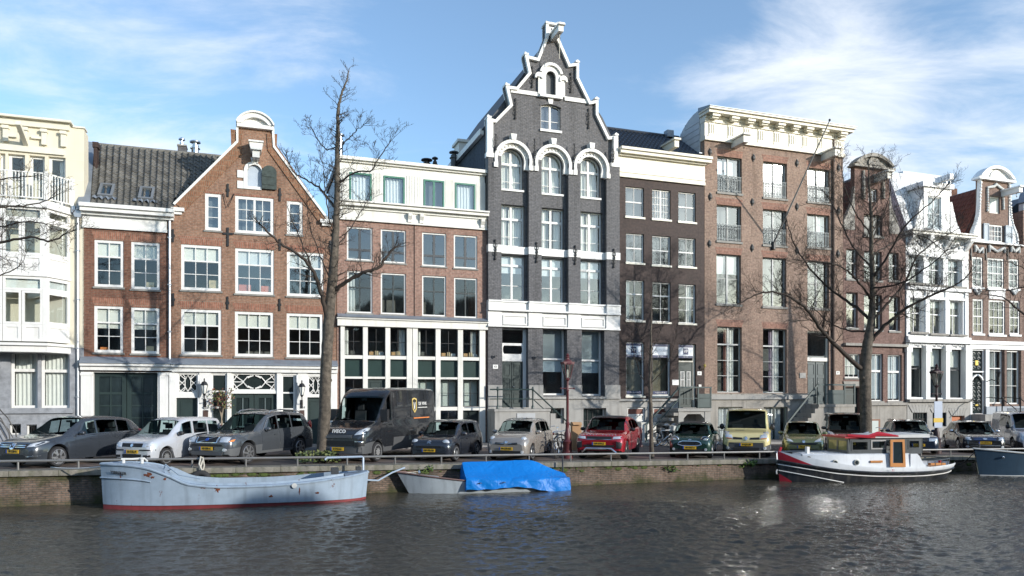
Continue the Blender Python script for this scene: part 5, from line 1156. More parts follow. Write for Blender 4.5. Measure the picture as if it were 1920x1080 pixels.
# ------------------------------------------------------------------ white house with the dormer
def house_white():
 h = House('white_dormer_house', 'white painted house with white mansard dormer and carved cornice between two brick gables', 1698.5)
 x1 = h.X(1816); X, Z, P = h.X, h.Z, h.P
 W2 = M('bright_white_paint', (.82, .82, .81), .45, var=.04, streak=.15, dirt=(.5, .5, .48))
 r3 = [(1704, 478, 1731.5, 530), (1741.5, 482.5, 1768.5, 534), (1777.5, 486, 1804.5, 537)]; r2 = [(1706, 559, 1733, 622), (1743.5, 562, 1770, 625), (1780.5, 563.5, 1805.5, 627)]; r1 = [(1707, 651, 1734, 745), (1744, 653, 1771, 746), (1781, 655, 1807.5, 746)]
 for r_ in (r3, r2, r1):
  for q in r_: h.win(q, d=.25, fw=.05, fd=.08, cols=2 if r_ is not r1 else 1, rows=(.42, .58), thick=(0,), tm=.06, bm=W2 if r_ is not r1 else DGREY, fm=W2 if r_ is not r1 else DGREY, gm=GLASSH if r_ is r3 else GLASS, blind=(.36, BLIND) if r_ is r1 else (.2, BLIND), back=M('pale_reflection_back', (.13, .13, .13), .9) if r_ is r3 else None)
 zb = Z(1700, 750); zt = Z(1700, 440)
 h.wall([(0.003, zb), (x1-.003, zb), (x1-.003, zt), (0.003, zt)], W2, y1=.4)
 h.part('cornice', MB().box(-.05, x1+.15, -.55, .4, zt+.003, zt+.15).box(-.1, x1+.2, -.65, .4, zt+.153, zt+.24), OFFW)
 zf = Z(1700, 466)
 for u in (1704, 1737, 1773, 1811): x = X(u); h.part('bracket', MB().prism([(-.003, zt), (-.5, zt), (-.45, zt-.2), (-.15, zt-.55), (-.003, zt-.75)], None, x-.14, x+.14, 'x'), W2)
 m = MB()
 for k in range(26):
  x = .2 + (x1-.4)*k/25; m.ball((x, -.06, zt-.45+.1*math.sin(k*1.9)), (.11, .07, .12), 6, 4)
 h.part('carved_frieze', m, W2)
 for (a, b, c) in ((536, 542, 1700), (630, 637, 1700)): h.part('ledge', MB().box(0, x1, -.2, -.003, Z(c, b), Z(c, a)), W2)
 for r_ in (r3, r2):
  for q in r_: x0_, x1_, z0_, z1_ = h.rect(q); h.part('sill', MB().box(x0_-.15, x1_+.15, -.22, -.003, z0_-.13, z0_-.004), DSTONE); h.part('lintel', MB().box(x0_-.12, x1_+.12, -.1, -.003, z1_+.02, z1_+.16), W2)
 for u in (1701, 1737, 1774, 1811):
  x = X(u); h.part('pilaster', MB().box(x-.16, x+.16, -.14, -.004, zb+.05, Z(u, 660)).box(x-.22, x+.22, -.2, -.003, Z(u, 660)+.003, Z(u, 648)), W2)
  h.part('pilaster', MB().box(x-.13, x+.13, -.08, -.004, Z(u, 630)+.0, Z(u, 545)), W2)
 m = MB()
 for k in range(30): x = .2 + (x1-.4)*k/29; m.ball((x, -.05, Z(1700, 646)+.04*math.sin(k*2.3)), (.09, .06, .08), 6, 4)
 h.part('carved_band', m, W2); h.part('ledge', MB().box(-.02, x1+.02, -.32, -.003, Z(1700, 642), Z(1700, 638)), W2)
 # plinth of rusticated stone with flat arches over the cellar windows
 for q in ((1709, 774, 1736, 798), (1746, 774, 1772, 800)): h.win(q, d=.0, fw=.04, cols=5, rows=(1, 1), fm=BLACK, bm=BLACK, gm=PBACK)
 h.opening((1782, 780, 1806, 824))
 h.wall([(0.003, -.3), (x1-.003, -.3), (x1-.003, zb-.003), (0.003, zb-.003)], STONE, y0=-.1, name='plinth'); h.part('plinth_ledge', MB().box(0, x1, -.3, -.103, zb-.12, zb+.05), DSTONE)
 h.part('cellar_door', MB().box(X(1782), X(1806), .1, .16, -.2, Z(1782, 780)).box(X(1784), X(1804), .07, .099, Z(1782, 800), Z(1782, 795)), M('orange_door', (.45, .13, .04), .5))
 vs_ = MB()
 for q in ((1709, 774, 1736, 798), (1746, 774, 1772, 800), (1782, 780, 1806, 824)):
  x0_, x1_, z0_, z1_ = h.rect(q); c = (x0_+x1_)/2; n = 7; w = x1_-x0_
  for k in range(n):
   a0, a1 = (k/n-.5), ((k+.92)/n-.5); vs_.prism([(c+a0*w*1.1, z1_+.02), (c+a1*w*1.1, z1_+.02), (c+a1*w*1.7, z1_+.5), (c+a0*w*1.7, z1_+.5)], None, -.14, -.104)
 h.part('voussoirs', vs_, STONE, kind='stuff')
 h.shell(x1, zt, W2, slabs=(Z(1700, 640), Z(1700, 545), zb), y=.41)
 # mansard with dormer, roof lantern and chimney
 zr = zt+.245; dB = 1.2
 top = Z(1700, 335, 2.5); h.part('mansard', MB().prism([(.1, zr), (.1, zr+.02), (1.7, top), (4.2, top), (4.2, zr)], None, .3, x1-.4, 'x'), M('grey_white_render', (.66, .67, .68), .6, var=.06, streak=.2))
 h.part('roof_hatch', MB().box(X(1692, 2.2), X(1762, 2.2), 2.2, 4.6, zr, Z(1700, 330, 2.2)).box(X(1692, 2.2)-.15, X(1762, 2.2)+.1, 2.0, 4.7, Z(1700, 330, 2.2)+.003, Z(1700, 325, 2.2)+.05), M('grey_white_render', (.66, .67, .68), .6))
 h.part('dormer', MB().prism([(X(1735), zr+.003), (X(1783), zr+.003), (X(1783), Z(1760, 352)), (X(1735), Z(1760, 352))], [[(X(1742), zr+.2), (X(1768), zr+.2), (X(1768), Z(1760, 368)), (X(1742), Z(1760, 368))]], .1, .3).box(X(1735), X(1736)+.12, .303, 2.4, zr+.004, Z(1760, 352)).box(X(1783)-.16, X(1783), .303, 2.4, zr+.004, Z(1760, 352)).box(X(1730), X(1788), -.05, 2.6, Z(1760, 352)+.003, Z(1760, 343)), W2)
 window(h, X(1742), X(1768), zr+.2, Z(1760, 368), d=.18, fw=.06, cols=2, rows=(1, 1), fm=W2, gm=GLASSH, curt=[(0, 1, CURT)])
 h.part('hoist_beam', MB().box(X(1760)+.05, X(1760)+.35, -.75, .3, Z(1760, 343)+.05, Z(1760, 343)+.38), W2)
 for sg, u in ((1, 1786), (-1, 1733)): h.part('scroll', MB().prism([(X(u), zr+.003), (X(u)+sg*.75, zr+.003), (X(u)+sg*.1, Z(1760, 375)), (X(u), Z(1760, 375))] if sg > 0 else [(X(u)-.7, zr+.003), (X(u), zr+.003), (X(u), Z(1760, 375)), (X(u)-.1, Z(1760, 375))], None, .12, .3), W2)
 h.part('chimney', MB().box(X(1775, 4), X(1795, 4), 4, 4.7, zr, Z(1780, 352, 4)), BR_A)
 for u in (1773, 1780): flue(h, u, 331, 352, 4, .12, ZINC, cap=False)
house_white()

# ------------------------------------------------------------------ brick house with the white scrolled neck gable
def house_scroll():
 h = House('white_scroll_gable_house', 'brown brick house with white scrolled neck gable, garlands and open blue grey shutters', 1816.5)
 x1 = h.X(1918); X, Z, P = h.X, h.Z, h.P
 W2 = M('bright_white_paint', (.82, .82, .81))
 r3 = [(1823, 481, 1843, 538), (1851.5, 483, 1882.5, 540), (1891.5, 485, 1910.5, 541)]; r2 = [(1824, 560, 1844, 625), (1854, 562, 1884.5, 627), (1893, 563, 1912.5, 627)]
 for r_ in (r3, r2):
  for k, q in enumerate(r_): h.win(q, d=.05, fw=.11, cols=3 if k == 1 else 2, rows=(1, 1, 1, 1), thick=(1,), gm=GLASSH if r_ is r3 else GLASS, sill=(W2, .12, .08), back=M('pale_reflection_back', (.13, .13, .13), .9) if r_ is r3 else None)
 g = [(1853.5, 656, 1880, 757), (1886, 657, 1911.5, 758)]
 for q in g: h.win(q, d=.08, fw=.09, cols=2, rows=(1, 1, 1), thick=(0,), gm=GLASS, curt=[(.05, .95, M('grey_net_curtain', (.45, .46, .45), .9))])
 h.win((1855.5, 367, 1875, 399), d=.1, fw=.09, gm=FROST); h.win((1851, 420, 1880.5, 453), d=.05, fw=.1, cols=4, rows=(1, 1, 1), gm=GLASSH, sill=(W2, .12, .1), back=M('pale_reflection_back', (.13, .13, .13), .9))
 dq = (1821, 655, 1845, 776); h.opening(dq)
 zt = Z(1818, 452); nL, nR = X(1838), X(1891); zn = Z(1838, 337)
 h.wall([(0.003, -.3), (x1, -.3), (x1, zt), (nR, zt), (nR, zn), (nL, zn), (nL, zt), (0.003, zt)], BR_I)
 xa, xb = nL-.25, nR+.25; pt = Z(1865, 313)
 sp = arc(xa, xb, zn+.2, pt-zn-.2, 14); inn = arc(xa+.18, xb-.18, zn+.2, pt-zn-.38, 14)
 h.part('pediment', MB().box(xa-.1, xb+.1, -.25, .35, zn+.003, zn+.14).prism([(xa, zn+.143), (xb, zn+.143)] + sp, None, -.08, .33), W2); h.part('pediment_moulding', MB().prism(sp+inn[::-1], None, -.3, -.083), W2)
 h.part('pediment_ornament', MB().prism(arc((xa+xb)/2-.55, (xa+xb)/2+.55, zn+.2, .5, 10), None, -.15, -.084), GREYW)
 for sg, x in ((-1, nL), (1, nR)):
  m = MB(); pts = []
  H = zn-zt
  prof = [(0, H), (.06, H*.8), (.10, H*.6), (.16, H*.45), (.35, H*.3), (.62, H*.18), (.72, H*.08), (.72, 0)]
  po = [(x+sg*a, zt+.003+b) for a, b in prof] + [(x, zt+.003)]
  m.prism(po if sg < 0 else po[::-1], None, -.05, .2); h.part('scroll_wing', m, W2)
  m = MB()
  for k in range(26):
   t = k/25*(len(prof)-1); i = min(int(t), len(prof)-2); f = t-i; a = prof[i][0]*(1-f)+prof[i+1][0]*f; b = prof[i][1]*(1-f)+prof[i+1][1]*f
   m.ball((x+sg*a, -.06, zt+b+.02), (rnd.uniform(.07, .13), .08, rnd.uniform(.07, .13)), 6, 4)
  h.part('scroll_carving', m, W2)
 h.part('cornice', MB().box(-.05, x1+.05, -.25, .3, zt-.08, zt+.0).box(-.02, nL, -.3, .3, zt+.004, zt+.12), W2)
 GB = M('blue_grey_shutter', (.30, .36, .42), .5)
 for a, b in ((1842, 1851.5), (1882.5, 1895.5)): h.part('shutter', MB().box(X(a), X(b), -.1, -.04, Z(1842, 453), Z(1842, 419)).prism([(X(a), Z(1842, 453)), (X(b), Z(1842, 453)), (X(b), Z(1842, 419)), (X(a), Z(1842, 419))], [[(X(a)+.06, Z(1842, 453)+.08), (X(b)-.06, Z(1842, 453)+.08), (X(b)-.06, Z(1842, 419)-.08), (X(a)+.06, Z(1842, 419)-.08)]], -.13, -.101), GB)
 hoist_beam(h, 1880, 360, 369, .3, 1.2, W2)
 def garland(pts, r_):
  m = MB()
  for i in range(len(pts)-1):
   for k in range(9):
    f = k/9; m.ball((pts[i][0]*(1-f)+pts[i+1][0]*f, -.07, pts[i][1]*(1-f)+pts[i+1][1]*f), (r_*rnd.uniform(.8, 1.2), .08, r_*rnd.uniform(.8, 1.2)), 6, 4)
  h.part('garland', m, GREYW)
 garland([P(1850, 395), P(1850, 352), P(1862, 350), P(1866, 346), P(1872, 351), P(1879, 356), P(1880, 396)], .09)
 for a, b in ((1827, 1841), (1853, 1882), (1894, 1909)): garland([P(a, 462), P((a+b)/2, 472), P(b, 465)], .10); garland([P(a, 462), P(a, 473)], .06); garland([P(b, 465), P(b, 475)], .06)
 for a in (1832, 1901): garland([P(a-5, 544), P(a, 551), P(a+5, 545)], .10)
 h.part('stone_field', MB().box(X(1854), X(1884), -.04, -.003, Z(1854, 560), Z(1854, 543)), W2)
 for u in (1820, 1848, 1888.5): anchor(h, u, 466, 488)
 h.part('white_band', MB().box(-.0, x1, -.2, -.003, Z(1818, 645), Z(1818, 638.5)).box(0, x1, -.1, -.004, Z(1818, 654), Z(1818, 645)-.003), W2)
 for a, b in ((1817, 1820.5), (1846, 1852.5), (1881, 1885), (1912, 1917)): h.part('pilaster', MB().box(X(a), X(b), -.1, -.003, .5, Z(1818, 655)), W2 if a < 1850 else BR_I)
 # carved door with ironwork
 x0_, x1_, z0_, z1_ = h.rect(dq); w = x1_-x0_
 IG = M('green_black_iron', (.02, .03, .028), .4); zm = Z(1821, 698)
 fr = h.part('door_surround', MB().prism([(x0_, z0_), (x1_, z0_), (x1_, z1_), (x0_, z1_)], [[(x0_+.06, z0_+.02), (x1_-.06, z0_+.02), (x1_-.06, z1_-.06), (x0_+.06, z1_-.06)]], .02, .1).box(x0_, x1_, 0, .1, zm, zm+.08).prism(arc(x0_+.05, x1_-.05, zm-.5, .38, 10) + arc(x0_+.13, x1_-.13, zm-.5, .28, 10)[::-1], None, -.02, .1), W2)
 h.part('door', MB().box(x0_+.06, x1_-.06, .14, .18, z0_, z1_), PBACK)
 ir = MB()
 for zz0, zz1, n in ((zm+.15, z1_-.15, 4), (z0_+.15, zm-.6, 7)):
  for i in range(n):
   for sg in (-1, 1):
    zc = zz0+(zz1-zz0)*(i+.5)/n; xc = x0_+w*(.5+.2*sg)
    ir.tube([(xc+.13*math.cos(a)*(1-.1*k), .11, zc+.15*math.sin(a)*(1-.1*k)) for k, a in enumerate([.8*j for j in range(9)])], .02, 4)
 h.part('door_grille', ir, M('white_iron', (.45, .45, .42), .5))
 h.part('door_lamp', MB().box(x0_+w*.4, x0_+w*.62, .06, .12, zm+.45, zm+.75), M('brass_lamp', (.5, .38, .1), .35, metal=.6)); h.part('letter_slot', MB().box(x0_+w*.4, x0_+w*.7, .06, .12, z0_+.5, z0_+.6), M('brass_lamp', (.5, .38, .1)))
 h.part('wall_bracket_lamp', MB().tube([(X(1848), -.02, Z(1848, 716)), (X(1848), -.4, Z(1848, 712)), (X(1848), -.85, Z(1848, 716)), (X(1848), -.85, Z(1848, 708))], .03, 5).lathe([(.06, Z(1848, 708)), (.14, Z(1848, 699)), (.18, Z(1848, 699)), (.02, Z(1848, 693))], 8, (X(1848), -.85, 0)), BLACK)
 h.part('plinth', MB().box(X(1846), x1, -.14, -.003, -.3, Z(1854, 762)), M('blue_grey_plinth', (.30, .33, .37), .6, streak=.3)); h.part('plinth', MB().box(X(1885), x1, -.16, -.141, -.3, Z(1885, 765)), M('slate_blue_plinth', (.10, .12, .15), .6))
 stp = MB().box(X(1817), X(1850), -1.1, -.145, -.1, z0_-.02).build('stoop', STONE, h.e)
 for k in range(4): MB().box(X(1820), X(1846), -1.1-.28*(k+1), -1.102-.28*k, -.1, max(.12, (z0_-.02)*(3-k)/4)).build('step', STONE, stp)
 rl = MB()
 for x in (X(1846)+.1, X(1882)):
  rl.tube([(x, -1.1, 0), (x, -1.1, z0_+.95)], .04, 6); rl.tube([(x, -.1, z0_+1.05), (x, -1.1, z0_+.95), (x+.4, -1.7, z0_+.3), (x+.8, -2.2, .4)], .03, 5); rl.ball((x, -1.1, z0_+1.0), .08)
 rl.tube([(X(1817), -.2, z0_+.95), (X(1810), -.9, z0_+.75), (X(1800), -1.3, z0_+.2)], .03, 5)
 rl.build('stoop_railing', BLACK, h.e)
 h.shell(x1, zt-.1, BR_I, slabs=(Z(1818, 650), Z(1818, 545), Z(1818, 462)))
 ap = ((nL+nR)/2, zn-.35)
 A = (-.1, .36, zt+.0)
 h.part('roof', MB().prism([(-.15, zt-.05), (x1+.1, zt-.05), (ap[0]+.2, ap[1]), (ap[0]-.2, ap[1])], None, .34, 9), TILER)
 tiled_roof(h, (-.18, 9, zt-.0), (-.18, .4, zt-.0), (ap[0]-.2, .4, ap[1]+.05), (ap[0]-.2, 9, ap[1]+.05), TILER, pw=.3, ph=.4, name='roof_slope')
 h.part('ridge', MB().tube([(ap[0], .4, ap[1]+.06), (ap[0], 9, ap[1]+.06)], .16, 8), TILED, smooth=40)
 h.part('rooflight', MB().box(-.05, .8, 3.4, 4.4, zt+1.4, zt+1.65), GREYW)
house_scroll()

def house_end():
 h = House('grey_roof_house', 'brick house cut by the picture edge with pale grey curved gable and dark roof', 1918.4)
 x1 = h.X(2035); X, Z, P = h.X, h.Z, h.P
 for u in (1930, 1975): 
  for v in (480, 570): h.win((u, v, u+26, v+58), d=.1, fw=.09, cols=2, rows=(1, 1), thick=(0,), gm=GLASSH)
 zt = Z(1925, 395)
 h.wall([(0, -.3), (x1, -.3), (x1, zt), (0, zt)], BR_I)
 a = [(0, zt+.003), (x1, zt+.003)] + arc(0.0, x1, zt+.4, 2.2, 14); h.part('gable', MB().prism(a, None, -.05, .3), M('pale_grey_gable', (.5, .53, .57), .5)); h.part('gable_moulding', MB().prism(arc(-.1, x1+.1, zt+.5, 2.35, 14) + arc(.1, x1-.1, zt+.4, 2.1, 14)[::-1], None, -.2, .32), LEAD)
 h.shell(x1, zt-.05, BR_I); h.part('roof', MB().prism([(-.3, zt-.1), (x1+.5, zt-.1), (x1*.55, zt+1.3), (x1*.3, zt+1.3)], None, 1.2, 8), TILED)
house_end()

# flag pole and the bicycle-coloured street pieces come later
def flagpole():
 b = FXY(S(1449, -.02), -.02); zb_ = ZP(1449, 462)
 t = thing('flagpole', 'long thin flagpole slanting up from broad brick house facade', 'flagpole', (b[0], b[1], zb_), TH)
 pts = [(0, .05, 0), (.0, -4.38, 5.55)]
 MB().tube(pts, [.055, .03], 7).build('pole', M('grey_pole', (.33, .31, .29), .6), t, smooth=40)
 MB().ball((0, -4.38, 5.58), .06).build('finial', BLACK, t); MB().lathe([(.12, -.2), (.12, .22)], 8, (0, -.05, .02)).build('socket', BLACK, t)
flagpole()
# ------------------------------------------------------------------ ground, quay and water
def setting():
 RM = BRICK('clinker_paving', (.19, .145, .125), (.15, .12, .105), (.10, .09, .085), bw=.2, bh=.1, stain=.4, rough=.85)
 PM = M('pavement_slabs', (.21, .195, .18), .85, var=.2, bump=.3)
 EM = M('earth', (.09, .08, .065), .95, var=.3)
 def strip(xs, ya, yb, dz, name, mat, thick=None, n=None):
  m = MB(); rows = [[(x, ya(x), gz(x)+dz) for x in xs], [(x, yb(x), gz(x)+dz) for x in xs]]
  m.grid(rows)
  if thick: m.grid([[(x, ya(x), gz(x)+dz-thick) for x in xs], [(x, ya(x), gz(x)+dz) for x in xs]])
  return m.build(name, mat, kind='structure')
 xs = [-60 + 3*i for i in range(44)]
 fac = lambda x, d: FP[1] + (x-FP[0])*ST/CT + d/CT
 far = MB(); X0, X1 = -1500, 1500
 strip([X0, -60.5] + xs + [72, X1], lambda x: quay_y(max(-70, min(80, x))) + 1.0, lambda x: 3000, -.012, 'ground', EM)
 strip(xs, lambda x: quay_y(x)+.55, lambda x: fac(x, -1.9), 0, 'road', RM)
 strip(xs, lambda x: fac(x, -1.9), lambda x: fac(x, .3), .12, 'pavement', PM, thick=.14)
 strip(xs, lambda x: fac(x, -2.05), lambda x: fac(x, -1.901), .10, 'kerb', M('kerb_stone', (.28, .27, .26), .8), thick=.12)
 # water
 nt = None
 m = bpy.data.materials.new('canal_water'); m.use_nodes = True; nt = m.node_tree; n, l = nt.nodes, nt.links; b = n['Principled BSDF']
 b.inputs['Base Color'].default_value = (.068, .060, .045, 1); b.inputs['Roughness'].default_value = .05; b.inputs['IOR'].default_value = 1.33; b.inputs['Specular IOR Level'].default_value = .5
 tc = n.new('ShaderNodeTexCoord')
 hs = None
 def nz(scale, rot, sx, sy, detail, rough, dist=0):
  mp = n.new('ShaderNodeMapping'); mp.inputs['Rotation'].default_value = (0, 0, R(rot)); mp.inputs['Scale'].default_value = (sx, sy, 1); l.new(tc.outputs['Object'], mp.inputs[0])
  t = n.new('ShaderNodeTexNoise'); t.inputs['Scale'].default_value = scale; t.inputs['Detail'].default_value = detail; t.inputs['Roughness'].default_value = rough; t.inputs['Distortion'].default_value = dist
  l.new(mp.outputs[0], t.inputs[0]); return t.outputs[0]
 def madd(a, k, c):
  q = n.new('ShaderNodeMath'); q.operation = 'MULTIPLY_ADD'; l.new(a, q.inputs[0]); q.inputs[1].default_value = k
  if c is None: q.inputs[2].default_value = 0
  else: l.new(c, q.inputs[2])
  return q.outputs[0]
 swell = nz(.9, 20, .7, 1.6, 2, .5); rip = nz(3.6, 12, .55, 1.5, 4, .55, .4); fine = nz(15, -14, .6, 1.3, 3, .6, .3)
 patch = nz(.12, 30, 1, 1, 2, .5)
 pr = n.new('ShaderNodeMapRange'); pr.inputs[1].default_value = .35; pr.inputs[2].default_value = .65; pr.inputs[3].default_value = .55; pr.inputs[4].default_value = 1.15; l.new(patch, pr.inputs[0])
 hsum = madd(fine, .022, madd(rip, .010, None))
 mu = n.new('ShaderNodeMath'); mu.operation = 'MULTIPLY'; l.new(hsum, mu.inputs[0]); l.new(pr.outputs[0], mu.inputs[1])
 bp = n.new('ShaderNodeBump'); bp.inputs['Strength'].default_value = 1.0; bp.inputs['Distance'].default_value = 1.0; l.new(mu.outputs[0], bp.inputs['Height']); l.new(bp.outputs[0], b.inputs['Normal'])
 # the wind-ruffled stretch in front of the quay is real relief, flat water beyond it
 import numpy as np
 g = np.random.default_rng(4)
 ya = 11.0; xs_ = np.arange(-27, 31.01, .046); W_ = []
 for k in range(90):
  lam = .14*(.60/.14)**g.random()**1.2; th = R(-100) + g.normal(0, .75); kk = 2*math.pi/lam
  W_.append((kk*math.cos(th), kk*math.sin(th), g.random()*6.28, .0054*lam**.9))
 nr = 400; vv = []
 X = np.tile(xs_, (nr, 1)); f = (np.linspace(0, 1, nr)**1.15)[:, None]; Y = ya + (np.array([quay_y(x)+.5 for x in xs_])[None, :]-ya)*f
 pw = .75 + .35*np.sin(X*.21+Y*.33+1)*np.sin(X*.13-Y*.27) ; Z = np.zeros_like(X)
 for kx, ky, ph, am in W_: Z += am*np.sin(kx*X + ky*Y + ph)
 calm = np.clip((np.array([quay_y(x)+.1 for x in xs_])[None, :]-Y)/3.5, .35, 1); Z *= pw*calm
 ex = np.minimum(np.clip((X+27)/1.5, 0, 1), np.clip((31-X)/1.5, 0, 1))*np.clip((Y-ya)/1.0, 0, 1); Z *= ex
 P3 = np.stack([X, Y, Z], -1).reshape(-1, 3); nc = len(xs_); i = np.arange(nr*nc).reshape(nr, nc)
 Q = np.stack([i[:-1, :-1], i[:-1, 1:], i[1:, 1:], i[1:, :-1]], -1).reshape(-1, 4)
 me = bpy.data.meshes.new('water'); me.vertices.add(len(P3)); me.vertices.foreach_set('co', P3.ravel()); me.loops.add(Q.size); me.loops.foreach_set('vertex_index', Q.ravel().astype(np.int32)); me.polygons.add(len(Q)); me.polygons.foreach_set('loop_start', np.arange(0, Q.size, 4, dtype=np.int32)); me.polygons.foreach_set('use_smooth', np.ones(len(Q), dtype=bool)); me.update(calc_edges=True); me.materials.append(m)
 o = bpy.data.objects.new('water', me); COL.objects.link(o); o['kind'] = 'structure'
 wl, wr = quay_y(-27)+.5, quay_y(31)+.5
 MB().add([(-400, -300, 0), (400, -300, 0), (400, ya, 0), (-400, ya, 0), (-400, wl, 0), (-27, ya, 0), (-27, wl, 0), (31, ya, 0), (400, wr, 0), (31, wr, 0), (400, quay_y(75)+1, 0), (75, quay_y(75)+.6, 0)], [(0, 1, 2, 7, 5, 3), (3, 5, 6, 4), (7, 2, 8, 9), (9, 8, 10, 11)]).build('water', m, kind='structure')
 MB().add([(-400, -300, -1.5), (400, -300, -1.5), (400, 60, -1.5), (-400, 60, -1.5)], [(0, 1, 2, 3)]).build('canal_bed', EM, kind='structure')
setting()
def quay():
 q = thing('quay_wall', 'old brown brick quay wall with mossy stone coping above the canal water', 'quay wall', (0, quay_y(0), 0), math.atan(QS))
 c, s = math.cos(math.atan(QS)), math.sin(math.atan(QS))
 # local x runs along the wall, local y into the land; local z up from the water
 QB = BRICK('quay_brick', (.26, .18, .135), (.19, .135, .105), (.15, .135, .115), stain=.8, staincol=(.045, .04, .03), rough=.9, bump=.8, big=.9)
 nt = QB.node_tree; n, l = nt.nodes, nt.links; b = n['Principled BSDF']; src = b.inputs['Base Color'].links[0].from_socket
 tc = n.new('ShaderNodeTexCoord'); ns = n.new('ShaderNodeTexNoise'); ns.inputs['Scale'].default_value = 1.7; ns.inputs['Detail'].default_value = 8; l.new(tc.outputs['Object'], ns.inputs[0])
 sp = n.new('ShaderNodeSeparateXYZ'); l.new(tc.outputs['Object'], sp.inputs[0])
 ab = n.new('ShaderNodeMath'); ab.operation = 'SUBTRACT'; l.new(sp.outputs[2], ab.inputs[0]); ab.inputs[1].default_value = .42
 a2 = n.new('ShaderNodeMath'); a2.operation = 'ABSOLUTE'; l.new(ab.outputs[0], a2.inputs[0])
 a3 = n.new('ShaderNodeMath'); a3.operation = 'MULTIPLY_ADD'; l.new(a2.outputs[0], a3.inputs[0]); a3.inputs[1].default_value = .75; l.new(ns.outputs[0], a3.inputs[2])
 mr = n.new('ShaderNodeMapRange'); mr.inputs[1].default_value = .62; mr.inputs[2].default_value = .88; mr.inputs[4].default_value = .85; l.new(a3.outputs[0], mr.inputs[0])
 mx = n.new('ShaderNodeMixRGB'); l.new(mr.outputs[0], mx.inputs[0]); l.new(src, mx.inputs[1]); mx.inputs[2].default_value = (.045, .055, .018, 1); l.new(mx.outputs[0], b.inputs['Base Color'])
 wall = MB(); nseg = 70; xs = [-45 + 95*i/nseg for i in range(nseg+1)]
 top = [gz(x*c) - .16 for x in xs]
 wall.grid([[(x, 0, -.8) for x in xs], [(x, 0, 0.0) for x in xs], [(x, .02, t) for x, t in zip(xs, top)], [(x, .9, t) for x, t in zip(xs, top)]])
 wall.build('wall', QB, q)
 # bricks standing proud of the worn joints: real relief over the nearer stretch
 bm = MB(); z = .02; j = 0
 while z < .95:
  x = -20 + (j % 2)*.11
  while x < 30:
   if z + .06 < gz(x*c) - .17:
    if rnd.random() < .97:
     p = rnd.uniform(.002, .012); L = .211; bm.box(x+.003, x+L, -p, .01, z+.002, z+.064+rnd.uniform(-.004, .002))
   x += .215 if True else .11
  z += .0685; j += 1
 bm.build('bricks', QB, q, kind='stuff')
 CM = M('coping_stone_granite', (.20, .185, .155), .85, var=.35, vs=3, bump=.5, streak=.6, dirt=(.08, .09, .04))
 MM = M('moss', (.06, .085, .02), .95, var=.4, vs=8)
 x = -22.0
 while x < 32:
  L = rnd.uniform(1.1, 1.5); z = gz(x*c); o = MB().box(.006, L-.006, -.10, .62, -.17, .0)
  o = o.build('coping_stone', CM, q, loc=(x, 0, z + rnd.uniform(-.006, .006))); o.rotation_euler = (0, .012*c, rnd.uniform(-.004, .004)); x += L
 ms = MB()
 for k in range(420):
  x = rnd.uniform(-22, 30); zt = gz(x*c); f = .5 + .5*math.sin(x*.9) * math.sin(x*.37+1)
  if rnd.random() > f: continue
  zz = zt - .18 - abs(rnd.gauss(0, .09)); r_ = rnd.uniform(.03, .10); ms.ball((x, -.01, zz), (r_*1.6, .035, r_*.7), 6, 4)
 ms.build('moss', MM, q, kind='stuff')
 # low steel guard rail
 g = thing('guard_rail', 'low grey steel tube guard rail on short posts along quay edge', 'guard rail', (0, quay_y(0), 0), math.atan(QS))
 RL = M('galvanised_rail', (.22, .22, .215), .5, metal=.4, var=.15, streak=.3, dirt=(.2, .12, .07))
 MB().tube([(x, .18, gz(x*c)+.27) for x in [-24 + 2*i for i in range(28)]], .04, 8).build('top_rail', RL, g, smooth=40)
 pm = MB().lathe([(.03, -.02), (.03, .25)], 7).mesh('post', RL, 40)
 x = -23.6
 while x < 30:
  o = bpy.data.objects.new('post', pm); COL.objects.link(o); o.parent = g; o.location = (x, .18, gz(x*c)); x += 1.62
 # fender tyre and ropes
 ty = MB(); ty.lathe([], 3) if False else None
 def onq(u, off=0.0, z=None):
  k = (u-960)/F; Y = (Q0-off*math.sqrt(1+QS*QS))/(1-k*QS); return Vector((k*Y, Y, 0))
 p = onq(376, .18); t = thing('fender_tyre', 'black car tyre hanging by knotted rope from quay rail as fender', 'tyre', (p.x, p.y, .64), math.atan(QS))
 rows = []
 for i in range(17):
  a = 2*math.pi*i/16; rows.append([((.24+.09*math.cos(b_))*math.cos(a), .085*math.sin(b_), (.24+.09*math.cos(b_))*math.sin(a)) for b_ in [2*math.pi*k/8 for k in range(9)]])
 MB().grid(rows).build('tyre_ring', M('old_rubber', (.025, .025, .027), .8, var=.3), t, smooth=True)
 rp = M('old_rope', (.5, .47, .4), .9)
 MB().tube([(.02, .02, .2), (.0, -.04, .4), (.05, .25, .66), (.03, .35, .68), (-.02, .25, .72), (-.04, 0, .5), (.05, -.06, .32)], .03, 5).tube([(.05, .2, .7), (.1, .1, .45), (.06, .06, .3)], .022, 5).build('rope', rp, t)
 return onq
ONQ = quay()

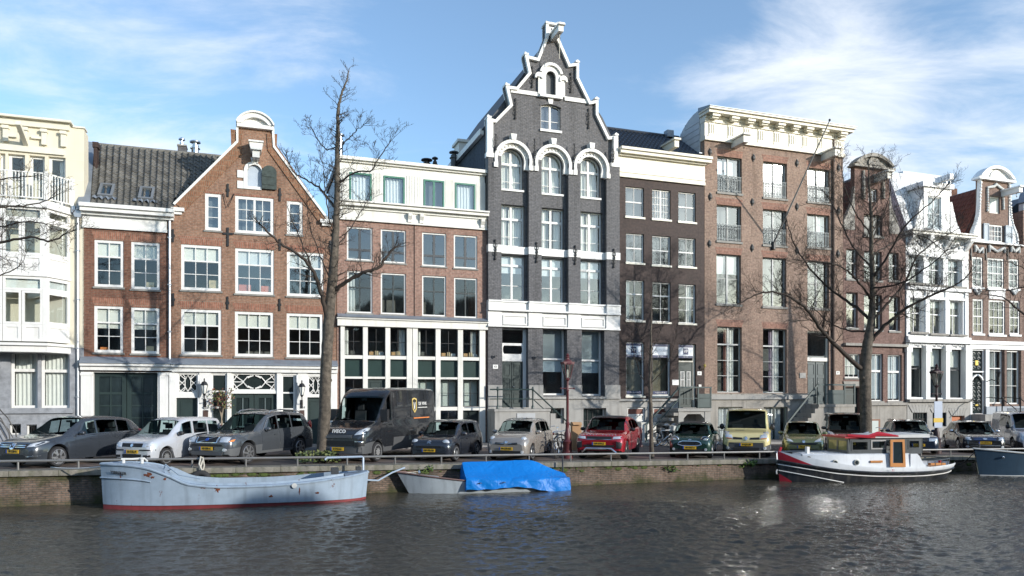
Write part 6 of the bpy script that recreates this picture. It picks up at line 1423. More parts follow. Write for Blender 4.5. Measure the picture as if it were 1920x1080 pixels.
def far_bank():
 """the row on the camera's own side of the canal: out of the picture, but the window panes mirror it"""
 EM = MATS['earth']
 MB().add([(-90, -90*.3-2.5, .9), (170, 170*.3-2.5, .9), (170, -300, .9), (-90, -300, .9), (-90, -90*.3-2.5, -.6), (170, 170*.3-2.5, -.6)], [(0, 1, 2, 3), (4, 5, 1, 0)]).build('opposite_quay', EM, kind='structure')
 ang = math.atan(.3); x = -52.0; i = 0; sr = random.Random(9)
 bm = [BR_A, BR_C, BR_E, BR_F, BR_G, BR_D, WHITE]; lb = ('red brown', 'pink', 'dark brown', 'warm brown', 'purple brown', 'dark grey', 'white')
 nth = ('first', 'second', 'third', 'fourth', 'fifth', 'sixth', 'seventh', 'eighth', 'ninth', 'tenth', 'eleventh', 'twelfth', 'thirteenth', 'fourteenth', 'fifteenth', 'sixteenth', 'seventeenth', 'eighteenth', 'nineteenth', 'twentieth', 'twenty-first', 'twenty-second', 'twenty-third', 'twenty-fourth')
 while x < 150 and i < 24:
  w = sr.uniform(6.5, 9.5); hh = sr.uniform(10.0, 12.0); k = i % 7
  t = thing('opposite_house', '%s %s house of the opposite bank row, mirrored in panes' % (nth[i], lb[k]), 'house', (x, .3*x-12.5, .9), ang, 'houses of the opposite bank')
  holes = []
  for r_ in range(3):
   for c in range(3): a = w*(c+.5)/3-.6; b = 1.3+r_*3.1; holes.append([(a, b), (a+1.2, b), (a+1.2, b+1.9), (a, b+1.9)])
  MB().prism([(.02, -.2), (w-.02, -.2), (w-.02, hh), (w*.62, hh+1.8), (w*.38, hh+1.8), (.02, hh)], holes, -.3, 0).build('wall', bm[k], t)
  for q in holes: MB().prism(q, [[(q[0][0]+.1, q[0][1]+.1), (q[1][0]-.1, q[1][1]+.1), (q[2][0]-.1, q[2][1]-.1), (q[3][0]+.1, q[3][1]-.1)]], -.16, -.08).box(q[0][0]+.56, q[0][0]+.64, -.15, -.09, q[0][1]+.1, q[2][1]-.1).build('window', WHITE, t)
  MB().box(.02, w-.02, -.6, -.5, 0, hh-.2).build('interior', INT, t); MB().prism([(.02, hh-.1), (w-.02, hh-.1), (w*.6, hh+1.6), (w*.4, hh+1.6)], None, -8, -.31).build('roof', SLATE, t)
  x += (w+.02)*math.cos(ang); i += 1
far_bank()
# ------------------------------------------------------------------ vehicles
def pchip(xs, ys, x):
 n = len(xs)
 if x <= xs[0]: return ys[0]
 if x >= xs[-1]: return ys[-1]
 h = [xs[i+1]-xs[i] for i in range(n-1)]; d = [(ys[i+1]-ys[i])/h[i] for i in range(n-1)]
 def m(i):
  if i == 0: return d[0]
  if i == n-1: return d[-1]
  if d[i-1]*d[i] <= 0: return 0.0
  w1, w2 = 2*h[i]+h[i-1], h[i]+2*h[i-1]; return (w1+w2)/(w1/d[i-1]+w2/d[i])
 i = 0
 while x > xs[i+1]: i += 1
 t = (x-xs[i])/h[i]; m0, m1 = m(i)*h[i], m(i+1)*h[i]
 return (2*t**3-3*t*t+1)*ys[i]+(t**3-2*t*t+t)*m0+(-2*t**3+3*t*t)*ys[i+1]+(t**3-t*t)*m1
def paint(name, col, metal=.35, rough=.28):
 m = M(name, col, rough*.85, metal=metal*.7, var=.04, vs=3, spec=.5, coat=1.0); return m
CGLASS = glass_mat('car_glass', 1.85, (.60, .70, .71), .02)
CSOLID = M('dark_car_glass', (.02, .03, .035), .03, var=.1, spec=.9)
CBLK = M('black_plastic', (.018, .018, .02), .5, var=.2)
RUB = M('tyre_rubber', (.022, .022, .024), .75, var=.25)
ALLOY = M('alloy_wheel', (.55, .55, .56), .3, metal=.85, var=.06)
HUBC = M('silver_hubcap', (.42, .43, .44), .35, metal=.7, var=.08)
CHROME = M('chrome', (.75, .75, .76), .12, metal=1.0, var=.03)
LAMPG = M('headlamp', (.62, .65, .68), .08, metal=.35, var=.2, vs=12, coat=1)
REDL = M('red_tail_lamp', (.45, .02, .015), .15, var=.1, coat=1)
AMBER = M('amber_lamp', (.7, .22, .04), .2, var=.05)
PLATE = M('yellow_plate', (.75, .44, .02), .5, var=.04)
EUB = M('blue_strip', (.02, .07, .35), .5, var=.02)
SEATM = M('car_seat', (.05, .05, .055), .8)
T_HATCH = [(0,.40,.37,.74), (.012,.47,.42,.84), (.04,.52,.47,.915), (.09,.56,.51,.965), (.17,.60,.545,.99), (.245,.635,.575,1), (.34,.80,.59,1), (.445,.965,.60,1), (.58,1.0,.61,1), (.74,.985,.62,1), (.87,.935,.63,.985), (.945,.80,.62,.965), (.985,.62,.56,.93), (1,.42,.40,.86)]
T_SUV = [(0,.43,.40,.76), (.012,.50,.46,.86), (.035,.555,.50,.93), (.08,.585,.53,.97), (.17,.605,.555,.99), (.27,.625,.575,1), (.36,.80,.59,1), (.46,.955,.60,1), (.58,1.0,.61,1), (.76,.985,.625,1), (.90,.94,.635,.985), (.955,.78,.62,.965), (.988,.60,.55,.93), (1,.42,.40,.86)]
T_SEDAN = [(0,.42,.38,.74), (.012,.49,.44,.85), (.04,.54,.50,.93), (.10,.58,.535,.97), (.2,.615,.565,.99), (.30,.645,.59,1), (.38,.83,.60,1), (.47,.97,.61,1), (.58,1.0,.615,1), (.70,.97,.62,1), (.80,.83,.62,.99), (.87,.70,.62,.97), (.97,.66,.58,.93), (1,.44,.42,.86)]
T_VAN = [(0,.34,.32,.80), (.012,.40,.37,.90), (.03,.44,.42,.95), (.08,.475,.455,.985), (.14,.51,.48,1), (.18,.54,.50,1), (.25,.75,.52,1), (.33,.955,.525,1), (.37,.985,.53,1), (.6,1.0,.53,1), (.97,.99,.53,1), (.99,.96,.53,.985), (1,.9,.53,.97)]
T_VAN2 = [(0,.36,.34,.78), (.012,.43,.40,.88), (.03,.48,.455,.94), (.08,.52,.49,.98), (.15,.55,.52,1), (.20,.575,.545,1), (.28,.80,.56,1), (.35,.955,.565,1), (.42,.99,.57,1), (.6,1.0,.57,1), (.95,.985,.57,1), (.985,.93,.57,.985), (1,.8,.55,.96)]
def wheel(parent, x, y, r, w, mat, kind, side):
 wt = .5*w; m = MB(); m.lathe([(r*.72, -wt), (r*.92, -wt), (r*.99, -wt*.7), (r, 0), (r*.99, wt*.7), (r*.92, wt), (r*.72, wt)], 22, axis='y')
 o = m.build('wheel', RUB, parent, loc=(x, y, r), smooth=40)
 f = side*wt; rm = MB(); rm.mi = 0
 rows = [(r*.75, f*1.0), (r*.735, f*1.05), (r*.68, f*1.03), (r*.66, f*.8)]
 rm.grid([[(q*math.cos(2*math.pi*k/22), yy, q*math.sin(2*math.pi*k/22)) for k in range(22)] for q, yy in rows], closed=True)
 if kind == 'cap':
  rm.lathe([(r*.67, f*.8), (r*.65, f*.95), (r*.2, f*1.06), (0.001, f*1.06)], 22, axis='y')
  for k in range(10): a = 2*math.pi*k/10; c, s = math.cos(a), math.sin(a); rm.mi = 1; rm.tube([(c*r*.36, f*1.03, s*r*.36), (c*r*.56, f*.985, s*r*.56)], .024, 4)
 else:
  n = kind; rm.lathe([(r*.16, f*.7), (r*.16, f*.98), (.001, f*.99)], 10, axis='y')
  for k in range(n):
   a = 2*math.pi*k/n+.3; c, s = math.cos(a), math.sin(a)
   for t in (-1, 1) if n == 5 else (0,):
    o1, o2 = t*.05, t*.09; rm.tube([(c*r*.1 - s*o1, f*.93, s*r*.1 + c*o1), (c*r*.68 - s*o2, f*.9, s*r*.68 + c*o2)], [.045, .036], 4)
  rm.mi = 1; rm.lathe([(r*.68, f*.5), (.001, f*.5)], 16, axis='y')
 rm.build('rim', [mat, CBLK], o, smooth=30)
 return o
class Car:
 def __init__(s, name, label, u, Y, L, W, H, T, body, az=18.6, cat='car', axles=(.19, .80), r=.31, sill=.20, taper=.80, group='vehicles parked nose to the canal', under=CBLK, hood=.0, low=None):
  p = at(u, Y); s.L, s.W, s.H = L, W, H; s.T = T; s.body = body; s.r = r; s.taper = taper; s.sill = sill
  s.e = thing(name, label, cat, (p.x, p.y, gz(p.x)), R(90-az), group)
  s.e.rotation_euler = (0, 0, R(90-az))
  s.xs = [q[0]*L for q in T]; s.zt = [q[1]*H for q in T]; s.zb = [q[2]*H for q in T]; s.w = [q[3]*W/2 for q in T]
  s.ax = [a*L for a in axles]; s.R = r*1.17
  st = set()
  x = 0.0
  for q in s.xs: st.add(round(q, 4))
  n = int(L/.065)
  for i in range(n+1): st.add(round(L*i/n, 4))
  for a in s.ax:
   for k in range(-8, 9): st.add(round(a + s.R*math.sin(k/8*math.pi/2), 4))
  st = sorted(st); s.st = [st[0]]
  for q in st[1:]:
   if q - s.st[-1] > .012: s.st.append(q)
  m = MB(); rows = []
  for x in s.st:
   half = s.ring(x); rows.append([(x, -y, z) for (y, z) in half] + [(x, y, z) for (y, z) in half[::-1][1:-1]])
  m.grid(rows, closed=True); nr = len(rows[0]); m.f.append(tuple(range(nr))); m.m.append(0); m.f.append(tuple(len(m.v)-nr+k for k in range(nr))[::-1]); m.m.append(0)
  for i, f in enumerate(m.f[:-2]):
   k = i % nr
   if k in (0, nr-1): m.m[i] = 1
  if low:   # unpainted plastic along the sills and round the arches
   for i, f in enumerate(m.f[:-2]):
    if i % nr in (0, 1, 2, nr-3, nr-2, nr-1): m.m[i] = 1
  s.o = m.build('body', [body, under], s.e, smooth=42)
  for a in s.ax:
   for sd_ in (-1, 1): s.wh = None
 def f(s, arr, x): return pchip(s.xs, arr, x)
 def ring(s, x):
  zt, zb, w = s.f(s.zt, x), s.f(s.zb, x), s.f(s.w, x); zt = max(zt, zb+.012)
  zs = s.sill + (.06 if x < .12 or x > s.L-.12 else 0); zl = zs
  for a in s.ax:
   d = abs(x-a)
   if d < s.R: zl = max(zl, s.r + math.sqrt(max(0, s.R*s.R-d*d)))
  k = max(0.0, min(1.0, (zt-zb)/.35)); wr = w*(.90 - (.90-s.taper)*k)
  zl = min(zl, zb-.06); zm = max(zs + (zb-zs)*.45, zl+.03)
  zm2 = max(zb-.14, zm+.015); zm2 = min(zm2, zb-.01)
  return [(0, zl), (w*.86, zl), (w*.965, zl+.012), (w, zm), (w*.985, zm2), (w*.945, zb), (w*.945+(wr-w*.945)*.1, zb+(zt-.10*k-.004-zb)*.1), (w*.945+(wr-w*.945)*.93, zb+(zt-.10*k-.004-zb)*.93), (wr, zt-.10*k-.004), (wr*.90, zt-.035*k-.002), (wr*.62, zt-.01*k), (0, zt)]
 def side(s, x, t, sgn):
  """point between the shoulder (t=0) and the roof edge (t=1)"""
  rg = s.ring(x); a, b = rg[5], rg[8]; return Vector((x, sgn*(a[0]+(b[0]-a[0])*t), a[1]+(b[1]-a[1])*t))
 def low_side(s, x, z, sgn):
  rg = s.ring(x)
  for (a, b) in zip(rg[2:6], rg[3:7]):
   if a[1] <= z <= b[1]: f = (z-a[1])/max(1e-6, b[1]-a[1]); return Vector((x, sgn*(a[0]+(b[0]-a[0])*f), z))
  return Vector((x, sgn*rg[3][0], z))
 def top(s, x, f):
  rg = s.ring(x); pts = [(rg[8][0], rg[8][1]), (rg[9][0], rg[9][1]), (rg[10][0], rg[10][1]), (0, rg[11][1])]
  y = abs(f)*rg[8][0]; sg = 1 if f >= 0 else -1
  for (a, b) in zip(pts[:-1], pts[1:]):
   if b[0] <= y <= a[0]: q = (y-b[0])/max(1e-6, a[0]-b[0]); return Vector((x, sg*y, b[1]+(a[1]-b[1])*q))
  return Vector((x, sg*y, rg[11][1]))
 def patch(s, rows, off, name, mat, parent=None, smooth=True):
  """a skin standing a few millimetres off the body, with its own edge"""
  n, k = len(rows), len(rows[0]); nm = []
  for i in range(n):
   r_ = []
   for j in range(k):
    a = rows[min(i+1, n-1)][j]-rows[max(i-1, 0)][j]; b = rows[i][min(j+1, k-1)]-rows[i][max(j-1, 0)][:] if False else rows[i][min(j+1, k-1)]-rows[i][max(j-1, 0)]
    c = a.cross(b); c = c.normalized() if c.length > 1e-9 else Vector((0, 0, 1))
    ctr = Vector((rows[i][j].x*.0 + s.L*.5, 0, s.H*.35)); c = c if c.dot(rows[i][j]-ctr) > 0 else -c; r_.append(rows[i][j]+c*off)
   nm.append(r_)
  m = MB(); m.grid([[tuple(q) for q in r_] for r_ in nm])
  edge = [(0, j) for j in range(k)] + [(i, k-1) for i in range(1, n)] + [(n-1, j) for j in range(k-2, -1, -1)] + [(i, 0) for i in range(n-2, 0, -1)]
  m.grid([[tuple(nm[i][j]) for i, j in edge], [tuple(rows[i][j]*1.0) for i, j in edge]], closed=True)
  return m.build(name, mat, parent or s.e, smooth=40)
 def cut(s, test):
  bm = bmesh.new(); bm.from_mesh(s.o.data); dl = [f for f in bm.faces if test(f)]
  bmesh.ops.delete(bm, geom=dl, context='FACES_ONLY'); bm.to_mesh(s.o.data); bm.free(); s.glazed = True
 def win_side(s, x0, x1, t0=.10, t1=.93, skew0=0.0, skew1=0.0, n=8, zmin=.07, name='side_window', mat=None):
  if mat is None:
   a_, b_ = x0 + max(0, skew0) + .0, x1 + min(0, skew1)
   def inside(f):
    xs = [v.co.x for v in f.verts]
    if min(xs) < a_ - .02 or max(xs) > b_ + .02: return False
    c = f.calc_center_median(); q = s.side(c.x, .12, 1); e = s.side(c.x, .90, 1)
    return q.z < c.z < e.z and abs(abs(c.y) - (q.y+e.y)/2) < .12 and max(v.co.z for v in f.verts) < s.side(c.x, .97, 1).z and min(v.co.z for v in f.verts) > s.side(c.x, .03, 1).z
   s.cut(inside)
  for sg in (-1, 1):
   rows = []
   for i in range(n+1):
    xa = x0 + (x1-x0)*i/n
    r_ = []
    for j in range(5):
     t = t0 + (t1-t0)*j/4; x = xa + (skew0*(1-i/n) + skew1*i/n)*(j/4); r_.append(s.side(x, t, sg))
    rows.append(r_)
   s.patch(rows, .008, name, mat or CGLASS)
 def windscreen(s, x0, x1, f=.90, n=8, name='windscreen', mat=None):
  rows = [[s.top(x0+(x1-x0)*i/n, -f + 2*f*j/10) for j in range(11)] for i in range(n+1)]
  if mat is None:
   def inside(f):
    xs = [v.co.x for v in f.verts]; c = f.calc_center_median()
    return min(xs) > x0 - .02 and max(xs) < x1 + .02 and abs(c.y) < s.ring(c.x)[9][0] - .01 and c.z > s.f(s.zb, c.x) + .0 and c.z > s.ring(c.x)[8][1] - .02
   s.cut(inside)
  o = s.patch(rows, .009, name, mat or CGLASS)
  if mat is None and name == 'windscreen': s.cabin(x0, x1)
  return o
 def cabin(s, x0, x1):
  H, W, L = s.H, s.W, s.L; zb = s.f(s.zb, x1); m = MB(); xe = L*.93
  m.box(x0+.03, x1+.1, -W*.40, W*.40, zb-.3, zb-.06); m.box(x1+.1, xe, -W*.42, W*.42, s.sill+.04, s.sill+.10)
  m.build('dashboard', SEATM, s.e); hs = H*.80 if H < 1.75 else H*.72
  for xx in (x1+.42, x1+1.25):
   if xx > L*.86: continue
   for sg in (-1, 1):
    y = sg*W*.21; q = MB().prism([(xx-.42, zb-.45), (xx-.42, zb-.32), (xx-.06, zb-.36), (xx+.08, hs-.14), (xx+.18, hs-.14), (xx+.08, zb-.45)], None, y-.22, y+.22).box(xx+.08, xx+.17, y-.12, y+.12, hs-.10, hs+.08)
    q.build('seat', SEATM, s.e)
  rows = [[s.top(x1+.05+(L*.93-x1)*i/8, -.96+1.92*j/8)-Vector((0, 0, .035)) for j in range(9)] for i in range(9)]
  MB().grid([[tuple(q) for q in r_] for r_ in rows]).build('headlining', SEATM, s.e)
  if H > 1.85: MB().box(x1+.80, x1+.83, -W*.43, W*.43, s.sill+.1, H*.93).build('bulkhead', SEATM, s.e)
  rg = [[(x1-.02+.06*math.cos(b)*.4 - .10*math.sin(a)*.5, -W*.21+(.17+.014*math.cos(b))*math.cos(a), zb+.03+(.16+.014*math.sin(b))*math.sin(a)) for b in (0, 2.1, 4.2, 6.28)] for a in [2*math.pi*i/12 for i in range(13)]]
  MB().grid(rg).build('steering_wheel', CBLK, s.e)
  MB().box(x1+.02, x1+.05, -.11, .11, s.f(s.zt, x1)-.16, s.f(s.zt, x1)-.09).build('rear_view_mirror', CBLK, s.e)
 def wipers(s, x0, x1):
  m = MB()
  for a, b in ((-.55, .0), (.0, .55)):
   p0 = s.top(x0, a)+Vector((-.02, 0, .025)); p1 = s.top(x0+(x1-x0)*.14, b)+Vector((-.02, 0, .03)); m.tube([p0, p1], .011, 4)
  m.build('wiper', CBLK, s.e)
 def doors(s, cuts, z0=None, handle=True, mat=None):
  for sg in (-1, 1):
   for (xa, xb) in cuts:
    n = 10; rows = []
    for i in range(n+1):
     x = xa+(xb-xa)*i/n; rg = s.ring(x); z0_ = max((z0 or s.sill+.10), rg[2][1]+.02); z1_ = rg[5][1]-.004
     rows.append([s.low_side(x, z0_+(z1_-z0_)*j/5, sg) for j in range(6)])
    d = s.patch(rows, .007, 'door', mat or s.body)
    if handle: q = s.low_side(xb-.22, s.f(s.zb, xb)-.13, sg); MB().box(q.x-.09, q.x+.09, q.y-.03*(sg < 0)-.0, q.y+.03*(sg > 0), q.z-.018, q.z+.018).build('handle', mat or s.body, d)
 def wheels(s, mat=ALLOY, kind=5, w=.2):
  for a in s.ax:
   for sg in (-1, 1): wheel(s.e, a, sg*(s.W/2-w*.5-.015), s.r, w, mat, kind, sg)
 def plate(s, z, txt, x=-.012, y=0.0, w=.52):
  o = MB().box(x-.012, x, y-w/2, y+w/2, z-.056, z+.056).build('number_plate', PLATE, s.e)
  MB().box(x-.015, x-.0125, y+w/2-.05, y+w/2, z-.055, z+.055).build('blue_strip', EUB, o)
  lettering(txt, .092, CBLK, o, (x-.0155, y-.02, z), rot=(R(90), 0, R(-90)), bold=.002)
 def mirrors(s, x, mat=None, sz=(.07, .11, .075), out=.10):
  for sg in (-1, 1):
   p = s.side(x, .12, sg); m = MB().ball((p.x, p.y+sg*(out+.02), p.z+.06), sz, 10, 7); o = m.build('wing_mirror', mat or s.body, s.e, smooth=True)
   MB().tube([(p.x, p.y-.01*sg, p.z), (p.x, p.y+sg*out, p.z+.03)], .025, 5).box(p.x+sz[0]*.6, p.x+sz[0]*1.01, p.y+sg*(out+.02)-sz[1]*.7, p.y+sg*(out+.02)+sz[1]*.7, p.z+.01, p.z+.11).build('mirror_stalk', CBLK, o)
 def blob(s, name, mat, x, y, z, r, both=True, parent=None, rot=0.0):
  for sg in ((-1, 1) if both else (1,)):
   m = MB().ball((0, 0, 0), r, 12, 8); o = m.build(name, mat, parent or s.e, loc=(x, sg*y, z), smooth=True)
   if rot: o.rotation_euler = (0, 0, sg*rot)
 def bar(s, name, mat, x0, x1, y0, y1, z0, z1, parent=None): return MB().box(x0, x1, y0, y1, z0, z1).build(name, mat, parent or s.e)
 def face(s, z, y): # front surface depth at height z, half-width y
  for i in range(60):
   x = i*.01; rg = s.ring(x); zz = max(z, rg[2][1]+.005); w_ = 0
   for (a, b) in zip(rg[2:11], rg[3:12]):
    if min(a[1], b[1]) <= zz <= max(a[1], b[1])+1e-6: w_ = max(w_, a[0] + (b[0]-a[0])*(0 if abs(b[1]-a[1]) < 1e-6 else (zz-a[1])/(b[1]-a[1])))
   if zz <= rg[11][1] and abs(y) <= max(w_, .01): return x
  return .5
 def front_shape(s, name, mat, poly, off=.012, depth=.03, parent=None):
  """a piece laid against the curved nose; poly is (y, z)"""
  P_ = []; n0 = len(poly)
  for i in range(n0):
   a, b = poly[i], poly[(i+1) % n0]; k = max(1, int(math.hypot(b[0]-a[0], b[1]-a[1])/.09))
   P_ += [(a[0]+(b[0]-a[0])*j/k, a[1]+(b[1]-a[1])*j/k) for j in range(k)]
  n = len(P_); c = (sum(p[0] for p in P_)/n, sum(p[1] for p in P_)/n); rows = []
  for f in (1.0, .72, .42, .12):
   rows.append([(s.face(c[1]+(z-c[1])*f, c[0]+(y-c[0])*f)-off, c[0]+(y-c[0])*f, c[1]+(z-c[1])*f) for y, z in P_])
  m = MB(); m.grid([[(x+depth+off, y, z) for x, y, z in rows[0]]] + rows, closed=True); k = len(m.v); m.f.append(tuple(range(k-n, k))); m.m.append(0)
  return m.build(name, mat, parent or s.e, smooth=45)
 def both(s, name, mat, poly, **k): s.front_shape(name, mat, poly, **k); s.front_shape(name, mat, [(-y, z) for y, z in poly][::-1], **k)
 def seats(s, x, z): pass
def rect_(y0, y1, z0, z1): return [(y0, z0), (y1, z0), (y1, z1), (y0, z1)]
def oval(cy, cz, ry, rz, n=14): return [(cy+ry*math.cos(2*math.pi*k/n), cz+rz*math.sin(2*math.pi*k/n)) for k in range(n)]

def cars():
 GR = M('grille_mesh', (.012, .012, .013), .6, var=.2)
 # dark hatchback at the far west, three quarter view
 c = Car('hatchback_car', 'dark grey hatchback with star badge and silver two bar grille, next to silver small hatchback', 24, 22.95, 4.36, 1.80, 1.56, T_HATCH, paint('charcoal_metallic', (.040, .047, .058)), az=18, r=.32)
 c.windscreen(1.12, 1.95); c.wipers(1.1, 1.9); c.win_side(1.62, 2.28, skew0=.30); c.win_side(2.36, 3.12); c.win_side(3.19, 3.78, skew1=-.16); c.windscreen(3.86, 4.14, name='rear_window')
 c.doors([(1.45, 2.32), (2.34, 3.30)]); c.wheels(ALLOY, 5); c.mirrors(1.62)
 c.front_shape('grille', GR, [(-.50, .60), (.50, .60), (.56, .70), (.52, .76), (-.52, .76), (-.56, .70)], off=.015)
 for z in (.645, .70): c.front_shape('grille_bar', CHROME, rect_(-.5, .5, z, z+.028), off=.035)
 o = c.front_shape('badge', CHROME, oval(0, .68, .10, .10), off=.055); m = MB()
 for k in range(3): a = math.pi/2+k*2*math.pi/3; m.tube([(-.0, 0, 0), (0, .085*math.cos(a), .085*math.sin(a))], [.018, .006], 4)
 m.build('star', CBLK, o, loc=(c.face(.68, 0)-.07, 0, .68))
 c.both('headlight', LAMPG, [(.56, .66), (.78, .68), (.87, .80), (.80, .83), (.62, .75)], off=.02)
 c.front_shape('lower_grille', GR, [(-.55, .27), (.55, .27), (.42, .42), (-.42, .42)]); c.both('running_light', CHROME, [(.55, .36), (.84, .38), (.84, .40), (.55, .385)], off=.025); c.both('bumper_vent', GR, [(.56, .29), (.80, .31), (.80, .355), (.56, .345)])
 c.plate(.52, '38-ZSP-5'); c.blob('tail_light', REDL, 4.18, .74, .98, (.10, .13, .09))
 for sg in (-1, 1):
  m = MB(); m.tube([c.side(x, .03, sg)+Vector((0, sg*.012, 0)) for x in [1.5+.2*i for i in range(13)]], .012, 4); m.build('window_trim', CHROME, c.e)
 # silver small hatchback
 sil = paint('silver_metallic', (.60, .62, .66), .5)
 T = [(0,.40,.37,.80), (.012,.47,.43,.90), (.04,.53,.49,.95), (.09,.575,.53,.98), (.17,.61,.56,1), (.235,.635,.585,1), (.32,.80,.60,1), (.40,.94,.605,1), (.52,1.0,.61,1), (.74,.995,.62,1), (.93,.96,.63,.99), (.965,.80,.62,.975), (.99,.62,.56,.95), (1,.42,.40,.9)]
 c = Car('small_hatchback', 'silver small hatchback with black bumper strips, between dark hatchback and grey estate suv', 247, 24.0, 3.54, 1.58, 1.54, T, sil, az=18, r=.28, taper=.84)
 c.windscreen(.86, 1.42, .92); c.wipers(.84, 1.4); c.win_side(1.22, 1.86, skew0=.22); c.win_side(1.96, 2.60); c.win_side(2.68, 3.20, skew1=-.05); c.windscreen(3.31, 3.43, name='rear_window'); c.doors([(1.10, 1.92), (1.94, 2.75)]); c.wheels(HUBC, 'cap', .17); c.mirrors(1.2, CBLK)
 c.front_shape('grille', GR, [(-.40, .62), (.40, .62), (.42, .74), (-.42, .74)]); c.front_shape('badge', CHROME, oval(0, .68, .055, .055), off=.03)
 c.both('headlight', LAMPG, [(.44, .63), (.72, .65), (.74, .78), (.70, .82), (.46, .76)], off=.02)
 c.both('bumper_strip', CBLK, rect_(.32, .76, .505, .545), off=.02); c.front_shape('lower_grille', GR, [(-.36, .27), (.36, .27), (.38, .39), (-.38, .39)]); c.both('fog_light', GR, rect_(.46, .70, .29, .37))
 c.plate(.47, '33-TZL-9'); c.blob('tail_light', REDL, 3.42, .66, 1.05, (.05, .06, .18))
 # grey suv
 gry = paint('graphite_metallic', (.085, .095, .108), .5)
 c = Car('estate_suv', 'graphite grey suv with slanted grille badge and roof rails by tall bare tree', 388, 24.6, 4.80, 1.90, 1.74, T_SUV, gry, az=19, r=.36, sill=.30, low=lambda x: .44)
 MB_ = M('grey_cladding', (.085, .09, .095), .6); c.o.data.materials[1] = MB_
 c.windscreen(1.33, 2.15); c.wipers(1.3, 2.1); c.win_side(1.86, 2.55, skew0=.36); c.win_side(2.64, 3.35); c.win_side(3.42, 4.22, skew1=-.16); c.windscreen(4.36, 4.62, name='rear_window'); c.doors([(1.62, 2.60), (2.62, 3.55)]); c.wheels(ALLOY, 7, .23); c.mirrors(1.86)
 c.front_shape('grille', GR, [(-.38, .76), (.38, .76), (.42, .95), (-.42, .95)], off=.02)
 for q in (rect_(-.42, .42, .945, .965), rect_(-.39, .39, .745, .765), [(-.42, .75), (-.385, .75), (-.40, .96), (-.435, .96)], [(.385, .75), (.42, .75), (.435, .96), (.40, .96)], [(-.34, .945), (-.28, .945), (.34, .77), (.28, .77)]): c.front_shape('grille_trim', CHROME, q[::-1] if q[0][1] > q[2][1] else q, off=.04)
 c.front_shape('badge', EUB, oval(0, .855, .05, .05), off=.06)
 c.both('headlight', LAMPG, [(.50, .77), (.80, .77), (.86, .84), (.86, .93), (.56, .95), (.50, .90)], off=.02); c.both('indicator', AMBER, [(.81, .775), (.88, .79), (.88, .86), (.85, .84)], off=.03)
 c.front_shape('lower_grille', GR, [(-.62, .63), (.62, .63), (.58, .70), (-.58, .70)]); c.front_shape('skid_plate', MB_, [(-.6, .34), (.6, .34), (.66, .46), (-.66, .46)], off=.03); c.plate(.56, '42-LBR-6', x=-.04); c.both('fog_light', LAMPG, oval(.70, .52, .07, .05), off=.03)
 for sg in (-1, 1):
  MB().tube([c.side(1.72, .2, sg)] + [c.side(x, .985, sg)+Vector((0, sg*.012, 0)) for x in (2.1, 2.5, 3, 3.5, 4.0, 4.3)] + [c.side(4.45, .1, sg)+Vector((0, sg*.012, 0))], .016, 4).build('window_trim', ALLOY, c.e)
  pts = [c.top(x, sg*.86)+Vector((0, 0, dz)) for x, dz in ((2.35, .02), (2.45, .075), (3.0, .085), (3.8, .08), (4.15, .06), (4.25, .0))]; MB().tube(pts, .022, 6).build('roof_rail', ALLOY, c.e, smooth=40)
 c.blob('tail_light', REDL, 4.64, .80, 1.15, (.08, .07, .2))
 # black delivery van
 blk = paint('black_van_paint', (.020, .022, .026), .1, .22)
 c = Car('delivery_van', 'tall black delivery van with shield logo on its side beside black city car', 634, 25.9, 5.95, 2.02, 2.66, T_VAN, blk, az=19, cat='van', axles=(.17, .76), r=.35, sill=.32, taper=.90, low=lambda x: .60 if x > .25 else .0)
 c.o.data.materials[1] = M('van_grey_cladding', (.07, .072, .075), .6)
 c.windscreen(1.10, 1.74, .93); c.wipers(1.08, 1.7); c.windscreen(1.76, 2.05, .80, name='roof_panel', mat=CBLK) if False else None
 c.win_side(1.34, 2.06, t0=.04, t1=.60, skew0=.42)
 c.doors([(1.18, 2.16)], z0=.5, handle=True); c.wheels(M('grey_steel_wheel', (.28, .28, .28), .5, metal=.4), 'cap', .22)
 for sg in (-1, 1):   # pressed panels of the load bay
  for xa, xb in ((2.24, 3.55), (3.65, 4.75), (4.85, 5.8)):
   rows = [[c.side(xa+(xb-xa)*i/6, t, sg) for t in (.08, .2, .35, .5, .62)] for i in range(7)]; c.patch(rows, .012, 'side_panel', blk)
   rows = [[c.side(xa+(xb-xa)*i/6, t, sg) for t in (.68, .8, .92)] for i in range(7)]; c.patch(rows, .010, 'side_panel', blk)
  rows = [[c.low_side(2.24+3.5*i/8, .9+.3*j/3, sg) for j in range(4)] for i in range(9)]
  p = c.side(1.42, .05, sg); m = MB().box(p.x-.10, p.x+.06, p.y+sg*.10-.14, p.y+sg*.10+.14, p.z+.02, p.z+.45); m.build('wing_mirror', CBLK, c.e); MB().box(p.x-.02, p.x+.03, p.y-.1, p.y+.1, p.z+.08, p.z+.13).build('mirror_stalk', CBLK, c.e)
 c.front_shape('grille', GR, [(-.52, .86), (.52, .86), (.60, 1.0), (-.60, 1.0)], off=.02)
 for z in (.88, .92, .96): c.front_shape('grille_bar', M('grey_bar', (.16, .17, .18), .4), rect_(-.54, .54, z, z+.018), off=.04)
 c.front_shape('lower_grille', GR, [(-.62, .60), (.62, .60), (.60, .78), (-.60, .78)], off=.015); c.both('fog_light', GR, [(.66, .58), (.95, .60), (.95, .72), (.66, .74)], off=.02); c.both('running_light', CHROME, [(.66, .745), (.94, .735), (.94, .765), (.66, .785)], off=.025)
 c.front_shape('bumper', c.o.data.materials[1], [(-.9, .34), (.9, .34), (.9, .56), (-.9, .56)], off=.025)
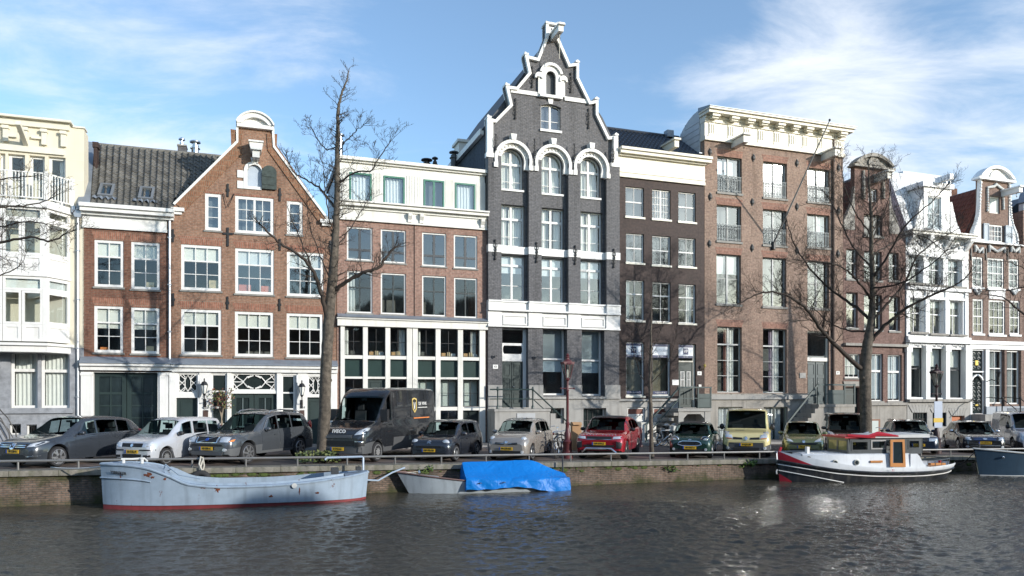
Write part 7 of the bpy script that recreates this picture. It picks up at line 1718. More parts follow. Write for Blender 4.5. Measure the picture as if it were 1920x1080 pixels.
 c.both('headlight', LAMPG, [(.62, .98), (.94, 1.02), (.97, 1.22), (.90, 1.24), (.70, 1.08)], off=.02); c.plate(.50, 'V-725-LL', x=-.06)
 me = text_mesh('IVECO', .17, bold=.006, depth=.006, spacing=1.12); me.materials.clear(); me.materials.append(WHITE); o = bpy.data.objects.new('lettering', me); COL.objects.link(o); o.parent = c.e; o.location = (c.face(1.10, .3)-.05, 0, 1.10); o.rotation_euler = (R(72), 0, R(-90))
 # logo on the flank facing the camera side (-y)
 GOLD = M('gold_film', (.65, .48, .16), .5)
 yb = c.side(4.3, .45, -1); nz_ = c.side(4.3, .6, -1)-c.side(4.3, .3, -1); tl = math.atan2(nz_.y, nz_.z); 
 lg = thing('tmp', 'x', 'x'); bpy.data.objects.remove(lg)
 base = bpy.data.objects.new('logo', MB().prism([(0, -.30), (.16, -.16), (.2, .1), (.2, .26), (0, .30), (-.2, .26), (-.2, .1), (-.16, -.16)], [[(0, -.235), (-.115, -.13), (-.15, .1), (-.15, .21), (0, .245), (.15, .21), (.15, .1), (.115, -.13)]], -.012, 0).mesh('logo', GOLD)); COL.objects.link(base)
 base.parent = c.e; base.location = (3.98, c.side(3.98, .48, -1).y-.016, c.side(3.98, .48, -1).z); base.rotation_euler = (-tl, 0, 0)
 MB().prism([(-.09, .12), (-.05, .12), (.0, -.06), (.05, .12), (.09, .12), (.02, -.16), (-.02, -.16)], None, -.012, 0).build('emblem', WHITE, base)
 lettering('DE VINK', .18, WHITE, base, (.72, -.008, .06), bold=.003, spacing=1.1, rot=(R(90), 0, 0)); MB().box(.28, 1.15, -.008, 0, -.10, -.075).build('logo_line', WHITE, base); MB().box(-.1, 1.3, -.008, 0, -.52, -.48).build('orange_line', M('orange_film', (.7, .22, .06), .5), base)
 # black city car
 bc = paint('black_blue_paint', (.022, .026, .036), .3)
 c = Car('city_car', 'small black city car with round headlights and chevron badge beside black delivery van', 804, 26.75, 3.43, 1.64, 1.47, T, bc, az=18.5, r=.29, taper=.80)
 c.windscreen(.84, 1.40, .9); c.wipers(.82, 1.4); c.win_side(1.2, 1.9, skew0=.25); c.win_side(1.98, 2.75, skew1=-.1); c.doors([(1.08, 1.95), (1.97, 2.75)]); c.wheels(HUBC, 'cap', .17); c.mirrors(1.18)
 c.front_shape('grille', GR, [(-.50, .52), (.50, .52), (.46, .57), (-.46, .57)], off=.02); c.blob('headlight', LAMPG, .14, .60, .70, (.09, .145, .115)); c.front_shape('lower_grille', GR, [(-.55, .26), (.55, .26), (.5, .33), (-.5, .33)]); c.plate(.42, 'NP-TR-28', x=-.03)
 for z in (.68, .73): c.front_shape('badge', CHROME, [(-.07, z-.02), (0, z+.02), (.07, z-.02), (.07, z+.005), (0, z+.045), (-.07, z+.005)], off=.04)
 # beige hatchback
 bg = paint('beige_silver_paint', (.36, .325, .29), .55)
 Tm = [(0,.42,.38,.76), (.012,.49,.44,.86), (.04,.55,.49,.93), (.09,.60,.53,.97), (.16,.645,.56,.99), (.23,.675,.59,1), (.31,.82,.605,1), (.40,.95,.61,1), (.54,1.0,.62,1), (.74,.985,.63,1), (.90,.92,.64,.985), (.955,.78,.63,.965), (.99,.60,.56,.93), (1,.42,.40,.86)]
 c = Car('beige_hatchback', 'beige silver small hatchback with bug eyed headlights in front of stone stoop', 949, 27.5, 3.72, 1.66, 1.54, Tm, bg, az=18.6, r=.29, taper=.78)
 c.windscreen(.90, 1.46, .92); c.wipers(.88, 1.4); c.win_side(1.28, 1.95, skew0=.24); c.win_side(2.03, 2.75); c.win_side(2.82, 3.2, skew1=-.1); c.doors([(1.15, 2.0), (2.02, 2.85)]); c.wheels(HUBC, 'cap', .17); c.mirrors(1.25)
 c.blob('headlight', LAMPG, .26, .60, .80, (.16, .13, .11)); c.both('grille', GR, [(.08, .60), (.44, .62), (.42, .69), (.10, .67)], off=.015); c.both('grille_bar', CHROME, [(.09, .635), (.43, .65), (.43, .665), (.09, .65)], off=.03); c.front_shape('badge', CHROME, oval(0, .70, .055, .05), off=.03)
 c.front_shape('lower_grille', GR, [(-.52, .26), (.52, .26), (.55, .38), (-.55, .38)]); c.plate(.46, '99-ZB-NZ', x=-.03); c.both('fog_light', LAMPG, oval(.62, .34, .06, .06), off=.02)
 # red suv with black roof
 red = paint('red_metallic', (.36, .012, .022), .35)
 Te = [(0,.46,.42,.80), (.012,.53,.49,.90), (.035,.58,.53,.95), (.08,.615,.56,.98), (.17,.635,.585,1), (.27,.66,.605,1), (.35,.81,.62,1), (.45,.955,.63,1), (.56,1.0,.64,1), (.76,.96,.665,1), (.90,.90,.68,.985), (.955,.78,.66,.965), (.988,.60,.55,.93), (1,.42,.40,.86)]
 c = Car('red_suv', 'bright red compact suv with black roof beside the wine red lamp post', 1123, 28.4, 4.37, 1.92, 1.63, Te, red, az=18.6, r=.36, sill=.30, taper=.80, low=None)
 rows = [[c.top(2.02+2.1*i/8, -1+2*j/10) for j in range(11)] for i in range(9)]; c.patch(rows, .006, 'roof', CBLK)
 c.windscreen(1.22, 1.98); c.wipers(1.2, 1.9); c.win_side(1.62, 2.45, skew0=.36); c.win_side(2.5, 3.25); c.win_side(3.3, 3.95, skew1=-.1); c.doors([(1.5, 2.47), (2.49, 3.4)], z0=.46); c.wheels(M('dark_alloy', (.1, .1, .1), .35, metal=.6), 5, .24); c.mirrors(1.65, CBLK)
 c.front_shape('grille', GR, [(-.46, .80), (.46, .80), (.50, .90), (-.50, .90)], off=.02); c.front_shape('grille_trim', CHROME, rect_(-.5, .5, .785, .80), off=.03)
 for k, ch in enumerate('RANGE ROVER'):
  if ch != ' ': lettering(ch, .065, CHROME, c.e, (c.face(.955, .3)-.03, .62-.124*k*1.0, .955), rot=(R(80), 0, R(-90)))
 c.both('headlight', LAMPG, [(.52, .80), (.84, .83), (.90, .92), (.54, .895)], off=.02); c.both('bumper_vent', CBLK, [(.66, .48), (.84, .44), (.88, .66), (.66, .72)], off=.03); c.both('vent_light', CHROME, rect_(.66, .84, .68, .70), off=.04)
 c.front_shape('lower_grille', GR, [(-.55, .50), (.55, .50), (.6, .58), (-.6, .58)], off=.02); c.front_shape('skid_plate', CHROME, [(-.66, .30), (-.56, .30), (-.46, .42), (.46, .42), (.56, .30), (.66, .30), (.52, .47), (-.52, .47)], off=.04) if False else None
 m = MB(); xf = c.face(.4, .3)-.05; m.tube([(xf+.04, -.66, .29), (xf, -.48, .44), (xf, .48, .44), (xf+.04, .66, .29)], .04, 6); m.build('skid_bar', CHROME, c.e, smooth=40)
 c.plate(.63, 'NP-379-Z', x=-.04)
 # dark green small car
 grn = paint('racing_green_paint', (.013, .045, .034), .3)
 Tn = [(0,.44,.40,.80), (.012,.52,.47,.90), (.04,.58,.52,.95), (.10,.625,.57,.98), (.2,.65,.60,1), (.27,.665,.62,1), (.33,.82,.635,1), (.39,.95,.64,1), (.5,1.0,.645,1), (.78,.985,.65,1), (.93,.94,.66,.985), (.97,.78,.65,.965), (.99,.60,.56,.93), (1,.42,.40,.86)]
 c = Car('green_small_car', 'dark green retro small car with round headlights and oval chrome grille near thin young tree', 1293, 29.5, 3.70, 1.69, 1.41, Tn, grn, az=18.6, r=.31, taper=.78)
 c.windscreen(1.02, 1.42, .92); c.wipers(1.0, 1.4); c.win_side(1.3, 2.2, skew0=.14); c.win_side(2.28, 3.2, skew1=-.05); c.doors([(1.25, 2.4)]); c.wheels(ALLOY, 5, .19); c.mirrors(1.3); rows = [[c.top(1.46+1.95*i/8, -1+2*j/10) for j in range(11)] for i in range(9)]; c.patch(rows, .006, 'roof', CBLK)
 for sg in (-1, 1):
  o = MB().lathe([(.15, .0), (.165, -.02), (.15, -.05), (.13, -.05)], 18, axis='x').build('headlight_ring', CHROME, c.e, loc=(.13, sg*.57, .74), smooth=40); o.rotation_euler = (0, R(-12), R(-sg*10)); MB().ball((0, 0, 0), (.06, .14, .14), 12, 8).build('headlight', LAMPG, c.e, loc=(.115, sg*.57, .74), smooth=True)
 gp = [(-.46, .57), (-.30, .52), (.30, .52), (.46, .57), (.40, .66), (.28, .70), (-.28, .70), (-.40, .66)]; c.front_shape('grille', GR, gp, off=.015); pt = [(c.face(z, y)-.04, y, z) for y, z in gp+gp[:1]]; m = MB().tube(pt, .018, 5)
 for z in (.575, .62, .66): m.tube([(c.face(z, .36)-.04, -.38, z), (c.face(z, 0)-.045, 0, z), (c.face(z, .36)-.04, .38, z)], .008, 4)
 m.build('grille_trim', CHROME, c.e, smooth=40); c.front_shape('lower_grille', GR, [(-.58, .27), (.58, .27), (.62, .40), (-.62, .40)]); c.front_shape('grille_bar', CHROME, rect_(-.42, .42, .285, .30), off=.03); c.both('fog_light', LAMPG, oval(.62, .38, .055, .055), off=.03); c.plate(.44, '40-TXS-4', x=-.035); c.front_shape('badge', CHROME, oval(0, .755, .07, .022), off=.03)
 # pale yellow van
 yel = paint('pale_yellow_paint', (.70, .60, .29), 0, .3)
 c = Car('yellow_van', 'pale yellow passenger van with grey bumper, windscreen facing the canal', 1399, 30.3, 4.80, 1.92, 1.97, T_VAN2, yel, az=18.6, cat='van', axles=(.18, .83), r=.33, sill=.26, taper=.86, low=lambda x: .62 if x < .18 else .34)
 c.o.data.materials[1] = M('van_grey_bumper', (.06, .062, .066), .65)
 c.windscreen(1.02, 1.70, .93); c.wipers(1.0, 1.6); c.win_side(1.32, 2.0, t0=.06, t1=.85, skew0=.34); c.win_side(2.1, 3.2, t1=.85); c.win_side(3.3, 4.5, t1=.85); c.doors([(1.2, 2.05), (2.08, 3.25)]); c.wheels(HUBC, 'cap', .2); c.mirrors(1.35, CBLK, (.07, .10, .13))
 c.front_shape('bumper', c.o.data.materials[1], [(-.93, .30), (.93, .30), (.93, .62), (-.93, .62)], off=.012)
 c.both('headlight', LAMPG, [(.52, .78), (.78, .80), (.88, .98), (.84, 1.06), (.66, 1.04), (.56, .92)], off=.02); c.both('indicator', AMBER, [(.56, .765), (.78, .79), (.78, .82), (.57, .80)], off=.03); c.both('grille', GR, [(.14, .74), (.52, .75), (.50, .84), (.16, .82)], off=.02)
 c.front_shape('badge', CHROME, [(0, .70), (.07, .79), (0, .88), (-.07, .79)], off=.04); c.front_shape('lower_grille', GR, [(-.5, .32), (.5, .32), (.5, .42), (-.5, .42)], off=.03); c.both('fog_light', LAMPG, oval(.72, .40, .07, .06), off=.03); c.plate(.54, '8-VJX-88', x=-.04)
 rows = [[c.top(.70+.06*i, .1+.42*j/4) for j in range(5)] for i in range(2)]; c.patch(rows, .004, 'bonnet_vent', CBLK)
 # green hatchback
 gg = paint('olive_green_metallic', (.17, .19, .085), .5)
 c = Car('green_hatchback', 'olive green hatchback with lion badge, between pale yellow van and white wheelhouse boat', 1507, 31.0, 3.82, 1.66, 1.43, T_HATCH, gg, az=19.5, r=.29, taper=.78)
 c.windscreen(.98, 1.70, .9); c.wipers(.96, 1.6); c.win_side(1.4, 2.05, skew0=.3); c.win_side(2.13, 2.85); c.win_side(2.92, 3.3, skew1=-.1); c.doors([(1.25, 2.1), (2.12, 2.9)]); c.wheels(HUBC, 'cap', .17); c.mirrors(1.42)
 c.both('headlight', LAMPG, [(.40, .63), (.70, .66), (.76, .78), (.66, .80), (.46, .70)], off=.02); c.front_shape('grille', GR, [(-.46, .52), (.46, .52), (.56, .60), (-.56, .60)], off=.02); c.front_shape('badge', CHROME, oval(0, .655, .06, .06), off=.03); c.front_shape('lower_grille', GR, [(-.5, .26), (.5, .26), (.55, .33), (-.55, .33)]); c.plate(.43, '74-LT-RD', x=-.03)
 # dark brown people carrier, half hidden by the boat
 br = paint('dark_brown_paint', (.030, .024, .021), .4)
 c = Car('brown_people_carrier', 'dark brown people carrier half hidden behind white wheelhouse boat, beside big bare tree', 1592, 32.8, 4.4, 1.80, 1.80, T_VAN2, br, az=19, r=.31, taper=.82)
 c.windscreen(.92, 1.55, .93); c.win_side(1.2, 1.9, skew0=.3); c.win_side(2, 2.9); c.win_side(3, 4.1); c.doors([(1.1, 1.95), (1.97, 3.0)]); c.wheels(HUBC, 'cap'); c.mirrors(1.25); c.both('headlight', LAMPG, [(.5, .80), (.80, .82), (.84, 1.0), (.62, .95)], off=.02); c.front_shape('grille', GR, rect_(-.45, .45, .66, .80)); c.plate(.48, '12-GRB-7')
 # dark blue estate
 db = paint('dark_blue_paint', (.020, .030, .055), .35)
 c = Car('dark_blue_estate', 'dark blue estate car with small slanted grille badge, beside the street lamp with notice boards', 1722, 33.0, 4.72, 1.80, 1.48, T_SEDAN[:9] + [(.76,.985,.63,1), (.92,.94,.64,.985), (.96,.78,.63,.965), (.99,.6,.56,.93), (1,.42,.4,.86)], db, az=18.6, r=.31)
 c.windscreen(1.50, 2.18); c.wipers(1.48, 2.1); c.win_side(1.9, 2.55, skew0=.3); c.win_side(2.62, 3.35); c.win_side(3.42, 4.3, skew1=-.1); c.doors([(1.7, 2.6), (2.62, 3.5)]); c.wheels(ALLOY, 5, .2); c.mirrors(1.9)
 c.front_shape('grille', GR, [(-.34, .60), (.34, .60), (.38, .74), (-.38, .74)], off=.02); c.front_shape('grille_trim', CHROME, [(-.3, .62), (-.26, .62), (.30, .73), (.26, .73)], off=.035); c.both('headlight', LAMPG, [(.42, .61), (.82, .64), (.84, .74), (.44, .74)], off=.02); c.front_shape('lower_grille', GR, [(-.5, .24), (.5, .24), (.5, .33), (-.5, .33)]); c.plate(.44, '14-PX-RX', x=-.03)
 for sg in (-1, 1): MB().tube([c.top(x, sg*.88)+Vector((0, 0, .05)) for x in (2.3, 3.0, 3.6, 4.2)], .02, 5).build('roof_rail', CBLK, c.e)
 # black saloon
 bk = paint('black_saloon_paint', (.016, .017, .019), .3)
 c = Car('black_saloon', 'black saloon car with wide blue tinted grille, between dark blue estate and silver van', 1847, 34.2, 4.73, 1.82, 1.44, T_SEDAN, bk, az=18.6, r=.32)
 c.windscreen(1.45, 2.15); c.wipers(1.43, 2.1); c.win_side(1.9, 2.55, skew0=.3); c.win_side(2.62, 3.3); c.windscreen(3.4, 3.85, name='rear_window'); c.doors([(1.65, 2.6), (2.62, 3.5)]); c.wheels(ALLOY, 5, .2); c.mirrors(1.88, CHROME)
 c.front_shape('grille', M('blue_tinted_mesh', (.05, .08, .16), .35, metal=.5), [(-.42, .62), (.42, .62), (.50, .75), (-.50, .75)], off=.02); c.front_shape('grille_trim', CHROME, rect_(-.5, .5, .752, .77), off=.03); c.front_shape('badge', CHROME, oval(0, .69, .09, .04), off=.045); c.both('headlight', LAMPG, [(.54, .62), (.80, .65), (.84, .77), (.56, .75)], off=.02); c.front_shape('lower_grille', GR, [(-.6, .24), (.6, .24), (.62, .36), (-.62, .36)]); c.front_shape('grille_bar', CHROME, rect_(-.6, .6, .37, .39), off=.03); c.both('fog_light', LAMPG, oval(.70, .32, .07, .05), off=.03); c.plate(.50, '16-NNX-8', x=-.03)
 # silver van at the east edge
 c = Car('silver_van', 'pale silver van cut off by the picture edge', 1952, 35.4, 4.75, 1.90, 1.90, T_VAN2, paint('pale_silver_paint', (.42, .45, .52), .5), az=18.6, cat='van', axles=(.18, .83), r=.32, taper=.86, low=lambda x: .5 if x < .15 else .3)
 c.windscreen(1.0, 1.66, .93); c.win_side(1.3, 2.0, t1=.85, skew0=.32); c.win_side(2.1, 3.2, t1=.85); c.doors([(1.2, 2.05), (2.08, 3.25)]); c.wheels(HUBC, 'cap'); c.mirrors(1.35, CBLK, (.07, .10, .12)); c.both('headlight', LAMPG, [(.5, .72), (.80, .76), (.86, .92), (.62, .86)], off=.02); c.front_shape('grille', GR, rect_(-.42, .42, .66, .84)); c.plate(.48, '5-VLD-31')
cars()
# ------------------------------------------------------------------ boats
def hull_grid(st):
 """st: list of (x, half beam at rail, half beam at waterline, rail height, keel z, stem lean)"""
 rows = []
 for (x, bd, bw, zr, zk, ln) in st:
  pts = []
  for f in (0, .25, .5, .75, 1):
   z = zk + (zr-zk)*f; pts.append((x + ln*f, bw + (bd-bw)*(f**.8), z))
  rows.append([(x, 0.0, zk)] + pts)
 return rows
def rope(name, label, pts, r=.014, mat=None):
 a, b = Vector(pts[0]), Vector(pts[-1]); sag = pts[1] if len(pts) == 3 else 0
 P_ = [a.lerp(b, i/10) - Vector((0, 0, (sag if isinstance(sag, float) else 0)*4*(i/10)*(1-i/10))) for i in range(11)]
 o = MB().tube([p - a for p in P_], r, 5).build(name, mat or M('old_rope', (.5, .47, .4)), loc=a, smooth=True); tag(o, label, 'rope'); return o
def barge():
 bow = at(196, 21.95); stern = at(683, 24.15); ax = Vector((stern.x-bow.x, stern.y-bow.y, 0)); L = ax.length; ang = math.atan2(ax.y, ax.x)
 t = thing('steel_barge', 'long pale blue open steel barge with rust patches and red waterline, moored at quay', 'boat', (bow.x, bow.y, 0), ang, 'boats moored at the quay')
 BL = M('pale_blue_hull', (.29, .365, .45), .45, var=.12, vs=2, bump=.25, bs=2.5, streak=.75, dirt=(.20, .25, .30))
 nt = BL.node_tree; n, l = nt.nodes, nt.links; b = n['Principled BSDF']; src = b.inputs['Base Color'].links[0].from_socket
 tc = n.new('ShaderNodeTexCoord'); sp = n.new('ShaderNodeSeparateXYZ'); l.new(tc.outputs['Object'], sp.inputs[0])
 mp = n.new('ShaderNodeMapping'); mp.inputs['Scale'].default_value = (1.1, 1, .45); l.new(tc.outputs['Object'], mp.inputs[0]); ns = n.new('ShaderNodeTexNoise'); ns.inputs['Scale'].default_value = 3.2; ns.inputs['Detail'].default_value = 8; ns.inputs['Roughness'].default_value = .7; l.new(mp.outputs[0], ns.inputs[0])
 mr = n.new('ShaderNodeMapRange'); mr.inputs[1].default_value = .63; mr.inputs[2].default_value = .67; l.new(ns.outputs[0], mr.inputs[0])
 mx = n.new('ShaderNodeMixRGB'); l.new(mr.outputs[0], mx.inputs[0]); l.new(src, mx.inputs[1]); mx.inputs[2].default_value = (.12, .035, .018, 1); l.new(mx.outputs[0], b.inputs['Base Color'])
 RD = M('red_oxide', (.20, .035, .04), .6, var=.25, streak=.3)
 zs = [(0, 0, 1.32), (.08, 0, 1.30), (.16, 0, 1.22), (.24, 0, 1.0), (.32, 0, .72), (.45, 0, .62), (.6, 0, .61), (.75, 0, .66), (.88, 0, .75), (1, 0, .86)]
 def sheer(f): return pchip([q[0] for q in zs], [q[2] for q in zs], f)
 def beam(f): return pchip([0, .04, .12, .25, .5, .75, .9, .97, 1], [.05, .30, .62, .88, .98, .92, .70, .42, .12], f)
 N = 44; hl = []; rd = []
 for i in range(N+1):
  f = i/N; x = L*f; bd = beam(f); bw = bd*.86 if f > .02 else .03; zr = sheer(f); ln = -.10*(1-f*8) if f < .125 else (.12*(f-.85)/.15 if f > .85 else 0)
  zw = .07+.07*(1-f)
  col = [(x+ln*q, (bw+(bd-bw)*q**.7), -.35+(zr+.35)*q) for q in [ (zw+.35)/(zr+.35) + (1-(zw+.35)/(zr+.35))*k/6 for k in range(7)]]
  low = [(x+ln*q, (bw*.9+(bd-bw*.9)*q**.7)*1.0, -.35+(zr+.35)*q) for q in [(zw+.35)/(zr+.35)*k/2 for k in range(3)]]
  hl.append((col, low, zr))
 m = MB()
 for sg in (-1, 1): m.grid([[(a, sg*b_, c) for a, b_, c in h_[0]] for h_ in hl])
 m.build('hull', BL, t, smooth=40)
 m = MB()
 for sg in (-1, 1): m.grid([[(a, sg*b_, c) for a, b_, c in h_[1]] for h_ in hl])
 m.build('red_boot_top', RD, t, smooth=40)
 # side decks, coaming and hold
 i0, i1 = 10, 40; m = MB()
 for sg in (-1, 1):
  rows = []
  for i in range(i0, i1+1):
   f = i/N; x = L*f; bd = beam(f); z = sheer(f); inn = max(.05, bd-.24); rows.append([(x, sg*bd, z), (x, sg*(bd-.03), z+.03), (x, sg*inn, z+.03), (x, sg*inn, z+.10), (x, sg*(inn-.03), z+.10), (x, sg*(inn-.04), .06)])
  m.grid(rows)
 m.build('side_deck', BL, t)
 m = MB().grid([[(L*i/N, -beam(i/N)+.2, .07) for i in range(i0, i1+1)], [(L*i/N, beam(i/N)-.2, .07) for i in range(i0, i1+1)]]); m.build('hold_floor', M('dark_hold', (.04, .035, .03), .9), t)
 for (a, b_, nm) in ((0, i0, 'foredeck'), (i1, N, 'aft_deck')):
  m = MB().grid([[(hl[i][0][-1][0], y*beam(i/N), sheer(i/N)+.03*(1-y*y)+.002) for y in (-1, -.5, 0, .5, 1)] for i in range(a, b_+1)])
  f = (i0 if nm == 'foredeck' else i1)/N; x = L*f; bb = beam(f); m.add([(x, -bb+.03, sheer(f)), (x, bb-.03, sheer(f)), (x, bb*.8, .07), (x, -bb*.8, .07)], [(0, 1, 2, 3)])
  m.build(nm, BL, t, smooth=40)
 m = MB()
 for sg in (-1, 1): m.tube([(h_[0][-1][0], sg*(h_[0][-1][1]+.01), h_[2]-.0) for h_ in hl], .035, 6); m.tube([(h_[0][-3][0]-.02, sg*(h_[0][-3][1]+.015), h_[0][-3][2]) for h_ in hl[:9]], .025, 5)
 m.build('rub_rail', BL, t, smooth=40)
 m = MB(); xx = .55; 
 for x in (.5, 1.0): m.lathe([(.05, 1.3), (.05, 1.42), (.07, 1.43), (.07, 1.46)], 8, (x, 0, 0)); 
 m.tube([(.45, -.05, 1.45), (.75, .0, 1.44), (1.05, .05, 1.45), (1.15, .0, 1.36)], .03, 6); m.build('bollard', M('bleached_rope', (.6, .6, .58), .8), t)
 m = MB(); x = L*.21; m.tube([(x, .1, 1.1), (x+.1, -.3, 1.28), (x+.5, -.55, .98), (x+1.1, -.7, .86)], .02, 5); m.build('hand_rail', BL, t)
 MB().box(L*.965, L*.985, -.2, .2, .92, 1.02).build('motor_box', DGREY, t); MB().box(L*.86, L*.89, -.35, .1, .84, 1.02).build('motor_box', DGREY, t)
 m = MB().tube([(L*.71, -.93, .60), (L*.71, -1.0, .60)], .08, 8); m.build('fairlead', GREYW, t)
 RS = M('rust', (.13, .040, .020), .9, var=.4, vs=8)
 r2 = random.Random(5)
 def hull_pt(f, z):
  i = min(N-1, int(f*N)); c = hl[i][0]; d = hl[i+1][0]; q = f*N-i
  zz = [p_[2] for p_ in c]; best = min(range(len(zz)), key=lambda k: abs(zz[k]-z)); y = c[best][1]*(1-q)+d[best][1]*q
  return Vector((L*f, -y-.004, z))
 for (f, z, w, hh) in ((.17, 1.02, .16, .10), (.185, .96, .10, .05), (.23, .90, .08, .06), (.37, .62, .14, .05), (.42, .58, .10, .16), (.41, .62, .16, .05), (.46, .60, .10, .04), (.62, .30, .07, .07), (.73, .42, .03, .16), (.80, .34, .10, .04), (.91, .45, .03, .10)):
  poly = []; n_ = 18
  for k in range(n_):
   a = 2*math.pi*k/n_; rr = r2.uniform(.35, 1.15)*.8; p_ = hull_pt(f + w*rr*math.cos(a)/L, z+hh*rr*math.sin(a)); poly.append(p_)
  c = hull_pt(f, z); mb = MB().add([tuple(c+Vector((0, -.008, 0)))] + [tuple(p_) for p_ in poly], [(0, 1+k, 1+(k+1) % n_) for k in range(n_)]); mb.build('rust_patch', RS, t)
 p = hull_pt(.022, 1.08); p2 = hull_pt(.085, 1.08); a = math.atan2(p2.y-p.y, p2.x-p.x)
 lettering('YSBREKER', .115, M('black_letters', (.015, .015, .018), .6), t, p.lerp(p2, .6)+Vector((.0, -.085, .0)), rot=(R(96), R(4), a*.9), bold=.004, depth=.002, spacing=1.05)
 rope('mooring_rope', 'pale mooring rope from the steel barge bow to the quay rail', [t.matrix_world @ Vector((0, 0, 0)) if False else Vector((bow.x, bow.y, 1.25)), .05, ONQ(95, -.1)+Vector((0, 0, gz(-12)+.1))], .018, GREYW)
 return t
barge()
def pole_pipe():
 p = at(681, 24.55); t = thing('mooring_post', 'pale blue steel pipe standing in water with bent top rail, at barge stern', 'post', (p.x, p.y, 0), math.atan(QS))
 BL = M('pale_blue_pipe', (.36, .44, .54), .45, var=.1)
 MB().tube([(0, 0, -1.2), (0, 0, 1.28), (-.04, 0, 1.31), (-1.15, .05, 1.30), (-1.22, .03, 1.24)], .035, 7).box(-.06, .06, -.06, .06, .28, .34).box(-.06, .06, -.06, .06, .42, .46).build('bent_pipe', BL, t, smooth=40)
 MB().tube([(0, 0, .55), (.5, .1, .50), (1.0, .4, .72), (1.45, .55, .86)], .028, 6).build('side_pipe', BL, t, smooth=40)
 p = at(1055, 27.0); t = thing('mooring_post', 'thin dark pole standing in water beside blue tarpaulin', 'post', (p.x, p.y, 0))
 MB().tube([(0, 0, -1), (0, 0, 1.15)], .03, 6).build('pole', DGREY, t)
pole_pipe()
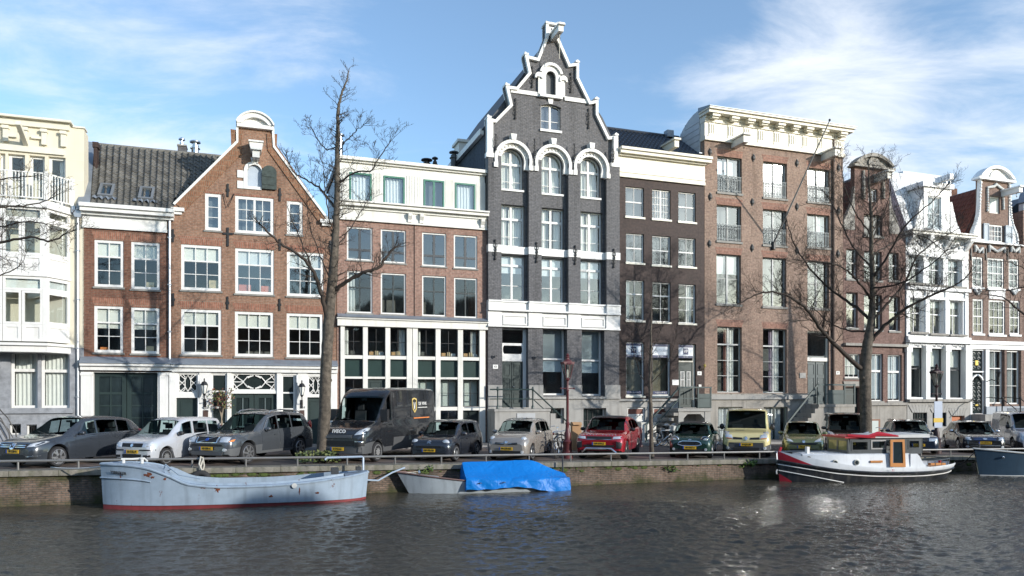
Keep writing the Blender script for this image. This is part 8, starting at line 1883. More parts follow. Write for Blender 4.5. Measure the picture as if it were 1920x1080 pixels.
def rowboat():
 bow = at(744, 25.35); stern = at(1052, 26.75); ax = Vector((stern.x-bow.x, stern.y-bow.y, 0)); L = ax.length; ang = math.atan2(ax.y, ax.x)
 t = thing('open_boat', 'small pale grey open boat half covered by blue tarpaulin', 'boat', (bow.x, bow.y, 0), ang, 'boats moored at the quay')
 GB = M('pale_grey_hull', (.38, .43, .47), .45, var=.1, streak=.4)
 def sheer(f): return .72 - .40*math.sin(min(1, f*1.35)*math.pi/2)**1.2 + .10*max(0, f-.6)
 def beam(f): return pchip([0, .06, .2, .45, .7, .9, 1], [.03, .20, .52, .72, .74, .64, .55], f)
 N = 28; m = MB(); rows = []
 for i in range(N+1):
  f = i/N; ln = -.55*max(0, 1-f*3.2); rows.append([(L*f*1.0+ .55*max(0, 1-f*3.2) + ln*q, beam(f)*(.72+.28*q), -.25+(sheer(f)+.25)*q) for q in (0, .2, .4, .6, .8, 1)])
 for sg in (-1, 1): m.grid([[(a, sg*b, c) for a, b, c in r_] for r_ in rows])
 m.add([(rows[-1][k][0], s_*rows[-1][k][1], rows[-1][k][2]) for s_ in (-1, 1) for k in (0, 5)], [(0, 1, 3, 2)]); m.build('hull', GB, t, smooth=40)
 m = MB()
 for sg in (-1, 1): m.tube([(r_[-1][0], sg*(r_[-1][1]+.01), r_[-1][2]) for r_ in rows], .03, 5)
 m.build('rub_rail', M('rust_brown_rail', (.16, .10, .09), .7), t, smooth=40)
 m = MB()
 for sg in (-1, 1): m.grid([[(a, sg*(b-.05), c) for a, b, c in r_[1:]] for r_ in rows])
 m.grid([[(r_[1][0], -r_[1][1], .0) for r_ in rows], [(r_[1][0], r_[1][1], .0) for r_ in rows]]); m.build('inner_skin', M('boat_inside', (.22, .25, .26), .7), t)
 m = MB().grid([[(r_[-1][0], y*r_[-1][1], r_[-1][2]-.03) for y in (-1, 0, 1)] for r_ in rows[:8]]); m.build('foredeck', GB, t)
 MB().lathe([(.04, .55), (.03, .68), (.05, .72), (.01, .78)], 8, (.75, -.1, 0)).build('bow_lamp', CHROME, t); MB().box(L*.42, L*.5, -.6, .6, .26, .31).build('thwart', M('boat_bench', (.25, .28, .3), .6), t); MB().tube([(L*.33, -.5, .42), (L*.40, -.3, .32)], .03, 5).build('oar_handle', GREYW, t)
 MB().box(L*.245, L*.27, -.505, -.48, .27, .31).build('sticker', M('blue_sticker', (.05, .3, .6), .5), t)
 # tarpaulin laid over a ridge
 BT = bpy.data.materials.new('blue_tarpaulin'); BT.use_nodes = True; nt = BT.node_tree; n, l = nt.nodes, nt.links; b = n['Principled BSDF']
 b.inputs['Base Color'].default_value = (.003, .17, .56, 1); b.inputs['Roughness'].default_value = .42; b.inputs['Specular IOR Level'].default_value = .3
 tc = n.new('ShaderNodeTexCoord')
 ns = n.new('ShaderNodeTexNoise'); ns.inputs['Scale'].default_value = 2.2; ns.inputs['Detail'].default_value = 8; ns.inputs['Distortion'].default_value = 2.2; l.new(tc.outputs['Object'], ns.inputs[0])
 bp = n.new('ShaderNodeBump'); bp.inputs['Strength'].default_value = .9; bp.inputs['Distance'].default_value = .05; l.new(ns.outputs[0], bp.inputs['Height']); l.new(bp.outputs[0], b.inputs['Normal'])
 fa, fb = .385, 1.02; N1, N2 = 48, 30; rows = []; sr = random.Random(3)
 def ridge(f): return pchip([fa, .40, .55, .74, .80, .92, .99, fb], [1.00, 1.02, 1.01, 1.04, 1.02, .76, .60, .54], f)
 for i in range(N1+1):
  f = fa + (fb-fa)*i/N1; zr = ridge(f); bh = beam(min(1, f))+.06; r_ = []
  hem = pchip([fa, .5, .68, .82, .9, fb], [.15, .14, .20, .08, -.02, -.10], f) + .012*math.sin(i*.9)
  for j in range(N2+1):
   s_ = -1 + 2*j/N2; a = abs(s_); sg = 1 if s_ >= 0 else -1
   if a < .72: q = a/.72; y = bh*q; z = zr*(1-q) + (sheer(min(1, f))+.10)*q - .06*math.sin(math.pi*q) 
   else: q = (a-.72)/.28; y = bh + .04*q; zt_ = sheer(min(1, f))+.10; z = zt_ + (hem-zt_)*q
   y *= sg
   wob = .010*math.sin(f*46 + s_*6) * (0.3+a) + .014*math.sin(f*23-s_*11+1.3) + .006*math.sin(f*90+s_*22) + .012*abs(math.sin(f*30+s_*9))
   y += sg*wob*(.4 if a < .72 else 1.3); z += wob*.5*(1-a)
   r_.append((L*f, y, z))
  rows.append(r_)
 tb = MB().grid(rows)
 # the ends fold down
 for i, xo in ((0, -.02), (N1, .05)):
  e = rows[i]; tb.grid([e, [(x+xo, y*.97, max(hem_, z*.25)) for (x, y, z) in e for hem_ in (.05,)]])
 t2 = thing('tarpaulin', 'bright blue tarpaulin stretched over ridge on small grey boat', 'tarpaulin', t.location, ang)
 tb.build('sheet', BT, t2, smooth=55)
 cm = MB()
 for f in (.46, .60): cm.tube([(L*f-.06, -.86, .34), (L*f+.02, -.87, .38), (L*f+.08, -.86, .36)], .018, 4)
 cm.build('tie_cord', CBLK, t2)
 a = Vector((bow.x+.3, bow.y, .70)); rope('mooring_rope', 'thin mooring rope from the grey open boat to the mossy quay wall', [a, .02, ONQ(790, -.1)+Vector((0, 0, .72))], .012); 
rowboat()
def tug():
 bow = at(1462, 28.95); stern = at(1776, 30.05); ax = Vector((stern.x-bow.x, stern.y-bow.y, 0)); L = ax.length; ang = math.atan2(ax.y, ax.x)
 t = thing('wheelhouse_boat', 'small white and black tugboat with red trimmed wheelhouse and orange wooden door', 'boat', (bow.x, bow.y, 0), ang, 'boats moored at the quay')
 HB = M('black_hull_paint', (.022, .024, .028), .3, var=.4, vs=3, streak=.4, dirt=(.16, .15, .13), coat=.3); WH = M('boat_white', (.72, .75, .78), .35, var=.06, streak=.2); RDP = M('boat_red', (.42, .02, .035), .4, var=.1)
 def rail(f): return pchip([0, .12, .3, .5, .7, .88, 1], [.80, .64, .46, .37, .35, .39, .48], f)
 def beam(f): return pchip([0, .03, .1, .25, .5, .75, .9, .97, 1], [.03, .20, .52, .86, 1.0, .94, .72, .42, .10], f)
 N = 40
 def sect(f, z):
  zr = rail(f); q = max(0, min(1.2, (z+.3)/(zr+.3))); st_ = .05*max(0, 1-f*8); tuck = (1 if f < .75 else 1-1.6*(f-.75)*(1-q)*2)
  return (L*f + (-.10*q*max(0, 1-f*7)) + (.35*(q-.6)*max(0, (f-.85)/.15)), beam(f)*(.80+.20*q**.8)*max(.1, tuck), z)
 def band(name, za, zb, mat, off=0.0, n=5, fr=(0, 1), thick=None):
  m = MB()
  for sg in (-1, 1):
   rows = []
   for i in range(N+1):
    f = fr[0] + (fr[1]-fr[0])*i/N; a, b = za(f), zb(f); r_ = []
    for k in range(n): x, y, z = sect(f, a + (b-a)*k/(n-1)); r_.append((x, sg*(y+off), z))
    rows.append(r_)
   m.grid(rows)
  return m.build(name, mat, t, smooth=40)
 band('hull', lambda f: -.4, lambda f: rail(f), HB, n=8)
 # bulwark: white, red at the bow
 bw = lambda f: rail(f)+pchip([0, .1, .2, .5, .8, .92, 1], [.38, .33, .28, .20, .20, .22, .18], f)
 band('bulwark', lambda f: rail(f)+.004, bw, WH, .012, n=4)
 band('bow_panel', lambda f: rail(f)+.01, lambda f: rail(f)+(bw(f)-rail(f))*max(0.02, 1-f/.16), RDP, .03, fr=(0, .155), n=4)
 for off, zf, mt in ((.02, lambda f: rail(f)-.14, WHITE), (.018, lambda f: pchip([0, .1, .2, .3], [.42, .28, .14, .0], f), WHITE)):
  m = MB(); fr = 1.0 if off == .02 else .30
  for sg in (-1, 1): m.tube([(sect(fr*i/N, zf(fr*i/N))[0], sg*(sect(fr*i/N, zf(fr*i/N))[1]+off), zf(fr*i/N)) for i in range(N+1)], .022, 5)
  m.build('white_line', mt, t, smooth=40)
 m = MB()
 for sg in (-1, 1): m.tube([(sect(i/N, rail(i/N))[0], sg*(sect(i/N, rail(i/N))[1]+.03), rail(i/N)) for i in range(N+1)], .045, 6)
 m.build('rubbing_strake', HB, t, smooth=40)
 band('red_forefoot', lambda f: -.05, lambda f: .02+.28*max(0, 1-f/.05), RDP, .012, fr=(0, .05), n=3)
 # superstructure
 cz = 1.08; f0, f1, f2 = .10, .69, .80
 def cab(f, z): b_ = min(beam(f)-.10, .80); return b_
 m = MB(); rows_ = []
 xs = [L*(f0 + (f1-f0)*i/14) for i in range(15)]
 for sg in (-1, 1): m.grid([[(x, sg*cab(x/L, 0), rail(x/L)+.05) for x in xs], [(x, sg*(cab(x/L, 0)-.03), cz-.03) for x in xs], [(x, sg*(cab(x/L, 0)-.10), cz) for x in xs]])
 m.grid([[(x, y*(cab(x/L, 0)-.10), cz+.02*(1-y*y)) for x in xs] for y in (-1, -.5, 0, .5, 1)])
 for x in (xs[0], xs[-1]): b_ = cab(x/L, 0); m.add([(x, -b_, .4), (x, b_, .4), (x, b_-.1, cz), (x, -b_+.1, cz)], [(0, 1, 2, 3)])
 m.build('cabin', WH, t, smooth=35)
 m = MB()
 x1_ = L*f1
 for sg in (-1, 1): m.prism([(x1_, rail(.7)+.05), (L*.83, rail(.83)+.05), (L*.80, rail(.8)+.18), (L*.765, .68), (L*.745, .95), (L*.73, cz-.02), (x1_, cz-.02)], None, sg*.80-.02, sg*.80+.02)
 m.build('cabin_wing', WH, t)
 for f in (.255, .375):
  x = L*f; y = -cab(f, 0)-.005; o = MB().lathe([(.11, .0), (.11, -.03), (.075, -.035)], 14, axis='y').build('porthole', M('grey_brass_ring', (.25, .26, .25), .4, metal=.5), t, loc=(x, y, .76), smooth=40); MB().lathe([(.075, -.036), (.001, -.045)], 12, axis='y').build('pane', CSOLID, o)
 o = MB().lathe([(.08, 0), (.08, -.03), (.05, -.035)], 12, axis='y').build('porthole', DGREY, t, loc=(L*.125, -cab(.125, 0)-.02, .92), smooth=40)
 MB().box(L*.16, L*.235, -.62, -.58, .85, 1.2).build('blue_panel', M('pale_blue_boat_panel', (.32, .42, .58), .4), t) if False else None
 MB().box(L*.455, L*.525, -.835, -.80, .74, .82).build('wooden_step', M('orange_wood', (.50, .20, .05), .4, var=.2), t)
 # wheelhouse
 wz0, wz1 = cz+.003, 1.68; xa, xb, xc = L*.335, L*.455, L*.775; wy = .70
 FR = M('wheelhouse_grey', (.075, .085, .09), .35, var=.3, coat=.5); YEL = M('yellow_reflecting_glass', (.30, .26, .10), .08, var=.1, spec=.8)
 m = MB(); 
 def wall_(q, holes, y0, y1): m.prism(q, holes, y0, y1)
 sidep = [(xa+.0, wz0), (L*.56, wz0), (L*.56, wz1), (xa+.10, wz1)]
 holes = [[(xa+.16, wz0+.12), (xb-.02, wz0+.12), (xb-.02, wz1-.12), (xa+.2, wz1-.12)], [(xb+.12, wz0+.18), (L*.552, wz0+.18), (L*.552, wz1-.10), (xb+.12, wz1-.10)]]
 rear = [(L*.66, wz0-.2), (xc, wz0-.0), (xc, wz1), (L*.66, wz1)]; rh = [[(L*.69, wz0+.18), (L*.755, wz0+.18), (L*.755, wz1-.10), (L*.69, wz1-.10)]]
 for sg in (-1, 1):
  y0, y1 = sorted((sg*wy, sg*(wy-.05))); m.prism(sidep, holes, y0, y1); m.prism(rear, rh, y0, y1); m.prism([(L*.5601, wz1-.08), (L*.6599, wz1-.08), (L*.6599, wz1), (L*.5601, wz1)], None, y0, y1)
 m.prism([(-wy, wz0), (wy, wz0), (wy, wz1), (-wy, wz1)], [[(-wy+.08, wz0+.12), (-.05, wz0+.12), (-.05, wz1-.12), (-wy+.08, wz1-.12)], [(.05, wz0+.12), (wy-.08, wz0+.12), (wy-.08, wz1-.12), (.05, wz1-.12)]], xa+.0, xa+.05, 'x'); m.prism([(-wy, wz0), (wy, wz0), (wy, wz1), (-wy, wz1)], [[(-wy+.1, wz0+.2), (wy-.1, wz0+.2), (wy-.1, wz1-.12), (-wy+.1, wz1-.12)]], xc-.05, xc, 'x')
 wh = m.build('wheelhouse', FR, t)
 GL2 = glass_mat('boat_glass', 1.9, (.6, .66, .66))
 for hq in holes + rh:
  x0, x1 = min(p[0] for p in hq), max(p[0] for p in hq); z0, z1 = min(p[1] for p in hq), max(p[1] for p in hq)
  for sg in (-1, 1): o = bpy.data.objects.new('pane', unit_box(GL2)); COL.objects.link(o); o.parent = wh; o.location = ((x0+x1)/2, sg*(wy-.025), (z0+z1)/2); o.scale = (x1-x0, .008, z1-z0)
  MB().prism([(x0-.02, z0-.02), (x1+.02, z0-.02), (x1+.02, z1+.02), (x0-.02, z1+.02)], [[(x0+.03, z0+.03), (x1-.03, z0+.03), (x1-.03, z1-.03), (x0+.03, z1-.03)]], -wy-.015, -wy-.001).build('window_rim', ALLOY if hq is holes[1] else FR, wh)
 for y0, y1 in ((-wy+.08, -.05), (.05, wy-.08)): o = bpy.data.objects.new('pane', unit_box(YEL)); COL.objects.link(o); o.parent = wh; o.location = (xa+.02, (y0+y1)/2, (wz0+wz1)/2); o.scale = (.008, y1-y0, wz1-wz0-.24)
 MB().box(xa-.18, xb+.22, -wy-.10, wy+.10, wz1+.003, wz1+.07).build('roof', RDP, t); MB().prism([(xb+.223, wz1+.003), (xc+.25, wz1+.003), (xc+.22, wz1+.14), (xb+.223, wz1+.10)], None, -wy-.08, wy+.08).build('roof', M('pale_grey_roof', (.55, .56, .56), .5), t)
 MB().tube([(xa-.1, -wy-.1, wz1+.11), (xb-.1, -wy-.12, wz1+.06), (xb+.3, -wy-.09, wz1+.16), (L*.62, -wy-.085, wz1+.07)], [.05, .07, .10, .03], 6).build('rolled_cover', RDP, t, smooth=40)
 WD = M('orange_wood', (.50, .20, .05), .4, var=.2)
 d = MB().prism([(L*.565, .58), (L*.655, .56), (L*.648, wz1-.06), (L*.565, wz1-.06)], [[(L*.58, .72), (L*.64, .71), (L*.635, wz1-.15), (L*.58, wz1-.15)]], -.885, -.845).build('door', WD, t); MB().box(L*.578, L*.642, -.86, -.85, .70, wz1-.13).build('pane', CSOLID, d); MB().box(L*.5755, L*.583, -.87, -.844, .45, wz1-.08).build('door_jamb', M('blue_jamb', (.2, .28, .42), .5), t)
 MB().box(L*.57, L*.70, -.845, -.80, .45, .57).build('door_sill', WH, t)
 # stern fittings and bow bits
 m = MB(); pr = []
 for i in range(9): f = .79 + .20*i/8; pr.append((L*f, -beam(f)*.93, bw(f)+.22-.06*(i/8)))
 m.tube(pr, .018, 5)
 for q in pr[::2]: m.tube([q, (q[0], q[1], q[2]-.24)], .012, 4)
 pr2 = [(x, -y, z) for x, y, z in pr]; m.tube(pr2, .018, 5); m.tube([pr[-1], (L*1.0, 0, bw(1)+.14), pr2[-1]], .018, 5)
 m.build('stern_rail', DGREY, t)
 m = MB().grid([[(L*f, y*(beam(f)-.05), rail(f)+.04) for y in (-1, 0, 1)] for f in [.0+.02*i for i in range(8)]]); m.build('foredeck', GREYW, t); m = MB().grid([[(L*f, y*(beam(f)-.05), rail(f)+.04) for y in (-1, 0, 1)] for f in [.70+.0295*i for i in range(11)]]); m.build('aft_deck', WD, t)
 MB().ball((L*.92, -.3, .70), .06).build('red_buoy', RDP, t); MB().box(L*.84, L*.93, -.55, -.40, .58, .66).build('bench', WD, t)
 MB().box(L*.13, L*.145, -.35, -.2, cz, cz+.26).build('white_box', WHITE, t); MB().tube([(-.02, 0, bw(0)-.05), (.05, 0, bw(0)+.14)], .05, 6).build('stem_head', RDP, t)
 lettering('71', .13, RDP, t, (L*.555, -1.14, .46)); MB().tube([(-.10, 0, .45), (-.14, 0, .38), (-.12, 0, .28)], .03, 5).build('anchor', GREYW, t)
 lettering
tug()
def blueboat():
 bow = at(1826, 30.95); end = at(2150, 32.4); ax = Vector((end.x-bow.x, end.y-bow.y, 0)); L = ax.length; ang = math.atan2(ax.y, ax.x)
 t = thing('steel_launch', 'dark blue steel boat bow with pale rail, cut off by the picture edge', 'boat', (bow.x, bow.y, 0), ang, 'boats moored at the quay')
 DB = M('dark_blue_hull', (.030, .060, .095), .35, var=.12, streak=.2, coat=.4)
 def rail(f): return 1.12 - .5*min(1, f*1.6) + .1*max(0, f-.7)
 def beam(f): return pchip([0, .05, .2, .5, .9, 1], [.03, .26, .72, 1.0, .9, .7], f)
 N = 24; rows = []
 for i in range(N+1):
  f = i/N; rows.append([(L*f + .30*max(0, 1-f*5)*(1-q), beam(f)*(.75+.25*q), -.3+(rail(f)+.3)*q) for q in (0, .2, .4, .6, .8, 1)])
 m = MB()
 for sg in (-1, 1): m.grid([[(a, sg*b, c) for a, b, c in r_] for r_ in rows])
 m.build('hull', DB, t, smooth=40); m = MB().grid([[(r_[-1][0], y*r_[-1][1], r_[-1][2]-.02+.03*(1-y*y)) for y in (-1, -.5, 0, .5, 1)] for r_ in rows]); m.build('deck', GREYW, t)
 m = MB()
 for sg in (-1, 1): m.tube([(r_[-1][0], sg*(r_[-1][1]+.01), r_[-1][2]) for r_ in rows], .035, 6)
 m.build('rub_rail', GREYW, t, smooth=40)
 m = MB()
 for sg in (-1, 1): m.tube([(r_[1][0]+.0, sg*(r_[1][1]+.02), .02) for r_ in rows], .02, 4)
 m.build('waterline', GREYW, t); MB().tube([(.25, 0, 1.08), (.25, 0, 1.32)], .05, 6).build('bollard', DGREY, t); MB().ball((L*.11, -.50, .78), (.07, .03, .05), 8, 5).build('hawse_hole', CHROME, t)
 rope('mooring_rope', 'dark mooring rope from the dark blue boat bow to quay wall', [Vector((bow.x, bow.y, .95)), .12, ONQ(1790, -.1)+Vector((0, 0, .25))], .02, DGREY)
blueboat()
# ------------------------------------------------------------------ street furniture, bicycles, plants
def street_lamp(name, label, u, Y, boards=False):
 p = at(u, Y); WR = M('wine_red_iron', (.10, .022, .025), .45, var=.2) if not boards else M('dark_brown_iron', (.04, .018, .018), .5, var=.2)
 t = thing(name, label, 'street lamp', (p.x, p.y, gz(p.x)), TH, 'old lamp posts on the quay')
 MB().lathe([(.21, -.02), (.21, .22), (.17, .26), (.17, .62), (.19, .66), (.12, .74), (.13, .98), (.085, 1.06), (.07, 1.3), (.085, 1.34), (.085, 1.38), (.055, 1.42), (.05, 2.6), (.07, 2.64), (.045, 2.7), (.04, 3.0), (.09, 3.06), (.05, 3.12)], 12).build('post', WR, t, smooth=35)
 MB().tube([(-.28, 0, 2.72), (.28, 0, 2.72)], .02, 5).ball((-.28, 0, 2.72), .035).ball((.28, 0, 2.72), .035).build('ladder_bar', WR, t)
 g = MB(); h0, h1 = 3.14, 3.66
 g.lathe([(.11, h0), (.24, h1)], 4); g.build('lamp_glass', glass_mat('lantern_glass', 1.8, (.8, .8, .76)) if 'lantern_glass' not in MATS else MATS['lantern_glass'], t)
 MB().lathe([(.03, h0), (.045, h0+.14), (.03, h0+.3), (.0, h0+.32)], 8).build('bulb', M('lamp_glass', (.75, .75, .7)), t)
 m = MB()
 for k in range(4):
  a = 2*math.pi*(k+.5)/4; m.tube([(.115*math.cos(a), .115*math.sin(a), h0-.02), (.25*math.cos(a), .25*math.sin(a), h1)], .016, 4)
  a2 = 2*math.pi*(k+1.5)/4; m.tube([(.25*math.cos(a), .25*math.sin(a), h1), (.25*math.cos(a2), .25*math.sin(a2), h1)], .02, 4)
  for f in (0, .25, .5, .75): x, y = .25*(math.cos(a)*(1-f)+math.cos(a2)*f), .25*(math.sin(a)*(1-f)+math.sin(a2)*f); m.prism([(x-.035, h1), (x+.035, h1), (x+.05, h1+.09), (x-.05, h1+.09)], None, y-.01, y+.01)
  m.tube([(.05*math.cos(a), .05*math.sin(a), 3.05), (.115*math.cos(a), .115*math.sin(a), h0-.02)], .015, 4)
 m.lathe([(.24, h1+.01), (.15, h1+.14), (.07, h1+.19), (.07, h1+.25), (.09, h1+.27), (.05, h1+.31), (.07, h1+.36), (.0, h1+.44)], 8); m.build('lantern_cap', WR, t, smooth=30)
 if boards:
  for z0, z1, mt, w in ((1.62, 2.38, M('pale_blue_notice', (.36, .41, .50), .5), .24), (1.42, 1.62, M('yellow_notice', (.55, .36, .02), .5), .28), (1.18, 1.42, M('pale_blue_notice', (.36, .41, .50), .5), .24)):
   MB().box(-w, w, -.10, -.075, z0+.002, z1).build('notice_board', mt, t)
 return t
street_lamp('street_lamp', 'wine red cast iron street lamp with square glass lantern beside red suv', 1064, 29.0)
street_lamp('street_lamp', 'dark brown street lamp carrying pale notice boards with yellow band', 1756, 34.0, True)
def bollards():
 b = MB().lathe([(.11, -.02), (.11, .12), (.08, .16), (.075, .82), (.09, .84), (.07, .92), (.0, .96)], 10)
 for u, Y, lb in ((885, 33.6, 'faded pink red bollard at the pavement between black city car and stone stoop'), (1201, 36.0, 'dark red bollard behind red suv tail near thin young tree')):
  p = at(u, Y); t = thing('bollard', lb, 'bollard', (p.x, p.y, gz(p.x)+.0), 0, 'red bollards along the pavement'); b.build('post', M('faded_red_iron', (.22, .075, .07), .6, var=.2) if u < 900 else M('wine_red_iron', (.10, .022, .025)), t, smooth=40)
bollards()
def bicycle(label, u, Y, az, frame, lean=.08, basket=None):
 p = at(u, Y); t = thing('bicycle', label, 'bicycle', (p.x, p.y, gz(p.x)+(.12 if (p.y > FP[1]+(p.x-FP[0])*ST/CT-1.9/CT) else 0)), R(az), 'parked bicycles')
 t.rotation_euler = (lean, 0, R(az)); r = .34
 wm = MB()
 rows = [[((r+.022*math.cos(b))*math.cos(a), .02*math.sin(b), (r+.022*math.cos(b))*math.sin(a)) for b in [2*math.pi*k/5 for k in range(6)]] for a in [2*math.pi*i/24 for i in range(25)]]
 wm.grid(rows); me = wm.mesh('wheel', RUB, 60); sm = MB()
 for k in range(14): a = 2*math.pi*k/14; sm.tube([(0, .02*(-1)**k, 0), (r*.97*math.cos(a), 0, r*.97*math.sin(a))], .0035, 3, False)
 rr = [[((r-.03+.012*math.cos(b))*math.cos(a), .014*math.sin(b), (r-.03+.012*math.cos(b))*math.sin(a)) for b in [2*math.pi*k/4 for k in range(5)]] for a in [2*math.pi*i/24 for i in range(25)]]
 sm.grid(rr); sm.lathe([(.03, -.04), (.03, .04)], 8, axis='y'); sme = sm.mesh('rim', CHROME, 40)
 for x in (-.53, .53):
  o = bpy.data.objects.new('wheel', me); COL.objects.link(o); o.parent = t; o.location = (x, 0, r+.02); q = bpy.data.objects.new('rim', sme); COL.objects.link(q); q.parent = o
 f = MB(); bb = (-.08, 0, .30); st = (-.24, 0, .78); hd = (.36, 0, .80); hb = (.40, 0, .62)
 for a, b, rad in ((bb, st, .018), (bb, hb, .02), (st, hd, .018), ((-.53, 0, .36), bb, .012), ((-.53, 0, .36), st, .011), (hd, hb, .022), (hb, (.53, 0, .36), .016), (hd, (.335, 0, 1.0), .014), (st, (-.27, 0, .92), .014)): f.tube([a, b], rad, 6)
 f.build('frame', frame, t, smooth=40)
 MB().ball((-.27, 0, .95), (.13, .08, .04), 8, 5).build('saddle', CBLK, t); MB().tube([(.18, .28, 1.03), (.33, .18, 1.06), (.36, 0, 1.02), (.33, -.18, 1.06), (.18, -.28, 1.03)], .014, 5).build('handlebar', CHROME, t)
 MB().tube([(-.86, 0, .55), (-.70, 0, .76), (-.53, 0, .81), (-.3, 0, .72)], .012, 4).box(-.78, -.38, -.07, .07, .80, .815).build('carrier', CBLK, t); MB().lathe([(.09, -.01), (.09, .01)], 12, (-.08, 0, .30), 'y').tube([(-.08, -.06, .30), (.06, -.07, .22)], .012, 4).build('crank', CHROME, t)
 if basket: MB().box(.42, .70, -.16, .16, .78, 1.0).build('front_crate', basket, t)
 return t
WHB = M('white_bike_paint', (.70, .70, .70), .4)
bicycle('white city bicycle beside steps of the dark grey house', 1030, 33.2, 22, WHB)
bicycle('black bicycle leaning against wine red lamp post', 1052, 29.25, 70, CBLK, -.1)
bicycle('white framed bicycle with pale front crate before dark brown house', 1245, 36.8, 30, WHB, basket=M('pale_crate', (.5, .5, .48), .7))
bicycle('dark bicycle behind white framed bicycle near dark brown house stoop', 1258, 37.4, 24, CBLK)
bicycle('black bicycle parked between dark green car and pale yellow van', 1352, 37.6, 40, CBLK)
bicycle('dark bicycle leaning behind trunk of the big bare tree', 1650, 36.0, 62, CBLK)
def scooter():
 p = at(1005, 33.6); t = thing('motor_scooter', 'small black scooter with red tail light, partly behind beige hatchback', 'scooter', (p.x, p.y, gz(p.x)), R(200))
 for x in (-.55, .55): wheel(t, x, 0, .24, .1, HUBC, 'cap', 1)
 MB().grid([[(x, y*w, z) for y in (-1, -.6, 0, .6, 1)] for x, w, z in ((-.85, .12, .62), (-.5, .18, .84), (-.1, .17, .80), (.05, .16, .32), (.4, .17, .32), (.5, .2, .7), (.6, .05, 1.0))]).build('body', M('black_scooter', (.03, .03, .034), .3, coat=1), t, smooth=True); MB().ball((-.35, 0, .86), (.35, .14, .07), 8, 5).build('saddle', CBLK, t); MB().ball((-.85, 0, .68), (.05, .09, .06), 8, 5).build('tail_light', REDL, t); MB().tube([(.45, -.3, 1.02), (.55, 0, 1.04), (.45, .3, 1.02)], .018, 5).build('handlebar', CHROME, t)
scooter()
def boxes():
 CB = M('cardboard', (.42, .25, .13), .85, var=.12); sr = random.Random(2)
 for i, (u, Y, w, d_, hh, rz, lb) in enumerate(((1080, 33.5, .42, .3, 1.25, 12, 'tall flattened cardboard box standing by the wine red lamp post'), (1090, 33.3, .35, .35, .55, 30, 'open cardboard box lower than the tall one beside lamp post'), (1097, 33.0, .30, .22, .34, -10, 'lowest small cardboard box lying near the red suv'))):
  p = at(u, Y); t = thing('cardboard_box', lb, 'box', (p.x, p.y, gz(p.x)+.0), R(rz), 'cardboard boxes put out by the lamp post'); MB().prism([(-w/2, -d_/2), (w/2, -d_/2), (w/2, d_/2), (-w/2, d_/2)], [[(-w/2+.01, -d_/2+.01), (w/2-.01, -d_/2+.01), (w/2-.01, d_/2-.01), (-w/2+.01, d_/2-.01)]], 0, hh, 'z').box(-w/2+.01, w/2-.01, -d_/2+.01, d_/2-.01, 0, .01).build('carton', CB, t)
  MB().add([(-w/2, -d_/2, hh), (w/2, -d_/2, hh), (w/2, -d_/2-.12, hh-.1), (-w/2, -d_/2-.12, hh-.1), (-w/2, -d_/2, hh-.01), (w/2, -d_/2, hh-.01), (w/2, -d_/2-.12, hh-.11), (-w/2, -d_/2-.12, hh-.11)], [(0, 1, 2, 3), (7, 6, 5, 4), (0, 3, 7, 4), (3, 2, 6, 7), (2, 1, 5, 6)]).build('flap', CB, t)
 p = at(1213, 38.2); t = thing('utility_box', 'white utility box on the pavement before dark brown house', 'box', (p.x, p.y, gz(p.x)+.12), TH); MB().box(-.42, .42, -.2, .2, 0, .95).box(-.46, .46, -.24, .24, .953, 1.0).build('cabinet', OFFW, t); MB().box(-.05, .05, -.23, -.201, .5, .6).build('lock', CBLK, t)
boxes()
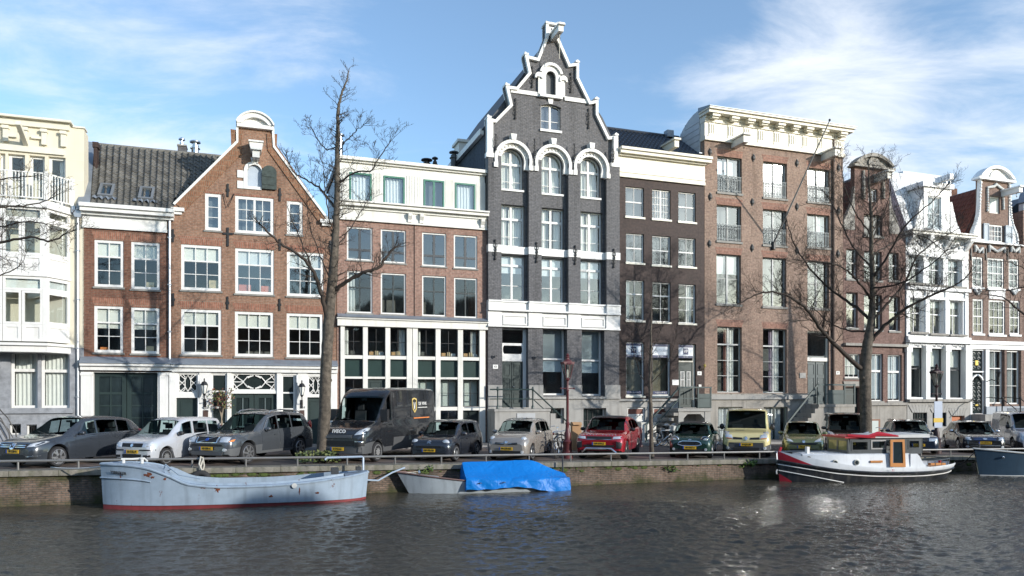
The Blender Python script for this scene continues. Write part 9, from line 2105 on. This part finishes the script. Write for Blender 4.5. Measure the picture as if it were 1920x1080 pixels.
# ---- trees
def limb_path(pts, Y, depth=None):
 out = []
 for i, q in enumerate(pts):
  y = Y + (depth[i] if depth else 0); out.append(Vector(((q[0]-960)/F*y, y, CZ-(q[1]-HV)/F*y)))
 return out
def smooth_path(P_, n=6, jit=0.0, r_=rnd):
 out = []
 for i in range(len(P_)-1):
  p0 = P_[max(0, i-1)]; p1, p2 = P_[i], P_[i+1]; p3 = P_[min(len(P_)-1, i+2)]
  for k in range(n):
   t = k/n; v = .5*((2*p1)+(p2-p0)*t+(2*p0-5*p1+4*p2-p3)*t*t+(3*p1-p0-3*p2+p3)*t**3)
   if jit and (i or k): v = v + Vector((r_.uniform(-jit, jit), r_.uniform(-jit, jit), r_.uniform(-jit, jit)))
   out.append(v)
 out.append(P_[-1]); return out
class Twigs:
 def __init__(s, seed, droop=0.0, curl=.25, rmin=.0042): s.m = MB(); s.r = random.Random(seed); s.n = 0; s.rmin = rmin
 def grow(s, p, d, length, rad, lvl):
  r_ = s.r; n = max(3, int(length/.22)) if lvl else 3; pts = [p]; q = p.copy(); dd = d.normalized(); step = length/n
  for i in range(n):
   dd = (dd + Vector((r_.gauss(0, .10), r_.gauss(0, .10), r_.gauss(.03, .09)))).normalized(); q = q + dd*step; pts.append(q)
  rs = [max(s.rmin, rad*(1-.75*i/n)) for i in range(n+1)]
  s.m.tube(pts, rs, 5 if rad > .03 else 3, False); s.n += 1
  if lvl <= 0: return
  for i in range(1, n+1):
   k = 2 if r_.random() < .55 else 1
   for _ in range(k):
    sd = Vector((r_.gauss(0, 1), r_.gauss(0, 1), r_.gauss(.35, .8))); sd = (sd - dd*sd.dot(dd)*.6)
    nd = ((pts[i]-pts[i-1]).normalized()*.75 + sd.normalized()*.85).normalized()
    s.grow(pts[i], nd, length*r_.uniform(.32, .58)*(1.12-.4*i/n), rs[i]*.62, lvl-1)
 def dress(s, path, rads, start=.15, every=.32, ln=(.7, 1.5), lvl=2, up=.35):
  acc = 0.0; tot = sum((path[i+1]-path[i]).length for i in range(len(path)-1)); run = 0
  for i in range(len(path)-1):
   seg = path[i+1]-path[i]; L = seg.length; run += L; acc += L
   if run/tot < start: acc = 0.0; continue
   while acc > every:
    acc -= every*s.r.uniform(.7, 1.3); d = seg.normalized(); sd = Vector((s.r.gauss(0, 1), s.r.gauss(0, 1), s.r.gauss(up, .7))); sd = (sd-d*sd.dot(d)).normalized()
    nd = (d*s.r.uniform(.35, .8)+sd).normalized(); f = run/tot
    s.grow(path[i+1].copy(), nd, s.r.uniform(*ln)*(1.1-.55*f), max(.009, min(.022, rads[i]*.34)), lvl)
BARK = M('tree_bark', (.105, .086, .066), .9, var=.6, vs=7, bump=1.0, bs=11, streak=.6, dirt=(.03, .026, .02))
BARK2 = M('dark_twig_bark', (.048, .036, .028), .9, var=.3, vs=5)
def tree(name, label, u, Y, trunk, rad, limbs, seed, lv=2, tip_len=(.7, 1.5), ev=.32, knobs=0, group='bare canal side trees', ts=.5):
 p = at(u, Y); t = thing(name, label, 'tree', (p.x, p.y, gz(p.x)), 0, group); base = Vector(t.location)
 tp = [base-Vector((0, 0, .15))] + limb_path(trunk, Y); sp = smooth_path(tp, 7, .012); n = len(sp)
 rs = [pchip([k/(len(rad)-1) for k in range(len(rad))], rad, i/(n-1)) for i in range(n)]
 tk = MB().tube([q-base for q in sp], [r_*(1.35 if i == 0 else (1.15 if i < 3 else 1)) for i, r_ in enumerate(rs)], 12); rr = random.Random(seed)
 for _ in range(knobs):
  i = rr.randint(3, int(n*.55)); a = rr.uniform(0, 6.28); q = sp[i]-base + Vector((math.cos(a), math.sin(a), 0))*rs[i]*.9; s_ = rr.uniform(.03, .06); tk.ball(q, (s_, s_, s_*1.2), 7, 5)
 tk.build('trunk', BARK, t, smooth=60)
 tw = Twigs(seed); lm = MB()
 tw.dress(sp, rs, ts, ev*.8, tip_len, lv)
 for (pts, dep, r0, r1) in limbs:
  r0 *= .68; lp = smooth_path(limb_path(pts, Y, dep), 6, .025, rr); m = len(lp); lr = [r0+(r1-r0)*(i/(m-1))**.8 for i in range(m)]
  lm.tube([q-base for q in lp], lr, 8); tw.dress(lp, lr, .26, ev, tip_len, lv)
  for _ in range(3): tw.grow(lp[-1], (lp[-1]-lp[-3]).normalized()+Vector((rr.gauss(0, .35), rr.gauss(0, .35), rr.gauss(.1, .35))), rr.uniform(*tip_len)*.7, r1*.8, lv)
 if limbs: lm.build('limb', BARK2, t, smooth=60)
 tw.m.v = [(a-base.x, b-base.y, c-base.z) for a, b, c in tw.m.v]; tw.m.build('crown', BARK2, t)
 return tw.n
def trees():
 tree('bare_tree', 'tall slender bare tree with knobbly trunk before the glazed front house', 604, 26.2,
         [(608, 790), (611, 700), (616, 610), (624, 520), (629, 440), (632, 365), (632, 300), (634, 250), (634, 205), (642, 172), (651, 148), (655, 128)], [.24, .205, .195, .19, .165, .125, .10, .085, .07, .052, .038, .024, .012],
         [([(616, 610), (604, 555), (585, 505), (560, 478), (520, 452), (492, 425)], [0, -.3, -.7, -1.0, -1.3, -1.5], .13, .03), ([(585, 505), (572, 470), (560, 440), (548, 415)], [-.7, -.5, -.3, -.1], .05, .016), ([(624, 548), (655, 525), (690, 508), (712, 502), (722, 484), (740, 464)], [0, -.2, -.4, -.4, -.3, -.3], .11, .035),
          ([(630, 392), (602, 355), (575, 338), (552, 325), (540, 300)], [0, .2, .4, .6, .7], .06, .018), ([(632, 345), (660, 326), (698, 318), (706, 302), (730, 268)], [0, -.2, -.4, -.6, -.7], .055, .015), ([(633, 275), (614, 281), (600, 268), (584, 240)], [0, .2, .4, .5], .04, .014), ([(634, 285), (650, 262), (668, 245), (680, 235)], [0, -.3, -.5, -.6], .035, .012), ([(626, 470), (645, 445), (672, 405), (690, 375)], [0, .5, 1.0, 1.3], .045, .014), ([(628, 440), (615, 400), (608, 345), (606, 310)], [0, -.5, -.8, -1], .04, .012), ([(622, 530), (600, 480), (580, 420), (575, 380)], [0, .6, .9, 1.1], .04, .012)], 21, 2, (.55, 1.05), .14, knobs=34, ts=.40)
 tree('bare_tree', 'big spreading bare tree before the plum and white houses', 1624, 33.4,
         [(1623, 770), (1622, 700), (1626, 650), (1634, 600), (1636, 540), (1634, 470), (1633, 400), (1630, 350), (1628, 305)], [.27, .25, .245, .22, .165, .12, .095, .07, .045, .018],
         [([(1618, 695), (1585, 665), (1545, 625), (1520, 590), (1495, 565), (1455, 548), (1420, 552), (1388, 568)], [0, -.5, -1, -1.4, -1.7, -2, -2.2, -2.3], .17, .02), ([(1632, 600), (1600, 572), (1560, 545), (1520, 505), (1492, 462), (1478, 425)], [0, .5, 1, 1.4, 1.7, 1.9], .12, .02), ([(1634, 560), (1610, 530), (1585, 505), (1550, 492), (1500, 488)], [0, -1, -1.8, -2.5, -3], .08, .02),
          ([(1635, 500), (1605, 470), (1580, 425), (1562, 385), (1545, 360)], [0, .8, 1.4, 1.8, 2], .07, .018), ([(1633, 440), (1605, 400), (1585, 355), (1578, 318)], [0, -.6, -1, -1.3], .055, .015), ([(1632, 640), (1665, 605), (1705, 575), (1755, 550), (1790, 535), (1812, 520)], [0, -.4, -.8, -1.2, -1.5, -1.6], .14, .02), ([(1636, 600), (1672, 560), (1700, 525), (1720, 480), (1760, 450), (1800, 428)], [0, .6, 1.1, 1.6, 2, 2.3], .10, .018), ([(1636, 520), (1665, 480), (1690, 432), (1715, 405), (1745, 380), (1772, 352)], [0, -.8, -1.4, -1.8, -2, -2.2], .08, .018),
          ([(1634, 450), (1655, 405), (1668, 365), (1672, 325)], [0, .5, .8, 1], .05, .015), ([(1635, 480), (1675, 455), (1720, 440), (1770, 470)], [0, 1.2, 2.0, 2.6], .06, .016), ([(1636, 540), (1690, 530), (1740, 500), (1775, 470)], [0, -1.4, -2.3, -3], .07, .016), ([(1628, 620), (1590, 620), (1550, 600), (1510, 560)], [0, 1.2, 2.2, 3], .07, .016)], 33, 2, (1.0, 1.9), .13, knobs=10, ts=.48)
 tree('young_tree', 'thin young bare tree with pale stem before the dark brown house', 1222, 29.3,
         [(1221, 790), (1219, 720), (1220, 650), (1221, 600), (1222, 550)], [.085, .075, .06, .045, .028, .012],
         [([(1220, 735), (1200, 700), (1188, 660), (1184, 620)], [0, .3, .5, .6], .025, .01), ([(1220, 720), (1245, 690), (1262, 655), (1268, 625)], [0, -.3, -.5, -.6], .025, .01), ([(1220, 670), (1200, 630), (1193, 590)], [0, -.4, -.6], .02, .008), ([(1221, 660), (1238, 620), (1244, 580)], [0, .4, .6], .02, .008)], 41, 1, (.5, 1.0), .2)
 tree('edge_tree', 'bare tree off the west edge whose branches cross the cream house', -150, 24.2,
         [(-150, 750), (-145, 600), (-130, 480), (-120, 380), (-135, 280), (-165, 180)], [.35, .33, .28, .22, .16, .1, .03],
         [([(-130, 500), (-70, 470), (0, 455), (50, 445), (95, 452), (122, 438)], [0, -.3, -.5, -.6, -.7, -.8], .10, .02), ([(-120, 420), (-60, 400), (0, 388), (50, 385), (90, 375)], [0, .4, .6, .8, 1], .07, .018), ([(-125, 450), (-60, 420), (0, 425), (45, 415), (85, 420)], [0, -.8, -1.2, -1.4, -1.5], .06, .016), ([(-140, 580), (-70, 540), (-10, 520), (35, 500)], [0, .3, .5, .6], .06, .016), ([(-120, 360), (-60, 345), (10, 335), (50, 330)], [0, -.8, -1, -1.2], .05, .014)], 51, 2, (.7, 1.4), .22)
 tree('edge_tree', 'bare tree off the east edge whose branches cross the scroll gable house', 2010, 36.0,
         [(2005, 740), (2000, 660), (1995, 580), (1990, 480), (1985, 380)], [.38, .35, .3, .24, .15, .04],
         [([(2000, 640), (1950, 605), (1915, 585), (1885, 560), (1850, 552)], [0, -.3, -.5, -.7, -.8], .13, .02), ([(1998, 610), (1960, 570), (1930, 540), (1890, 545), (1850, 545)], [0, .4, .6, .8, .9], .08, .018), ([(1992, 560), (1950, 520), (1915, 500), (1885, 490)], [0, -.6, -1, -1.2], .06, .018), ([(1990, 500), (1950, 470), (1925, 450), (1905, 455)], [0, .6, .9, 1], .05, .016)], 61, 2, (.8, 1.6), .2)
trees()
# ---- low plants
def leaves(name, label, cat, u, Y, n, rx, ry, h, col, lw, seed, stem=None, z=0.0, group=None):
 p = at(u, Y); t = thing(name, label, cat, (p.x, p.y, gz(p.x)+z), 0, group); r_ = random.Random(seed)
 for ci, c in enumerate(col):
  m = MB()
  for k in range(n//len(col)):
   a = r_.uniform(0, 6.28); q = r_.random()**.5; hh = r_.random(); x, y, zz = rx*q*math.cos(a), ry*q*math.sin(a), h*(.15+.85*hh)
   d = Vector((r_.gauss(0, 1), r_.gauss(0, 1), r_.gauss(.3, .6))).normalized(); w = d.orthogonal().normalized()*lw*.4; l_ = d*lw*r_.uniform(.7, 1.3); c_ = Vector((x, y, zz)); m.add([c_, c_+l_*.5+w, c_+l_, c_+l_*.5-w], [(0, 1, 2, 3)])
  m.build('foliage', M('%s_leaf_%s' % (name, 'pale' if ci else 'dark'), c, .6, var=.25, vs=4), t, kind='stuff')
 if stem:
  m = MB()
  for k in range(stem): a = r_.uniform(0, 6.28); m.tube([(0, 0, -.02), (rx*.4*math.cos(a), ry*.4*math.sin(a), h*.5), (rx*.8*math.cos(a), ry*.8*math.sin(a), h*.95)], [.02, .012, .006], 4)
  m.build('stem', BARK2, t)
 return t
leaves('weeds', 'green weeds growing round foot of the tall slender bare tree', 'weeds', 612, 25.9, 260, .42, .3, .40, [(.07, .10, .03), (.13, .15, .05)], .12, 3, 8)
leaves('weeds', 'small clump of weeds beside the black delivery van wheel', 'weeds', 572, 25.6, 160, .35, .3, .4, [(.10, .13, .03), (.18, .18, .05)], .10, 4, 5)
def wallplant():
 s_ = S(415, -.5); x, y = FXY(s_, -.5)
 t = leaves('flowering_shrub', 'thin shrub with reddish green leaves against the white timber front', 'shrub', 0, 10, 230, .55, .3, 1.0, [(.12, .14, .04), (.20, .07, .04)], .09, 8, 12); t.location = (x, y, gz(x)+1.55)
 m = MB()
 for k in range(3): m.tube([(.05*k, .05, -1.5), (.08*k-.05, .0, -.8), (.1-.1*k, 0, .3)], .018, 5)
 m.build('stem', M('pale_stem', (.35, .28, .2), .8), t)
wallplant()
def quayweed(u, n, w, label, z=-.2):
 p = ONQ(u, .05); t = leaves('wall_fern', label, 'fern', 0, 10, n, w, .08, .22, [(.05, .10, .02), (.09, .14, .03)], .10, int(u)); t.location = (p.x, p.y, gz(p.x)+z)
quayweed(1396, 170, .5, 'bright green fern tuft on the quay wall below the yellow van', -.26)
quayweed(1255, 60, .35, 'small moss fern tuft on sunlit quay wall', -.45); quayweed(795, 70, .35, 'grassy fern tuft on the quay wall beside grey boat bow', -.30)
